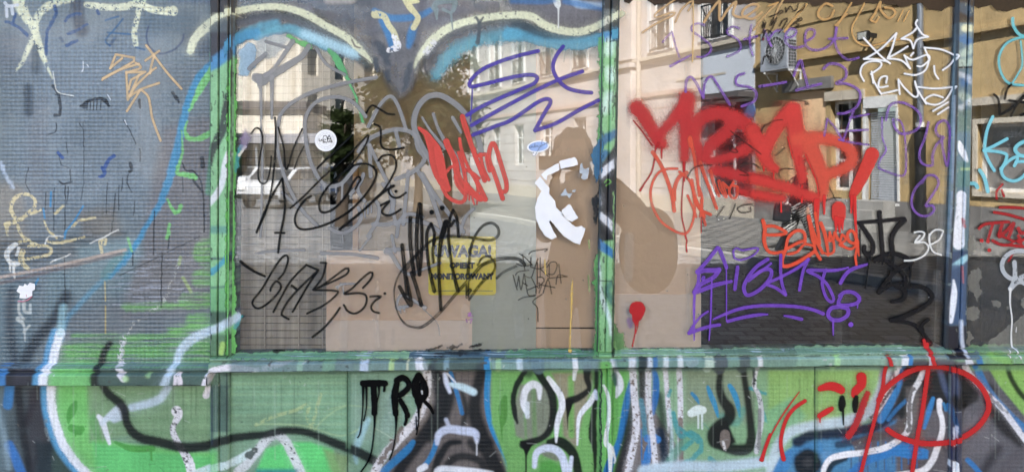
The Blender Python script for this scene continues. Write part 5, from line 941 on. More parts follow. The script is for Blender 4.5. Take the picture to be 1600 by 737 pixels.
tagfilm("graffiti_tag", "black star-like marker letters at the right edge", pane4, [
 (Q(3,0,"1408,592 1435,625 1445,720 1445,720 1520,675 1640,570|1475,618 1490,560 1515,530|1505,628 1600,640 1680,630|1515,725 1560,640 1640,560|1575,720 1640,700"), 3.6, (40,40,42), mk(.95))], G_)
tagfilm("graffiti_tag", "dark red letters on the narrow right pane", pane4, [
 (Q(3,1,"1425,505:4 1425,460 1460,415|1455,450:4 1470,490|1410,590:5 1500,605 1620,640|1445,560:5 1530,560 1640,570|1315,690:5 1350,665 1420,655 1500,650|1400,665:5 1370,760|1460,660:6 1440,740 1490,700 1530,660 1500,740|1440,730:4 1530,770|1560,690:6 1580,720 1640,700|1500,790:3 1560,760"), 5, (188,46,50), mk(.9, mod=.15)),
 (Q(3,2,"1330,30|1370,35|1378,90"), 6, (206,52,52), mk(.95)),
 (Q(3,2,"1400,30:5 1450,55 1520,60 1600,70|1560,0:5 1580,60|1530,90:4 1510,140:3 1495,160:2|1640,0:5 1560,40"), 5, (190,46,50), mk(.92, mod=.15))], G_)
tagfilm("graffiti_tag", "white outlined loop with a long drip on the narrow right pane", pane4, [
 (Q(3,2,"1640,110:7 1590,95 1530,98 1480,130 1458,180 1470,230 1510,265 1560,265 1620,240|1535,165:7 1538,220 1535,270 1510,330:6|1640,330:8 1590,290 1550,290 1510,330:8"), 7, (196,200,202), mk(.93, chip=.1)),
 (Q(3,2,"1510,330:4 1508,420:2.4 1520,520 1515,610 1518,680:3 1530,745:2.4"), 2.6, (236,236,232), mk(.95)),
 (Q(3,2,"1480,700:2 1465,740|1548,570:1.6 1545,600"), 1.8, (236,236,232), mk(.8))], G_)
# tags on the panels
tagfilm("graffiti_tag", "glossy black letters TRQ with long drips", shop, [
 (Q(1,3,"670,183:10 740,182:11 808,182:10|735,185:10 742,280:10 742,368:9|882,180:10 868,270:11 876,372:9|880,165:10 920,148:10 955,175:9 950,215:9 900,258:9|905,290:8 930,335:8 952,385:7|1015,130:9 1002,180:13 1010,250:16 1040,270:14 1058,230:13 1045,170:9 1025,135:8|1020,290:14 1022,330:7|1050,290:6 1085,325:6 1110,368:4"), 10, (16,17,19), mk(1, wob=.8)),
 (Q(1,3,"672,195:5 670,330:2.4 660,450 650,500 638,520|692,195:4 692,330:2.2 676,415|770,200:4 770,250:2.2 755,310|806,200:4 803,230|744,370:5 740,480:2.6 715,640:2.6 650,745:2.6|940,385:5 942,410 933,438|878,372:6 876,480:2.4 860,590 838,655|1018,335:5 1018,420:2.4 1005,500|1002,390:2 1005,470|1040,270:3 1042,290"), 2.4, (16,17,19), mk(1)),
 (Q(1,3,"1038,232:3 1040,248:2"), 2, (220,224,226), mk(.8))], G_)
tagfilm("graffiti_tag", "red circled A shape crossing the panels under the third post", shop, [
 (Q(3,3,"745,472 800,508 900,545 1000,558 1120,550 1220,515 1300,460 1355,390 1375,320 1350,240 1290,165 1200,110 1080,80 980,80 880,110 790,165 720,230 690,290|990,-60:6 990,20 1000,60:7 985,180 965,330 930,520 895,750|720,0:5 735,60:6 722,130 715,200 695,270 665,400 620,570 575,750"), 8.5, (212,46,48), mk(.98, soft=2.4, grain=.4)),
 (Q(3,2,"970,650:5 980,690:6 990,740:6"), 6, (212,46,48), mk(.95, soft=2))], F)
tagfilm("graffiti_tag", "short thick red strokes and a bracket left of the circled A shape", shop, [
 (Q(3,3,"325,215:9 380,200:13 430,210:14 455,225:12|320,385:8 360,360:9 395,340:7|322,390:3 322,425:1.5|580,145:16 580,190:14 545,230:13 535,255:9"), 12, (222,42,44), dict(a=.98, soft=2.5, grain=.4)),
 (Q(3,3,"618,245:9 590,320:11 545,440:11 500,510:11"), 11, (200,50,56), dict(a=.9, soft=5, grain=.5)),
 (Q(3,3,"228,292:6 165,335 115,400 85,490 78,570 95,655:7|193,235:1.5 130,320:2.6 70,410 20,500 -10,570:3.5 -50,660:4"), 6.5, (218,44,46), mk(.98, soft=1.8)),
 (Q(2,3,"1610,500:4 1585,570:5 1560,660:6"), 5, (218,44,46), mk(.98, soft=1.8))], F)
tagfilm("graffiti_tag", "two small black blots with drips between the red strokes", shop, [
 (Q(3,3,"460,270:7 460,310:12 455,345:7|548,270:7 542,310:10 540,355:6"), 10, (28,30,32), mk(.97, soft=2)),
 (Q(3,3,"465,350:4 468,440:2"), 2, (28,30,32), mk(1))], F)
# ------------------------------------------------------------ building round the shopfront
M['render'] = mat("grey_render", (0.30,0.29,0.27), 0.85, bump=0.3)
bl_ = empty("corner_building", (0, 0.06, 0)); tag(bl_, "grey rendered building that holds the graffiti shopfront in its ground floor", "building")
XL, XR = X(-70), X(1670); ZT = Zp(-122); BH = 10.9
b = MB(); b.box(-9, XL, 0.0, 0.35, 0, BH); b.box(XR, 10, 0.0, 0.35, 0, BH); b.box(XL, XR, 0.0, 0.35, ZT, BH); b.box(XL, XR, 0.0, 0.35, 0, 0.119)
b.build("wall", M['render'], bl_)
b = MB(); b.box(-9, 10, 0.36, 7.5, BH-0.3, BH-0.002); b.build("roof", M['render'], bl_)
b = MB(); b.box(-9, -8.7, 0.351, 7.5, 0, BH-0.31); b.box(9.7, 10, 0.351, 7.5, 0, BH-0.31); b.box(-9, 10, 7.2, 7.5, 0, BH-0.31); b.build("wall", M['render'], bl_)
M['room'] = mat("dark_room_wall", (0.022,0.024,0.028), 0.9)
b = MB(); b.box(XL-0.6, XR+0.6, 3.2, 3.25, 0, 3.4); b.box(XL-0.65, XL-0.6, 0.30, 3.25, 0, 3.4); b.box(XR+0.6, XR+0.65, 0.30, 3.25, 0, 3.4); b.box(XL-0.6, XR+0.6, 0.42, 3.2, 3.1, 3.2)
tag(b.build("room_wall", M['room']), kind="structure")
tag(MB().box(XL-0.6, XR+0.6, 0.42, 3.2, 0.2, 0.3).build("room_floor", mat("dark_room_floor", (0.03,0.03,0.032), 0.8)), kind="structure")

# ------------------------------------------------------------ behind the glass
def board(name, x0, x1, y0, y1, y, m, label, cat, th=0.004, bevel=0.0):
    o = MB().box(X(x0), X(x1), y, y+th, Zp(y1), Zp(y0)).build(name, m, bevel=bevel); return tag(o, label, cat)
M['kraft'] = mat("kraft_board", (0.86,0.63,0.45), 0.85, noise=0.05, scale=3, bump=0.12, bscale=25)
M['kraft2'] = mat("brown_board", (0.34,0.245,0.14), 0.85, noise=0.08, scale=3, bump=0.15, bscale=20)
M['kraft_lit'] = mat("lit_kraft_board", (0.92,0.75,0.62), 0.85, noise=0.05, scale=4, bump=0.12, bscale=25)  # lit copy of kraft: brightness at the boards' foot put into the colour
M['greyg'] = mat("grey_green_sheet", (0.52,0.54,0.45), 0.8, noise=0.05, scale=3, bump=0.1, bscale=14)
board("paper_board", 548, 737, -60, 392, 0.030, M['kraft2'], "brown board behind the wide pane under the tree reflection", "board")
board("paper_board", 505, 737, 393, 553, 0.026, M['kraft'], "lower tan board behind the wide pane with the warning sign on it", "board")
board("plastic_sheet", 733, 837, -60, 553, 0.022, M['greyg'], "grey-green sheet hanging between the two tan boards", "sheet", th=0.002)
b2 = board("paper_board", 834, 960, -60, 515, 0.030, M['kraft'], "tan board behind the white torn paper face", "board")
board("paper_board", 834, 960, 517, 553, 0.028, M['kraft'], "narrow tan board strip at the foot of the wide pane right end", "board", th=0.006, bevel=0.001)
board("paper_board", 950, 1098, -60, 465, 0.028, M['kraft'], "tan board filling the left end of the red-lettered pane", "board")
board("paper_board", 950, 1098, 462, 549, 0.024, M['kraft_lit'], "board strip with light painted into its tan at the foot of the red-lettered pane", "board")
board("paper_board", 505, 736, 503, 553, 0.021, M['kraft_lit'], "board strip with light painted into its tan along the foot of the wide pane", "board")
fr = MB(); fr.box(X(548), X(556), 0.018, 0.03, Zp(392), Zp(262)); fr.build
tag(fr.build("wood_batten", mat("orange_wood", (0.42,0.22,0.08), 0.6, bump=0.1)), "short orange wooden batten at the edge of the brown board", "batten")
# blind
bld = empty("corrugated_blind", (X(438), 0.05, 0)); tag(bld, "grey-beige ribbed blind hanging in the left end of the wide pane", "blind")
M['blind'] = mat("blind_fabric", (0.58,0.50,0.39), 0.8, noise=0.34, scale=2.6, stretch=(8,1,0.35))
n = int((560-40)/11.5); bm_ = MB()
for k in range(n):
    z1 = Zp(40+k*11.5); bm_.box(X(362)-X(438), X(506)-X(438), 0.002, 0.0035, z1-10.8/SC, z1-0.6/SC)
    bm_.box(X(362)-X(438), X(506)-X(438), -0.001, 0.004, z1-0.6/SC, z1)
bm_.build("slats", M['blind'], bld)
for px in (402, 456, 494): MB().box(X(px)-X(438), X(px+1.5)-X(438), -0.004, -0.002, Zp(553), Zp(40)).build("tape", mat("blind_tape", (0.56,0.49,0.39), 0.8), bld)
# warning sign
sg = empty("warning_sign", (X(721), 0.0125, Zp(416))); tag(sg, "yellow sign reading UWAGA! OBIEKT MONITOROWANY half covered by black scribble", "sign")
def rrect(w, h, r, n=6):
    P_ = []
    for cx, cz, a0 in ((w/2-r, h/2-r, 0), (-w/2+r, h/2-r, 90), (-w/2+r, -h/2+r, 180), (w/2-r, -h/2+r, 270)):
        for k in range(n+1): a = math.radians(a0+90*k/n); P_.append((cx+r*math.cos(a), cz+r*math.sin(a)))
    return P_
M['yellow'] = mat("yellow_sign", (0.95,0.77,0.03), 0.45, noise=0.06, scale=20); M['ink'] = mat("black_print", (0.02,0.02,0.02), 0.5)
sw, sh = 106/SC, 92/SC
MB().prism(rrect(sw, sh, 5/SC), 0.0, 0.002).build("plate", M['yellow'], sg)
b = MB(); b.box(-sw/2+.008, sw/2-.008, -0.0006, -0.0001, -sh/2+.0105, -sh/2+.012); b.build("border_line", M['ink'], sg)
def text(s, size, loc, m, parent, name="lettering", bold=0.0, rz=0, sx=1.0, mirror=False, align='CENTER'):
    cu = bpy.data.curves.new(name, 'FONT'); cu.body = s; cu.size = size; cu.align_x = align; cu.align_y = 'CENTER'; cu.offset = bold; cu.extrude = 0.0002
    t = bpy.data.objects.new(name, cu); C.objects.link(t); bpy.context.view_layer.update()
    me = bpy.data.meshes.new_from_object(t.evaluated_get(bpy.context.evaluated_depsgraph_get())); bpy.data.objects.remove(t)
    o = bpy.data.objects.new(name, me); C.objects.link(o); me.materials.clear(); me.materials.append(m)
    o.parent = parent; o.location = loc; o.rotation_euler = (math.radians(90), rz, 0); o.scale = (sx, 1, 1)
    return o
text("UWAGA!", 0.040, (0.002, -0.0006, sh/2-0.040), M['ink'], sg, bold=0.0024, sx=0.92)
text("OBIEKT", 0.020, (0.0, -0.0006, 0.000), M['ink'], sg, bold=0.0014, sx=.95)
text("MONITOROWANY", 0.0205, (0.0, -0.0006, -0.0285), M['ink'], sg, bold=0.0014, sx=0.93)
# stickers
M['white'] = mat("white_sticker", (0.82,0.82,0.82), 0.4, noise=0.02); M['lgrey'] = mat("pale_grey_print", (0.55,0.55,0.56), 0.5); M['bluep'] = mat("light_blue_print", (0.33,0.47,0.78), 0.45, noise=0.1, scale=80)
s1 = empty("round_sticker", (X(509.5), -0.0010, Zp(219.5))); tag(s1, "round white sticker with a small black scrawl inside a pale ring", "sticker")
MB().disc(0, 0, 17/SC, -0.0022, -0.0012, 48).build("disc", M['white'], s1)
b = MB()
for r in (13.2/SC, 10.2/SC):
    P_ = [(r*math.cos(2*math.pi*k/48), -0.0023, r*math.sin(2*math.pi*k/48)) for k in range(49)]; b.tube(P_, 0.00035, 4)
for k in range(14):
    a = 2*math.pi*k/14; r = 11.7/SC; b.tube([(r*math.cos(a), -0.0023, r*math.sin(a)), (r*math.cos(a+.13), -0.0023, r*math.sin(a+.13))], 0.0005, 4)
b.build("ring_print", M['lgrey'], s1)
b = MB()
for s_ in P(480,190,12.29,"235,330 240,370 265,380 280,340|285,340 290,375 320,345 330,380|310,345 320,280 360,268 390,290 395,350|395,360 415,290 425,262 450,310 470,350|400,330 455,340|400,360 410,400 430,395 445,360 460,400 495,380|470,355 485,405|320,375 315,415|335,380 345,410 360,385 375,415 385,385|340,340 370,350"):
    b.tube([(X(p[0])-X(509.5), -0.0025, Zp(p[1])-Zp(219.5)) for p in s_], 0.0010, 5)
b.build("scrawl_print", M['ink'], s1)
s2 = empty("speech_bubble_sticker", (X(841), -0.0010, Zp(229))); tag(s2, "small blue oval speech bubble sticker with white rim left of the silhouette", "sticker")
rot = math.radians(7)
def rotp(pts): return [(x*math.cos(rot)-z*math.sin(rot), x*math.sin(rot)+z*math.cos(rot)) for x, z in pts]
ell = lambda rx, rz, n=40: rotp([(rx*math.cos(2*math.pi*k/n)/SC, rz*math.sin(2*math.pi*k/n)/SC) for k in range(n)])
MB().prism(ell(17.5, 9.3), -0.0022, -0.0012).build("rim", M['white'], s2)
MB().prism([(x/SC, z/SC) for x, z in ((-8,-7.5),(2,-7),(-2,-13),(-5,-15.5),(-8.5,-14.5),(-9,-12))], -0.0020, -0.0010).build("tail", M['white'], s2)
MB().prism(ell(15, 7.2), -0.0027, -0.0023).build("oval", M['bluep'], s2)
b = MB()
for s_ in P(810,205,11.43,"205,265 200,300 225,300 230,260|235,290 250,265 265,295 285,285 290,250|295,215 300,290 320,285 330,250|340,250 345,285 365,280 375,245|425,145 420,200 400,260 350,340 330,370|390,265 410,275 430,250 440,235|445,240 455,255 475,220|490,235 505,205 515,190 525,220 510,235|255,430 270,440 295,440 330,380|275,370 270,400"):
    b.tube([(X(p[0])-X(841), -0.0030, Zp(p[1])-Zp(229)) for p in s_], 0.0006, 5)
b.build("scrawl_print", mat("slate_print", (0.10,0.12,0.2), 0.5), s2)
# torn paper face on the glass
tp = empty("torn_paper", (X(880), -0.0003, Zp(310))); tag(tp, "torn white paper strips pasted like a curved face outline beside the second post", "paper")
M['paper'] = mat("white_paper", (0.84,0.84,0.84), 0.6, noise=0.03, scale=12, bump=0.2, bscale=18); M['paperg'] = mat("grey_blue_paper", (0.50,0.55,0.60), 0.6, noise=0.15, scale=60)
def torn(pts, m, name="strip", amp=0.5):
    P_ = []
    for A, B in zip(pts, list(pts[1:])+[pts[0]]):
        n = max(1, int(math.hypot(B[0]-A[0], B[1]-A[1])/3))
        for k in range(n): t = k/n; P_.append((A[0]+(B[0]-A[0])*t+random.uniform(-amp,amp)*.6*(k > 0), A[1]+(B[1]-A[1])*t+random.uniform(-amp,amp)*(k > 0)))
    MB().prism([(X(x)-X(880), Zp(y)-Zp(310)) for x, y in P_], -0.0008, -0.0003).build(name, m, tp)
T7 = lambda t, r=1: P(800, 184*r, 4, t)[0]
torn(T7("295,272 345,258 392,247 405,262 412,295 350,310 305,320"), M['paper'])
torn(T7("182,355 215,325 270,292 292,284 297,325 260,345 220,362 218,390 205,384"), M['paper'])
torn(T7("145,400 175,368 190,385 235,440 232,475 270,520 275,560 310,590 345,640 395,680 435,675 460,692 425,792 380,776 320,736 240,640 232,650 262,715 280,745 248,760 205,736 175,690 150,630 143,560 160,500 185,458 162,430 143,412"), M['paper'])
torn(T7("310,578 355,540 365,545 415,625 375,650 340,635 312,605"), M['paper'])
for t in ("418,375 428,290 438,282 442,310 460,322 483,312 472,380 450,388 430,375 440,350 425,345", "302,485 335,440 340,460 350,475 378,470 360,505 345,485 320,488", "373,455 398,448 395,462 380,464"):
    torn(T7(t), M['paperg'], "scrap", 0.8)
# small torn sticker, left pane
ts = empty("torn_sticker", (X(41), -0.0008, Zp(457))); tag(ts, "small torn white sticker with a pink lower edge on the patterned pane", "sticker")
MB().prism([(X(x)-X(41), Zp(y)-Zp(457)) for x, y in P(0,368,4,"108,345 125,310 150,315 158,298 175,310 190,292 222,300 222,335 205,345 205,375 165,392 125,388 130,360")[0]], -0.0018, -0.0010).build("paper", M['paper'], ts)
b = MB(); b.tube([(X(x)-X(41), -0.0020, Zp(y)-Zp(457)) for x, y in P(0,368,4,"118,408 150,410 180,400 205,378")[0]], 0.0014, 5); b.tube([(X(x)-X(41), -0.0020, Zp(y)-Zp(457)) for x, y in P(0,368,4,"168,365 172,382")[0]], 0.0006, 5)
b.build("pink_edge", mat("pink_print", (0.6,0.2,0.28), 0.5), ts)

# ------------------------------------------------------------ the street opposite, seen mirrored in the glass
def real(xv, d): return Vector((CAMX+xv, CAMD-d, 0))
class Face:
    """a facade line: local x runs to the near end, y out to the street, z up"""
    def __init__(s, X0, D0, vp, flip=False):
        s.X0, s.D0, s.k = X0, D0, (vp-880)/1170.0
        L_ = math.hypot(s.k, 1); s.L = L_
        e = Vector((-s.k, 1)) / L_    # real direction of the near end: (-k, +1)
        s.rz = math.atan2(e.y, e.x)
    def t(s, px): u = (px-880)/1170.0; return (s.X0-s.D0*u)/(u-s.k)
    def at(s, px, py=HOR):
        t = s.t(px); return -t*s.L, 1.6+(HOR-py)/1170.0*(s.D0+t)
    def root(s, name): p = real(s.X0, s.D0); return empty(name, p, s.rz)
def wall_open(b, s0, s1, z0, z1, ops, y0=-0.4, y1=0.0):
    xs = sorted({s0, s1, *[v for o in ops for v in (o[0], o[1]) if s0 < v < s1]}); zs = sorted({z0, z1, *[v for o in ops for v in (o[2], o[3]) if z0 < v < z1]})
    for a, c in zip(xs[:-1], xs[1:]):
        run = None
        for e, f in zip(zs[:-1], zs[1:]):
            hole = any(o[0]-1e-6 <= a and c <= o[1]+1e-6 and o[2]-1e-6 <= e and f <= o[3]+1e-6 for o in ops)
            if not hole: run = (run[0], f) if run else (e, f)
            else:
                if run: b.box(a, c, y0, y1, *run); run = None
        if run: b.box(a, c, y0, y1, *run)
M['yellow_st'] = mat("ochre_stucco", (0.52,0.375,0.185), 0.9, noise=0.2, scale=1.1, bump=0.35, bscale=9)
M['cream_st'] = mat("cream_stucco", (0.52,0.48,0.46), 0.9, noise=0.12, scale=0.9, bump=0.2, bscale=9)
M['blue_st'] = mat("pale_blue_stucco", (0.58,0.62,0.68), 0.9, noise=0.06, scale=1)
M['far_st'] = mat("pale_stucco", (0.60,0.55,0.47), 0.9, noise=0.08, scale=0.7)
M['far_st2'] = mat("grey_stucco", (0.50,0.49,0.49), 0.9, noise=0.08, scale=0.7)
M['plinth'] = mat("grey_plinth", (0.22,0.21,0.20), 0.9, noise=0.2, scale=2, bump=0.3)
M['trim'] = mat("stone_trim", (0.55,0.49,0.40), 0.85); M['fw'] = mat("white_window_frame", (0.75,0.75,0.74), 0.5); M['dglass'] = mat("dark_window_glass", (0.03,0.035,0.04), 0.06, spec=1.0)
M['iron'] = mat("black_iron", (0.02,0.02,0.02), 0.5); M['zinc'] = mat("zinc_pipe", (0.30,0.33,0.38), 0.45, metal=0.6); M['roof'] = mat("dark_roof", (0.10,0.09,0.09), 0.8)
FR = Face(7.47, 15.6, 250)
def win(root, s0, s1, z0, z1, bars=(1, 1), name="window"):
    """recessed window: frame with its pane, as part and sub-part"""
    b = MB(); w = 0.07; y0, y1 = -0.22, -0.15
    b.box(s0, s1, y0, y1, z0, z0+w); b.box(s0, s1, y0, y1, z1-w, z1); b.box(s0, s0+w, y0, y1, z0+w, z1-w); b.box(s1-w, s1, y0, y1, z0+w, z1-w)
    for k in range(bars[0]): c = s0+(s1-s0)*(k+1)/(bars[0]+1); b.box(c-.035, c+.035, y0+.003, y1-.003, z0+w, z1-w)
    for k in range(bars[1]): c = z0+(z1-z0)*(0.68 if bars[1] == 1 else (k+1)/(bars[1]+1)); b.box(s0+w, s1-w, y0+.005, y1-.005, c-.03, c+.03)
    f = b.build(name, M['fw'], root); MB().box(s0+.02, s1-.02, y0+.01, y0+.03, z0+.02, z1-.02).build("pane", M['dglass'], f); return f
# --- ochre house
yh = FR.root("ochre_house"); tag(yh, "sunlit ochre plastered house with grey plinth, reflected at the right", "house")
sA = FR.at(1179)[0]; sB = 7.5
S = lambda px, py=HOR: FR.at(px, py)
o_shut = (S(1350)[0], S(1399)[0], S(1375,318)[1], S(1375,150)[1]); o_door = (S(1300)[0], S(1344)[0], 0.95, S(1320,156)[1])
o_far = (S(1533)[0], S(1533)[0]+1.5, S(1560,300)[1], S(1560,192)[1]); o_bd = (S(1232)[0], S(1293)[0], 0.75, S(1262,142)[1])
ops = [o_shut, o_door, o_far, o_bd]
for k in range(4): s_ = sA+1.3+k*2.9; ops.append((s_, s_+1.1, 5.9, 8.0))
b = MB(); wall_open(b, sA, sB, 0.76, 12.5, ops); b.build("wall", M['yellow_st'], yh)
b = MB(); b.box(sA+.003, sB-.003, -0.4, 0.05, -0.02, 0.755); b.build("plinth", M['plinth'], yh)
b = MB(); b.box(sA+.01, sB-.01, 0.002, 0.09, 4.12, 4.20); b.box(sA+.01, sB-.01, 0.002, 0.05, 4.20, 4.26); b.build("ledge", M['yellow_st'], yh, bevel=.01)
b = MB(); b.box(sA+.012, sB-.012, 0.002, 0.03, 5.0, 5.05); b.build("ledge", M['yellow_st'], yh)
MB().box(sA-.1, sB, -0.5, 0.35, 12.5, 12.75).build("cornice", M['trim'], yh, bevel=.03)
for o_ in ops[4:]: win(yh, *o_)
win(yh, *o_far, bars=(0, 0)).children[0].data.materials[0] = mat('curtained_glass', (.22,.21,.20), .35)
win(yh, o_door[0], o_door[1], o_door[2], o_door[3], bars=(1, 2), name="door")
# shutter
sh_ = MB(); a, c, e, f = o_shut
for k in range(int((f-e-.3)/0.055)): z = e+.02+k*0.055; sh_.prism([(a+.05, z), (c-.05, z), (c-.05, z+.036), (a+.05, z+.036)], -0.12, -0.10)
shp = sh_.build("roller_shutter", mat("pale_shutter", (0.50,0.52,0.54), 0.5), yh); shp["label"] = "pale grey slatted roller shutter"
MB().box(a-.04, c+.04, -0.13, 0.03, f-.24, f+.02).build("shutter_box", M['fw'], shp)
b = MB(); b.box(a-.06, a, -.1, .02, e, f-.25); b.box(c, c+.06, -.1, .02, e, f-.25); b.box(a-.08, c+.08, -.1, .06, e-.06, e-.002); b.build("window_frame", M['fw'], yh)
b = MB(); b.box(o_door[0]-.12, o_door[1]+.1, 0.002, .06, o_door[3]+.002, o_door[3]+.22); b.build("lintel", M['trim'], yh)
a, c, e, f = o_far; b = MB(); b.box(a-.1, a, .002, .05, e-.1, f+.1); b.box(c, c+.1, .002, .05, e-.1, f+.1); b.box(a, c, .002, .05, e-.1, e); b.box(a, c, .002, .05, f, f+.1); b.build("window_frame", M['trim'], yh)
MB().box(a-.5, c+.3, 0.002, .16, f+.35, f+.5).build("lintel", M['trim'], yh)
a, c, e, f = o_bd
tbd = MB().box(a+.01, c-.01, -0.04, -0.015, e, f-.02).build("boarded_window", mat("plywood", (0.82,0.56,0.33), 0.8, noise=.1), yh); tbd["label"] = "plywood board filling a tall opening"
MB().box(S(1224)[0], S(1306)[0], 0.002, 0.10, S(1262,143)[1]+0.02, S(1262,124)[1]).build("fascia", M['plinth'], yh)
# steps in front of the door
b = MB(); s0 = S(1300)[0]-.2
for k in range(4): b.box(s0+0.0, s0+1.9-.0*k, 0.06, 1.35-0.3*k, 0.002+0.19*k, 0.19*(k+1))
tag(b.build("door_steps", mat("worn_concrete", (0.34,0.33,0.31), 0.9, noise=.15, scale=3), yh), None)
yhst = [o for o in yh.children if o.name.startswith("door_steps")][0]
# down pipe
sp_ = S(1442)[0]; zb = 0.02
b = MB(); b.tube([(sp_, .09, 2.45), (sp_, .09, 12.3)], 0.06, 12); b.build("drainpipe", M['zinc'], yh)
pz = MB(); pz.tube([(sp_, .11, 0.02), (sp_, .11, 2.30)], 0.105, 14); pz.tube([(sp_, .11, 2.30), (sp_, .11, 2.36)], 0.13, 14); q_ = pz.build("lower_pipe", M['iron'], yh); q_["label"] = "thick black lower pipe with a pale collar"
MB().tube([(sp_, .10, 2.362), (sp_, .10, 2.47)], 0.085, 14).build("collar", M['fw'], yh)
# window lettering, mirrored
text("KRAMER", 0.16, (o_far[0]+.72, -0.14, o_far[3]-.22), mat("pale_lettering", (0.55,0.55,0.55), 0.5), yh, bold=0.003).rotation_euler = (math.radians(90), 0, math.radians(180))
# --- air conditioner
a0, zt = S(1207, 50); a1, zb_ = S(1250, 108); ac = FR.root("air_conditioner"); tag(ac, "grey air conditioning unit with round fan on white bracket, reflected on the ochre wall", "air conditioner")
z1 = S(1228,52)[1]; z0 = S(1228,112)[1]; w = a1-a0
MB().box(a0, a1, 0.12, 0.46, z0, z1).build("casing", mat("grey_casing", (0.38,0.41,0.46), 0.5), ac, bevel=.015)
cx, cz, r = a0+w*.58, (z0+z1)/2, min(w*.36, (z1-z0)*.42)
MB().prism([(a0+w*.24, z0+.06), (a1-.03, z0+.06), (a1-.03, z1-.06), (a0+w*.24, z1-.06)], 0.462, 0.468).build("front_panel", mat("grey_panel", (0.30,0.33,0.37), 0.5), ac)
MB().disc(cx, cz, r, 0.470, 0.474, 36).build("fan_opening", M['iron'], ac)
b = MB()
for k in range(18): q = 2*math.pi*k/18; b.tube([(cx+.05*math.cos(q), .48, cz+.05*math.sin(q)), (cx+r*math.cos(q+.5), .48, cz+r*math.sin(q+.5))], .006, 5)
for rr in (r, r*.7, r*.4): b.tube([(cx+rr*math.cos(2*math.pi*k/28), .48, cz+rr*math.sin(2*math.pi*k/28)) for k in range(29)], .006, 5)
b.disc(cx, cz, .06, .478, .49, 18); b.build("fan_grille", mat("grille_wire", (0.6,0.62,0.64), 0.4), ac)
MB().disc(a0+w*.12, z1-.14, .035, .462, .467, 20).build("badge", mat("red_badge", (0.45,0.03,0.08), 0.4), ac)
b = MB()
for i in range(3):
    for j in range(9): b.box(a1+.001, a1+.006, .155+i*.095, .155+i*.095+.07, z0+.06+j*.075, z0+.06+j*.075+.05)
b.build("side_grille", M['iron'], ac)
for x in (a0+.12, a1+.02):
    b = MB(); b.box(x, x+.04, 0.001, .46, z0-.055, z0-.012); b.box(x, x+.04, 0.001, .04, z0-.5, z0-.056); b.tube([(x+.02, .03, z0-.48), (x+.02, .42, z0-.05)], .015, 6)
    b.build("bracket", M['fw'], ac)
# --- flood light
fl = FR.root("floodlight"); tag(fl, "small black floodlight with a square lens, reflected on the ochre wall beside the drainpipe", "floodlight")
a, z = S(1364, 58)
b = MB(); b.box(a-.13, a+.13, .28, .36, z-.10, z+.10); b.build("housing", M['iron'], fl, bevel=.01)
MB().box(a-.1, a+.1, .362, .368, z-.075, z+.075).build("lens", mat("pale_lens", (0.5,0.5,0.46), .2), fl)
b = MB(); b.tube([(a, .001, z), (a, .28, z)], .025, 8); b.box(a+.132, a+.16, .1, .33, z-.05, z+.05); b.build("arm", M['iron'], fl)
# --- cream house
ch = FR.root("cream_house"); tag(ch, "long cream house with tall windows and iron balconies, reflected left of the ochre house", "house")
tL = 34.0; sC = -tL*FR.L; ops = []
ts_ = [5.75+2.35*k for k in range(12)]
for r_ in range(2):
    for t_ in ts_: s_ = -t_*FR.L; ops.append((s_-.55, s_+.55, 5.15+r_*3.7, 7.7+r_*3.7))
gw = []
for t_ in ts_[2:]: s_ = -t_*FR.L; gw.append((s_-.5, s_+.5, 1.5, 3.3))
shopw = (S(1106)[0], S(1174)[0], 0.62, S(1140,156)[1])
b = MB(); wall_open(b, sC, sA-.004, 0.6, 12.9, ops+gw+[shopw]); b.build("wall", M['cream_st'], ch)
MB().box(sC, sA-.006, -.4, .05, -.02, .598).build("plinth", M['trim'], ch)
b = MB(); b.box(sC, sA-.01, .002, .14, 4.90, 5.02); b.box(sC, sA-.01, .002, .07, 4.80, 4.898); b.build("ledge", M['trim'], ch, bevel=.012)
MB().box(S(1060)[0], S(1135)[0], .002, .03, 4.1, 4.16).build("ledge", M['trim'], ch)
MB().box(sC, sA-.1, -.5, .45, 12.9, 13.2).build("cornice", M['trim'], ch, bevel=.03)
b = MB()
for k in range(7):
    z = .8+k*.42
    b.box(sC, S(1090)[0], .001, .004, z, z+.02)
b.build("joint_lines", mat("joint_brown", (0.30,0.22,0.18), .9), ch)  # dark brown joints drawn as thin strips
MB().box(sC, S(1092)[0], .001, .06, 3.72, 3.86).build("ledge", mat("rose_trim", (0.55,0.42,0.36), .9), ch)
MB().box(S(1100)[0], S(1178)[0], .003, .02, S(1140,143)[1], 4.78).build("blue_panel", M['blue_st'], ch)
a, c = S(972)[0], S(996)[0]; b = MB(); b.box(a, c, .002, .22, .6, 4.75); b.box(a-.08, c+.08, .002, .32, 4.75, 4.89); b.box(a, c, .002, .20, 5.03, 12.88); b.build("pilaster", M['cream_st'], ch, bevel=.015)
MB().tube([(S(1003)[0], .12, .05), (S(1003)[0], .12, 12.8)], .075, 12).build("drainpipe", mat("beige_pipe", (0.45,0.40,0.34), .5), ch)
for i, o_ in enumerate(ops[:12]+ops[12:24]):
    win(ch, *o_)
    a, c, e, f = o_; b = MB(); b.box(a-.16, a-.001, .002, .06, e, f+.12); b.box(c+.001, c+.16, .002, .06, e, f+.12); b.box(a-.22, c+.22, .002, .14, f+.121, f+.26); b.build("window_surround", M['fw'], ch)
for o_ in gw+[shopw]: win(ch, *o_)
MB().box(S(1103)[0], S(1178)[0], .03, .55, S(1140,156)[1], S(1140,148)[1]).build("awning", M['roof'], ch)
MB().disc(S(1172)[0], 3.0, .22, .03, .06, 28).build("round_sign", mat("blue_sign", (0.10,0.16,0.34), .4), ch)
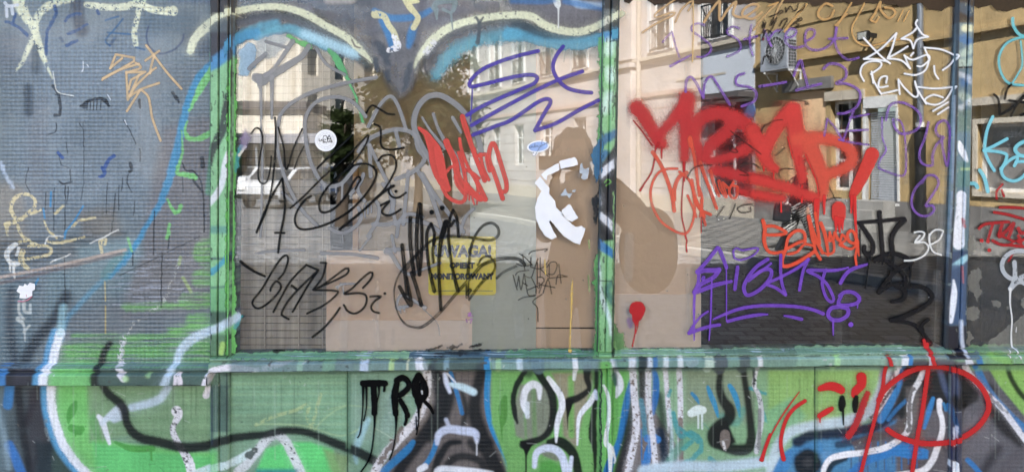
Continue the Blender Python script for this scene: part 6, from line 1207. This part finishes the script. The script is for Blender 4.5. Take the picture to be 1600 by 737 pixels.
# each balcony rail
for i in range(7):
    s_ = -ts_[i]*FR.L; rb = MB(); rb.box(s_-.58, s_+.58, .05, .08, 6.12, 6.16); rb.box(s_-.58, s_+.58, .05, .08, 5.2, 5.24)
    for k in range(13): x = s_-.55+k*1.1/12; rb.tube([(x, .065, 5.22), (x+.02*math.sin(k), .09, 5.55), (x, .065, 6.14)], .011, 5)
    rb.build("balcony_rail", M['iron'], ch)
MB().box(sC, sA-.1, -8, -.6, 12.9, 13.3).build("roof", M['roof'], ch)
# --- houses at the end of the street
FB = Face((470-880)/1170*52, 52.0, 1400)
fh = FB.root("corner_house"); tag(fh, "pale corner house with rows of narrow windows, reflected above the round sticker", "house")
s_end = FB.at(640)[0]; zt = 11.2
# local x to the near end; its street side faces right, so openings are cut in the y=0 face
ops = []
for r_ in range(3):
    for k in range(12): s_ = s_end+2.0+k*3.0; ops.append((s_, s_+1.1, 1.4+r_*3.2, 3.3+r_*3.2))
ops = [o for o in ops if o[1] < -.5]
b = MB(); wall_open(b, s_end, 0, 0, zt, ops, 0.0, 0.4); b.box(-.401, 0, .401, 10, 0, zt); b.build("wall", M['far_st'], fh)
b = MB()
for o_ in ops: b.box(o_[0], o_[1], .2, .25, o_[2], o_[3])
b.build("window_panes", M['dglass'], fh)
MB().box(s_end-.3, .4, -.4, 10.3, zt, zt+.4).build("cornice", M['trim'], fh); MB().box(s_end, 0, .5, 10, zt+.41, zt+1.6).build("roof", M['roof'], fh)
b = MB()
for k in range(5): b.box(.002, .06, .6+k*2, 1.0+k*2, 0, zt-.1)
b.build("pilasters", M['trim'], fh)
def simple_house(name, label, px0, px1, d, top, m, cols, rows):
    p = real((0.5*(px0+px1)-880)/1170*d, d); r = empty(name, p); tag(r, label, "house")
    w_ = (px1-px0)/1170*d; zt_ = 1.6+(HOR-top)/1170*d; ops = []
    for i in range(cols):
        for j in range(rows): x = -w_/2+w_*(i+.5)/cols; ops.append((x-.55, x+.55, 1.2+j*3.1, 3.0+j*3.1))
    ops = [o for o in ops if o[3] < zt_-.4]
    b = MB(); wall_open(b, -w_/2, w_/2, 0, zt_, ops, -.4, 0); b.box(-w_/2, w_/2, -8, -.401, 0, zt_-.002); b.build("wall", m, r)
    for o_ in ops: win(r, *o_)
    MB().box(-w_/2-.2, w_/2+.2, -8, .3, zt_, zt_+.35).build("cornice", M['trim'], r)
    return r
simple_house("end_house", "grey house closing the far end of the street, reflected between the two paint arcs", 560, 712, 78, 92, M['far_st2'], 7, 4)
simple_house("side_house", "cream gabled house far left behind the kiosk, reflected under the left paint arc", 395, 468, 60, 96, M['far_st'], 3, 3)
simple_house("left_house", "long pale house at the far left of the street, reflected in the patterned pane", -420, 120, 24, 20, M['far_st'], 9, 3)
# kiosk with cornice and canopy
kd = 37.0; p = real((420-880)/1170*kd, kd); kk = empty("market_kiosk", p); tag(kk, "low kiosk with a dark cornice and a flat grey canopy, reflected behind the blind", "kiosk")
kw = 175/1170*kd
MB().box(-kw/2, kw/2*.6, -3, 0, 0, 4.2).build("wall", M['far_st'], kk); MB().box(-kw/2-.2, kw/2*.6+.25, -3.2, .25, 4.2, 4.65).build("cornice", M['roof'], kk, bevel=.04)
MB().box(-kw/2-.3, kw/2+.9, -2.8, 1.8, 2.55, 3.0).build("canopy", mat("grey_canopy", (0.30,0.30,0.33), .6), kk)
for x in (-kw/2, 0, kw/2+.7): MB().box(x-.05, x+.05, 1.5, 1.6, 0, 2.549).build("canopy_post", M['zinc'], kk)
b = MB(); b.box(-kw/2+.3, kw/2*.45, .002, .04, .9, 2.2); b.build("window", M['dglass'], kk)

# ------------------------------------------------------------ ground
def stone_mat(name, c1, c2, rows=6.0, rough=0.75, bump=0.6):
    m, nt, N, L = newmat(name); out = N.new("ShaderNodeOutputMaterial"); bs = N.new("ShaderNodeBsdfPrincipled"); L.new(bs.outputs[0], out.inputs[0])
    tc = N.new("ShaderNodeTexCoord"); br = N.new("ShaderNodeTexBrick"); br.inputs['Scale'].default_value = rows
    br.inputs['Mortar Size'].default_value = 0.055; br.inputs['Brick Width'].default_value = 0.75; br.inputs['Row Height'].default_value = 0.5
    br.inputs['Color1'].default_value = (*c1, 1); br.inputs['Color2'].default_value = (*c2, 1); br.inputs['Mortar'].default_value = (c1[0]*.22, c1[1]*.22, c1[2]*.22, 1)
    ns = N.new("ShaderNodeTexNoise"); ns.inputs['Scale'].default_value = 7; ad = N.new("ShaderNodeVectorMath"); ad.operation = 'MULTIPLY_ADD'
    L.new(tc.outputs['Object'], ns.inputs['Vector']); ad.inputs[1].default_value = (.06,.06,.06); L.new(ns.outputs['Color'], ad.inputs[0]); L.new(tc.outputs['Object'], ad.inputs[2])
    L.new(ad.outputs[0], br.inputs['Vector']); L.new(br.outputs['Color'], bs.inputs['Base Color']); bs.inputs['Roughness'].default_value = rough
    bp = N.new("ShaderNodeBump"); bp.inputs['Strength'].default_value = bump; bp.inputs['Distance'].default_value = .03; bp.invert = True
    L.new(br.outputs['Fac'], bp.inputs['Height']); L.new(bp.outputs[0], bs.inputs['Normal']); return m
M['cobble'] = stone_mat("cobblestones", (0.10,0.11,0.125), (0.27,0.28,0.30), 2.8, .5, 1.0)
M['slab'] = stone_mat("pavement_slabs", (0.15,0.15,0.145), (0.24,0.23,0.215), 1.9, .85, .5)
tag(MB().box(-160, 160, -200, 120, -0.5, 0).build("ground", M['cobble']), kind="structure")
FRs = FR.root("pavement"); FRs.name = "pavement_base"; bpy.data.objects.remove(FRs)
pv = MB(); pv.box(sC, 9, 0.02, 5.6, -0.1, 0.12); pvo = pv.build("pavement", M['slab'], None, bevel=.012); tag(pvo, kind="structure")
pr = real(FR.X0, FR.D0); pvo.location = pr; pvo.rotation_euler = (0, 0, FR.rz)
kb = MB(); kb.box(sC, 9, 5.602, 5.75, -0.1, 0.125); kbo = kb.build("kerb", mat("kerb_stone", (0.4,0.39,0.37), .8), None, bevel=.012); tag(kbo, kind="structure"); kbo.location = pr; kbo.rotation_euler = (0, 0, FR.rz)
tag(MB().box(-9, 10, -1.4, 0.05, 0.001, 0.005).build("near_pavement", M['slab']), kind="structure")

# ------------------------------------------------------------ trees
M['bark'] = mat("bark", (0.10,0.075,0.055), .9, bump=.6, bscale=30)
def leaf_mat(name, c):
    m, nt, N, L = newmat(name); out = N.new("ShaderNodeOutputMaterial"); d = N.new("ShaderNodeBsdfDiffuse"); t = N.new("ShaderNodeBsdfTranslucent"); mx = N.new("ShaderNodeMixShader"); mx.inputs[0].default_value = .3
    tc = N.new("ShaderNodeTexCoord"); ns = N.new("ShaderNodeTexNoise"); ns.inputs['Scale'].default_value = 1.7; r = N.new("ShaderNodeValToRGB")
    L.new(tc.outputs['Object'], ns.inputs['Vector']); L.new(ns.outputs['Fac'], r.inputs[0]); r.color_ramp.elements[0].position = .35; r.color_ramp.elements[1].position = .65
    r.color_ramp.elements[0].color = (c[0]*.55, c[1]*.55, c[2]*.55, 1); r.color_ramp.elements[1].color = (*c, 1)
    L.new(r.outputs[0], d.inputs[0]); L.new(r.outputs[0], t.inputs[0]); L.new(d.outputs[0], mx.inputs[1]); L.new(t.outputs[0], mx.inputs[2]); L.new(mx.outputs[0], out.inputs[0]); return m
M['leaf'] = leaf_mat("leaves", (0.04,0.055,0.022))
def tree(px, d, zc, rx, rz_, label, n=3600, leaf=.09, seed=1):
    R = random.Random(seed); p = real((px-880)/1170*d, d); r = empty("tree", p); tag(r, label, "tree", "trees in the street")
    b = MB(); b.tube([(0,0,0), (.05,0,1.0), (.0,.05,zc-.6), (.1,0,zc+.5)], [.16,.12,.09,.03], 10)
    tips = []
    for k in range(11):
        a = k*2.4; z0 = zc-rz_*.6+k*.12; q = Vector((rx*.75*math.cos(a), rx*.75*math.sin(a), zc+R.uniform(-.5,.7)*rz_)); tips.append(q); b.tube([(0,0,z0), q*.5+Vector((0,0,z0*.5)), q], [.05,.03,.012], 6)
    b.build("trunk", M['bark'], r)
    cl = [Vector((R.gauss(0,.45)*rx, R.gauss(0,.45)*rx, zc+R.gauss(0,.42)*rz_)) for _ in range(46)]+tips
    bm = bmesh.new()
    for k in range(n):
        c = R.choice(cl); q = c+Vector((R.gauss(0,.2), R.gauss(0,.2), R.gauss(0,.15)))*rx*.8
        u = Vector((R.gauss(0,1), R.gauss(0,1), R.gauss(0,.6))).normalized(); v = u.cross(Vector((R.gauss(0,1), R.gauss(0,1), R.gauss(0,1)))).normalized(); s_ = leaf*R.uniform(.6,1.3)
        bm.faces.new([bm.verts.new(q-u*s_), bm.verts.new(q+v*s_*.5), bm.verts.new(q+u*s_), bm.verts.new(q-v*s_*.5)])
    me = bpy.data.meshes.new("crown"); bm.to_mesh(me); bm.free(); o = bpy.data.objects.new("crown", me); C.objects.link(o); o.parent = r; me.materials.append(M['leaf'])
tree(652, 21, 2.85, 1.35, 1.6, "leafy street tree reflected over the brown board", n=11000, leaf=.085, seed=2)
tree(702, 23, 2.7, 1.0, 1.3, "smaller tree right of the leafy street tree, reflected behind the salmon tag", n=4000, leaf=.085, seed=9)
tree(533, 19, 1.95, .5, 1.3, "narrow dark tree reflected right of the round sticker", n=3200, leaf=.07, seed=5)

# ------------------------------------------------------------ cars
def car(px, d, rz, body, label):
    p = real((px-880)/1170*d, d); r = empty("parked_car", p, rz); tag(r, label, "car", "cars parked along the street")
    L_, W_ = 4.1, 1.72
    prof = [(-2.05,.35),(-2.05,.80),(-1.95,.95),(-1.35,1.02),(-.75,1.42),(.85,1.46),(1.75,1.02),(2.0,.92),(2.05,.35)]
    bm = MB(); bm.prism([(x, z) for x, z in prof], -W_/2, W_/2); bo = bm.build("body", mat("car_paint", body, .25, noise=.02, spec=.6), r, bevel=.07, smooth=False)
    g_ = MB(); g_.prism([(-1.25,1.03),(-.72,1.37),(.02,1.39),(.02,1.03)], -W_/2-.006, W_/2+.006); g_.prism([(.1,1.03),(.1,1.39),(.8,1.40),(1.5,1.04)], -W_/2-.006, W_/2+.006); g_.build("side_window", M['dglass'], r)
    MB().prism([(-1.40,1.01),(-.80,1.40),(-.78,1.36),(-1.34,.99)], -.72, .72).build("windscreen", M['dglass'], r); MB().prism([(1.72,1.055),(.93,1.45),(.9,1.41),(1.66,1.02)], -.7, .7).build("rear_window", M['dglass'], r)
    for sx in (-1.3, 1.3):
        for sy in (-1, 1):
            w_ = MB(); w_.disc(0, 0, .31, -.09, .09, 28); wo = w_.build("wheel", M['iron'], r, bevel=.02); wo.location = (sx, sy*(W_/2-.08), .31)
            rm = MB(); rm.disc(0, 0, .19, -.096, .096, 20); rm.build("rim", mat("alloy", (.5,.5,.5), .3, metal=.8), wo)
    for sy in (-.62, .62): MB().box(-2.09, -2.03, sy-.16, sy+.16, .66, .8).build("headlight", M['fw'], r, bevel=.01); MB().box(2.03, 2.075, sy-.14, sy+.14, .72, .88).build("tail_light", mat("red_lens", (.4,.02,.02), .3), r, bevel=.01)
    b = MB(); b.box(-2.1, -2.02, -.8, .8, .36, .52); b.box(2.02, 2.1, -.8, .8, .36, .52); b.build("bumper", M['iron'], r, bevel=.02)
car(447, 28, math.radians(-82), (.50,.51,.53), "white parked hatchback reflected behind the black marker loops")
car(388, 36, math.radians(-84), (.55,.57,.60), "silver parked car reflected at the left edge of the wide pane")
car(528, 31, math.radians(-84), (.03,.05,.10), "dark blue parked car reflected under the narrow dark tree")
# ------------------------------------------------------------ people
def skin_mesh(name, verts, edges, radii, m, parent, root=0, sub=2):
    me = bpy.data.meshes.new(name); me.from_pydata(verts, edges, []); o = bpy.data.objects.new(name, me); C.objects.link(o)
    o.modifiers.new("skin", 'SKIN'); sv = me.skin_vertices[0].data
    for i, r in enumerate(radii): sv[i].radius = (r, r) if not hasattr(r, '__len__') else r
    for i in range(len(verts)): sv[i].use_root = (i == root)
    o.modifiers["skin"].use_smooth_shade = True
    s_ = o.modifiers.new("sub", 'SUBSURF'); s_.levels = sub; s_.render_levels = sub
    bpy.context.view_layer.update()
    dg = bpy.context.evaluated_depsgraph_get(); m2 = bpy.data.meshes.new_from_object(o.evaluated_get(dg)); bpy.data.objects.remove(o)
    o = bpy.data.objects.new(name, m2); C.objects.link(o); o.parent = parent; m2.materials.clear(); m2.materials.append(m)
    return o
class Sk:
    def __init__(s): s.v = []; s.e = []; s.r = []
    def chain(s, pts, start=None):
        """pts: (x,y,z,r); start: index to connect from"""
        last = start; ids = []
        for p in pts:
            s.v.append(tuple(p[:3])); s.r.append(p[3]); i = len(s.v)-1; ids.append(i)
            if last is not None: s.e.append((last, i))
            last = i
        return ids
def hand(sk, wrist, wr, d, n, curl=0.5):
    """palm and five bent fingers; d: hand direction, n: back of hand normal"""
    d = Vector(d).normalized(); n = Vector(n).normalized(); sd = d.cross(n).normalized(); w = Vector(wrist)
    pm = sk.chain([(*(w+d*.045), .022)], wr)[0]
    for k, (off, ln) in enumerate(((-.030,.070),(-.010,.080),(.010,.075),(.029,.058))):
        b_ = w+d*.085+sd*off; f1 = b_+d*ln*.45-n*ln*.15*curl*2; f2 = f1+(d*(1-curl)-n*curl).normalized()*ln*.32; f3 = f2+(d*(.7-curl)-n*(curl+.3)).normalized()*ln*.25
        sk.chain([(*b_, .0095), (*f1, .0085), (*f2, .0078), (*f3, .0065)], pm)
    t0 = w+d*.035-sd*.030; t1 = t0+d*.03-sd*.022-n*.008; t2 = t1+d*.028-sd*.006-n*.012
    sk.chain([(*t0, .012), (*t1, .010), (*t2, .0085)], pm)
M['skinm'] = mat("skin", (.50,.30,.21), .55, noise=.05); M['coat'] = mat("dark_coat", (.022,.024,.03), .85, noise=.2, scale=12, bump=.3, bscale=40)
M['jeans'] = mat("dark_jeans", (.03,.04,.07), .9, noise=.2, scale=20); M['hair'] = mat("dark_hair", (.03,.02,.015), .6, bump=.5, bscale=90); M['shoe'] = mat("black_shoes", (.02,.02,.02), .5)
def head(root, c, face, m_hair, long=False):
    """c: centre; face: unit direction the person looks (horizontal)"""
    f = Vector(face).normalized(); sd = f.cross(Vector((0,0,1))).normalized(); bm = bmesh.new()
    bmesh.ops.create_uvsphere(bm, u_segments=28, v_segments=20, radius=1.0)
    for v in bm.verts:
        x, y, z = v.co; wx = .076*(1-.22*max(0, -z)**1.3); fy = .094 if y > 0 else .098; zz = z*.118
        if z < -.25: wx *= 1-.25*(-z-.25)
        yy = y*fy
        if y > .6 and abs(x) < .28: yy += .020*math.exp(-((z+.12)/.16)**2)*math.exp(-(x/.12)**2)   # nose
        if y > .5: yy -= .010*math.exp(-((z-.08)/.12)**2)*math.exp(-((abs(x)-.38)/.18)**2)         # eye sockets
        if y > .5: yy += .006*math.exp(-((z+.48)/.1)**2)*math.exp(-(x/.3)**2)                       # lips
        if y > .4 and z < -.7: yy += .012*math.exp(-(x/.4)**2)                                      # chin
        v.co = Vector(c)+sd*(x*wx)+f*yy+Vector((0,0,zz))
    for s_ in (-1, 1):
        r_ = bmesh.ops.create_uvsphere(bm, u_segments=10, v_segments=8, radius=1.0)
        for v in r_['verts']: x, y, z = v.co; v.co = Vector(c)+sd*(s_*.078+x*.009)+f*(y*.016-.008)+Vector((0,0,z*.03-.005))
    me = bpy.data.meshes.new("head"); bm.to_mesh(me); bm.free()
    for p in me.polygons: p.use_smooth = True
    me.materials.append(M['skinm']); o = bpy.data.objects.new("head", me); C.objects.link(o); o.parent = root
    for s_ in (-1, 1):
        b = bmesh.new(); bmesh.ops.create_uvsphere(b, u_segments=10, v_segments=8, radius=.0115)
        for v in b.verts: v.co += Vector(c)+sd*(s_*.029)+f*.080+Vector((0,0,.008))
        e = bpy.data.meshes.new("eye"); b.to_mesh(e); b.free(); e.materials.append(M['dglass']); eo = bpy.data.objects.new("eye", e); C.objects.link(eo); eo.parent = o
    bm = bmesh.new(); bmesh.ops.create_uvsphere(bm, u_segments=32, v_segments=22, radius=1.0); R = random.Random(4)
    dl = [v for v in bm.verts if (v.co.y > .35 and v.co.z < .42) or (v.co.z < (-.75 if not long else -1.1))]; bmesh.ops.delete(bm, geom=dl, context='VERTS')
    for v in bm.verts:
        x, y, z = v.co; k = 1+.05*math.sin(9*x+5*z)+R.uniform(-.02,.02)
        v.co = Vector(c)+sd*(x*.092*k)+f*(y*.108*k-.004)+Vector((0,0,z*(.132 if z > 0 else (.125 if not long else .22))*k))
    if not long:
        for v in bm.verts: d_ = v.co-Vector(c); v.co = Vector(c)+Vector((d_.x*1.28, d_.y*1.12-.012, d_.z*1.06))
    me = bpy.data.meshes.new("hair"); bm.to_mesh(me); bm.free()
    for p in me.polygons: p.use_smooth = True
    me.materials.append(m_hair); o = bpy.data.objects.new("hair", me); C.objects.link(o); o.parent = root
    o.modifiers.new("thick", 'SOLIDIFY').thickness = .012
# --- photographer, facing the glass; stands just behind the camera
pg = empty("person", (0.30, -2.38, 0)); tag(pg, "person in a dark coat photographing the window, seen only as a silhouette in the reflection", "person")
sk = Sk()
pel = sk.chain([(-.10,0,.92,.18)])[0]
tor = sk.chain([(-.07,0,1.08,.19),(-.03,.0,1.25,.20),(-.02,.0,1.38,.165),(-.075,.0,1.48,.080),(-.105,.03,1.56,.055)], pel)
shL = sk.chain([(-.205,.0,1.42,.070),(-.265,.07,1.27,.058),(-.27,.13,1.17,.052),(-.235,.22,1.33,.042),(-.215,.29,1.46,.032),(-.205,.315,1.52,.026)], tor[2])
shR = sk.chain([(.13,.0,1.42,.11),(.24,.03,1.30,.11),(.32,.08,1.17,.095),(.22,.20,1.30,.062),(.06,.31,1.46,.036),(-.02,.335,1.53,.028)], tor[2])
for sx in (-1, 1):
    sk.chain([(-.10+sx*.09,0,.85,.115),(-.10+sx*.10,.01,.70,.090),(-.10+sx*.105,.02,.50,.068),(-.10+sx*.11,.0,.30,.058),(-.10+sx*.115,-.02,.10,.045),(-.10+sx*.12,.02,.05,.045),(-.10+sx*.125,.12,.035,.038),(-.10+sx*.125,.17,.03,.030)], pel)
skin_mesh("body", sk.v, sk.e, sk.r, M['coat'], pg)
hk = Sk(); w1 = hk.chain([(-.206,.312,1.515,.024),(-.204,.322,1.535,.024)]); hand(hk, (-.204,.322,1.535), w1[1], (.10,.15,1), (0,-1,.1), .55)
skin_mesh("hand", hk.v, hk.e, hk.r, M['skinm'], pg, sub=1)
hk = Sk(); w1 = hk.chain([(-.018,.335,1.53,.024),(-.035,.342,1.545,.024)]); hand(hk, (-.035,.342,1.545), w1[1], (-.35,.15,1), (0,-1,.1), .55)
skin_mesh("hand", hk.v, hk.e, hk.r, M['skinm'], pg, sub=1)
head(pg, (-.112,.075,1.665), (0,1,0), M['hair'])
ph = empty("phone", (CAMX-.045, -1.985, 1.6)); tag(ph, "black phone held sideways in front of the photographer's face", "phone")
MB().box(-.08, .08, -.009, 0, -.037, .037).build("case", M['iron'], ph, bevel=.003)
MB().box(-.077, .077, -.0105, -.0092, -.034, .034).build("screen", M['dglass'], ph)
MB().disc(.045, 0, .008, .0002, .0015, 20).build("lens", M['dglass'], ph)
bg_ = empty("shoulder_bag", (0.66, -2.36, 1.10)); tag(bg_, "round dark shoulder bag hanging at the photographer's side, seen as a bulge of the silhouette", "bag")
bm = bmesh.new(); bmesh.ops.create_uvsphere(bm, u_segments=28, v_segments=18, radius=1.0)
for v in bm.verts:
    x, y, z = v.co; k = (abs(x)**3+abs(y)**3+abs(z)**3)**(-1/3)*.35+.65
    v.co = Vector((x*.17*k-.03, y*.12*k, z*.25*k))
me = bpy.data.meshes.new("pouch"); bm.to_mesh(me); bm.free(); me.materials.append(M['coat'])
for p in me.polygons: p.use_smooth = True
o = bpy.data.objects.new("pouch", me); C.objects.link(o); o.parent = bg_
MB().tube([(-.12,.02,.15), (-.2,.02,.32), (-.26,.0,.40), (-.26,-.10,.33), (-.14,-.09,.12)], .016, 8).build("strap", M['coat'], bg_)
# --- pedestrian
pd = real(368/1170*12.65, 12.65); ped = empty("person", pd, math.radians(10)); tag(ped, "pedestrian in dark coat and zebra-striped trousers walking past, reflected behind orange writing", "person")
zm, nt, N, L = newmat("zebra_cloth"); out = N.new("ShaderNodeOutputMaterial"); bs = N.new("ShaderNodeBsdfPrincipled"); bs.inputs['Roughness'].default_value = .8; L.new(bs.outputs[0], out.inputs[0])
tc = N.new("ShaderNodeTexCoord"); mp = N.new("ShaderNodeMapping"); mp.inputs['Rotation'].default_value = (0, .6, 0); wv = N.new("ShaderNodeTexWave"); wv.wave_type = 'BANDS'; wv.bands_direction = 'Z'; wv.inputs['Scale'].default_value = 8; wv.inputs['Distortion'].default_value = 5; wv.inputs['Detail Scale'].default_value = 1.4
rp = N.new("ShaderNodeValToRGB"); rp.color_ramp.interpolation = 'CONSTANT'; rp.color_ramp.elements[0].color = (.02,.02,.02,1); rp.color_ramp.elements[1].position = .62; rp.color_ramp.elements[1].color = (.55,.54,.52,1)
L.new(tc.outputs['Object'], mp.inputs[0]); L.new(mp.outputs[0], wv.inputs[0]); L.new(wv.outputs['Fac'], rp.inputs[0]); L.new(rp.outputs[0], bs.inputs['Base Color'])
sk = Sk(); pel = sk.chain([(0,0,.93,.15)])[0]
tor = sk.chain([(.01,0,1.08,.15),(.02,0,1.22,.155),(.03,0,1.33,.125),(.05,0,1.41,.055),(.06,0,1.47,.045)], pel)
sk.chain([(.02,.17,1.33,.065),(-.04,.22,1.12,.055),(.06,.22,.92,.042),(.10,.21,.86,.026)], tor[2]); sk.chain([(.02,-.17,1.33,.065),(.10,-.22,1.12,.055),(.20,-.20,.95,.042),(.24,-.19,.90,.026)], tor[2])
sk.chain([(.06,.08,.85,.12),(.16,.08,.62,.10),(.22,.08,.42,.085),(.24,.08,.22,.05),(.26,.08,.08,.04),(.30,.08,.045,.038),(.39,.08,.035,.028)], pel)
sk.chain([(-.04,-.08,.85,.12),(-.10,-.08,.62,.10),(-.14,-.08,.44,.085),(-.26,-.08,.24,.05),(-.34,-.08,.12,.04),(-.32,-.08,.06,.036),(-.24,-.08,.035,.028)], pel)
skin_mesh("body", sk.v, sk.e, sk.r, M['coat'], ped)
tk = Sk(); p0 = tk.chain([(0,0,.92,.17)])[0]
tk.chain([(.06,.08,.84,.14),(.17,.08,.60,.13),(.23,.08,.40,.12),(.24,.08,.32,.12)], p0); tk.chain([(-.04,-.08,.84,.14),(-.11,-.08,.60,.13),(-.17,-.08,.42,.12),(-.21,-.08,.34,.12)], p0)
skin_mesh("trousers", tk.v, tk.e, tk.r, zm, ped)
hk = Sk(); w1 = hk.chain([(.10,.21,.86,.022),(.11,.21,.84,.022)]); hand(hk, (.11,.21,.84), w1[1], (.1,0,-1), (0,1,0), .4); skin_mesh("hand", hk.v, hk.e, hk.r, M['skinm'], ped, sub=1)
hk = Sk(); w1 = hk.chain([(.24,-.19,.90,.022),(.26,-.19,.88,.022)]); hand(hk, (.26,-.19,.88), w1[1], (.3,0,-1), (0,-1,0), .4); skin_mesh("hand", hk.v, hk.e, hk.r, M['skinm'], ped, sub=1)
head(ped, (.075,0,1.55), (1,0,0), M['hair'], long=True)
hb = empty("handbag", pd+Vector((-.26,.0,0))); tag(hb, "black handbag on the back of the pedestrian with zebra-striped trousers", "bag")
MB().prism([(-.16,.62),(.12,.60),(.14,.88),(-.12,.92)], -.07, .07).build("pouch", M['coat'], hb, bevel=.03)
MB().tube([(-.08,0,.9), (-.0,0,1.1), (.12,0,1.3), (.22,0,1.38)], .012, 6).build("strap", M['coat'], hb)
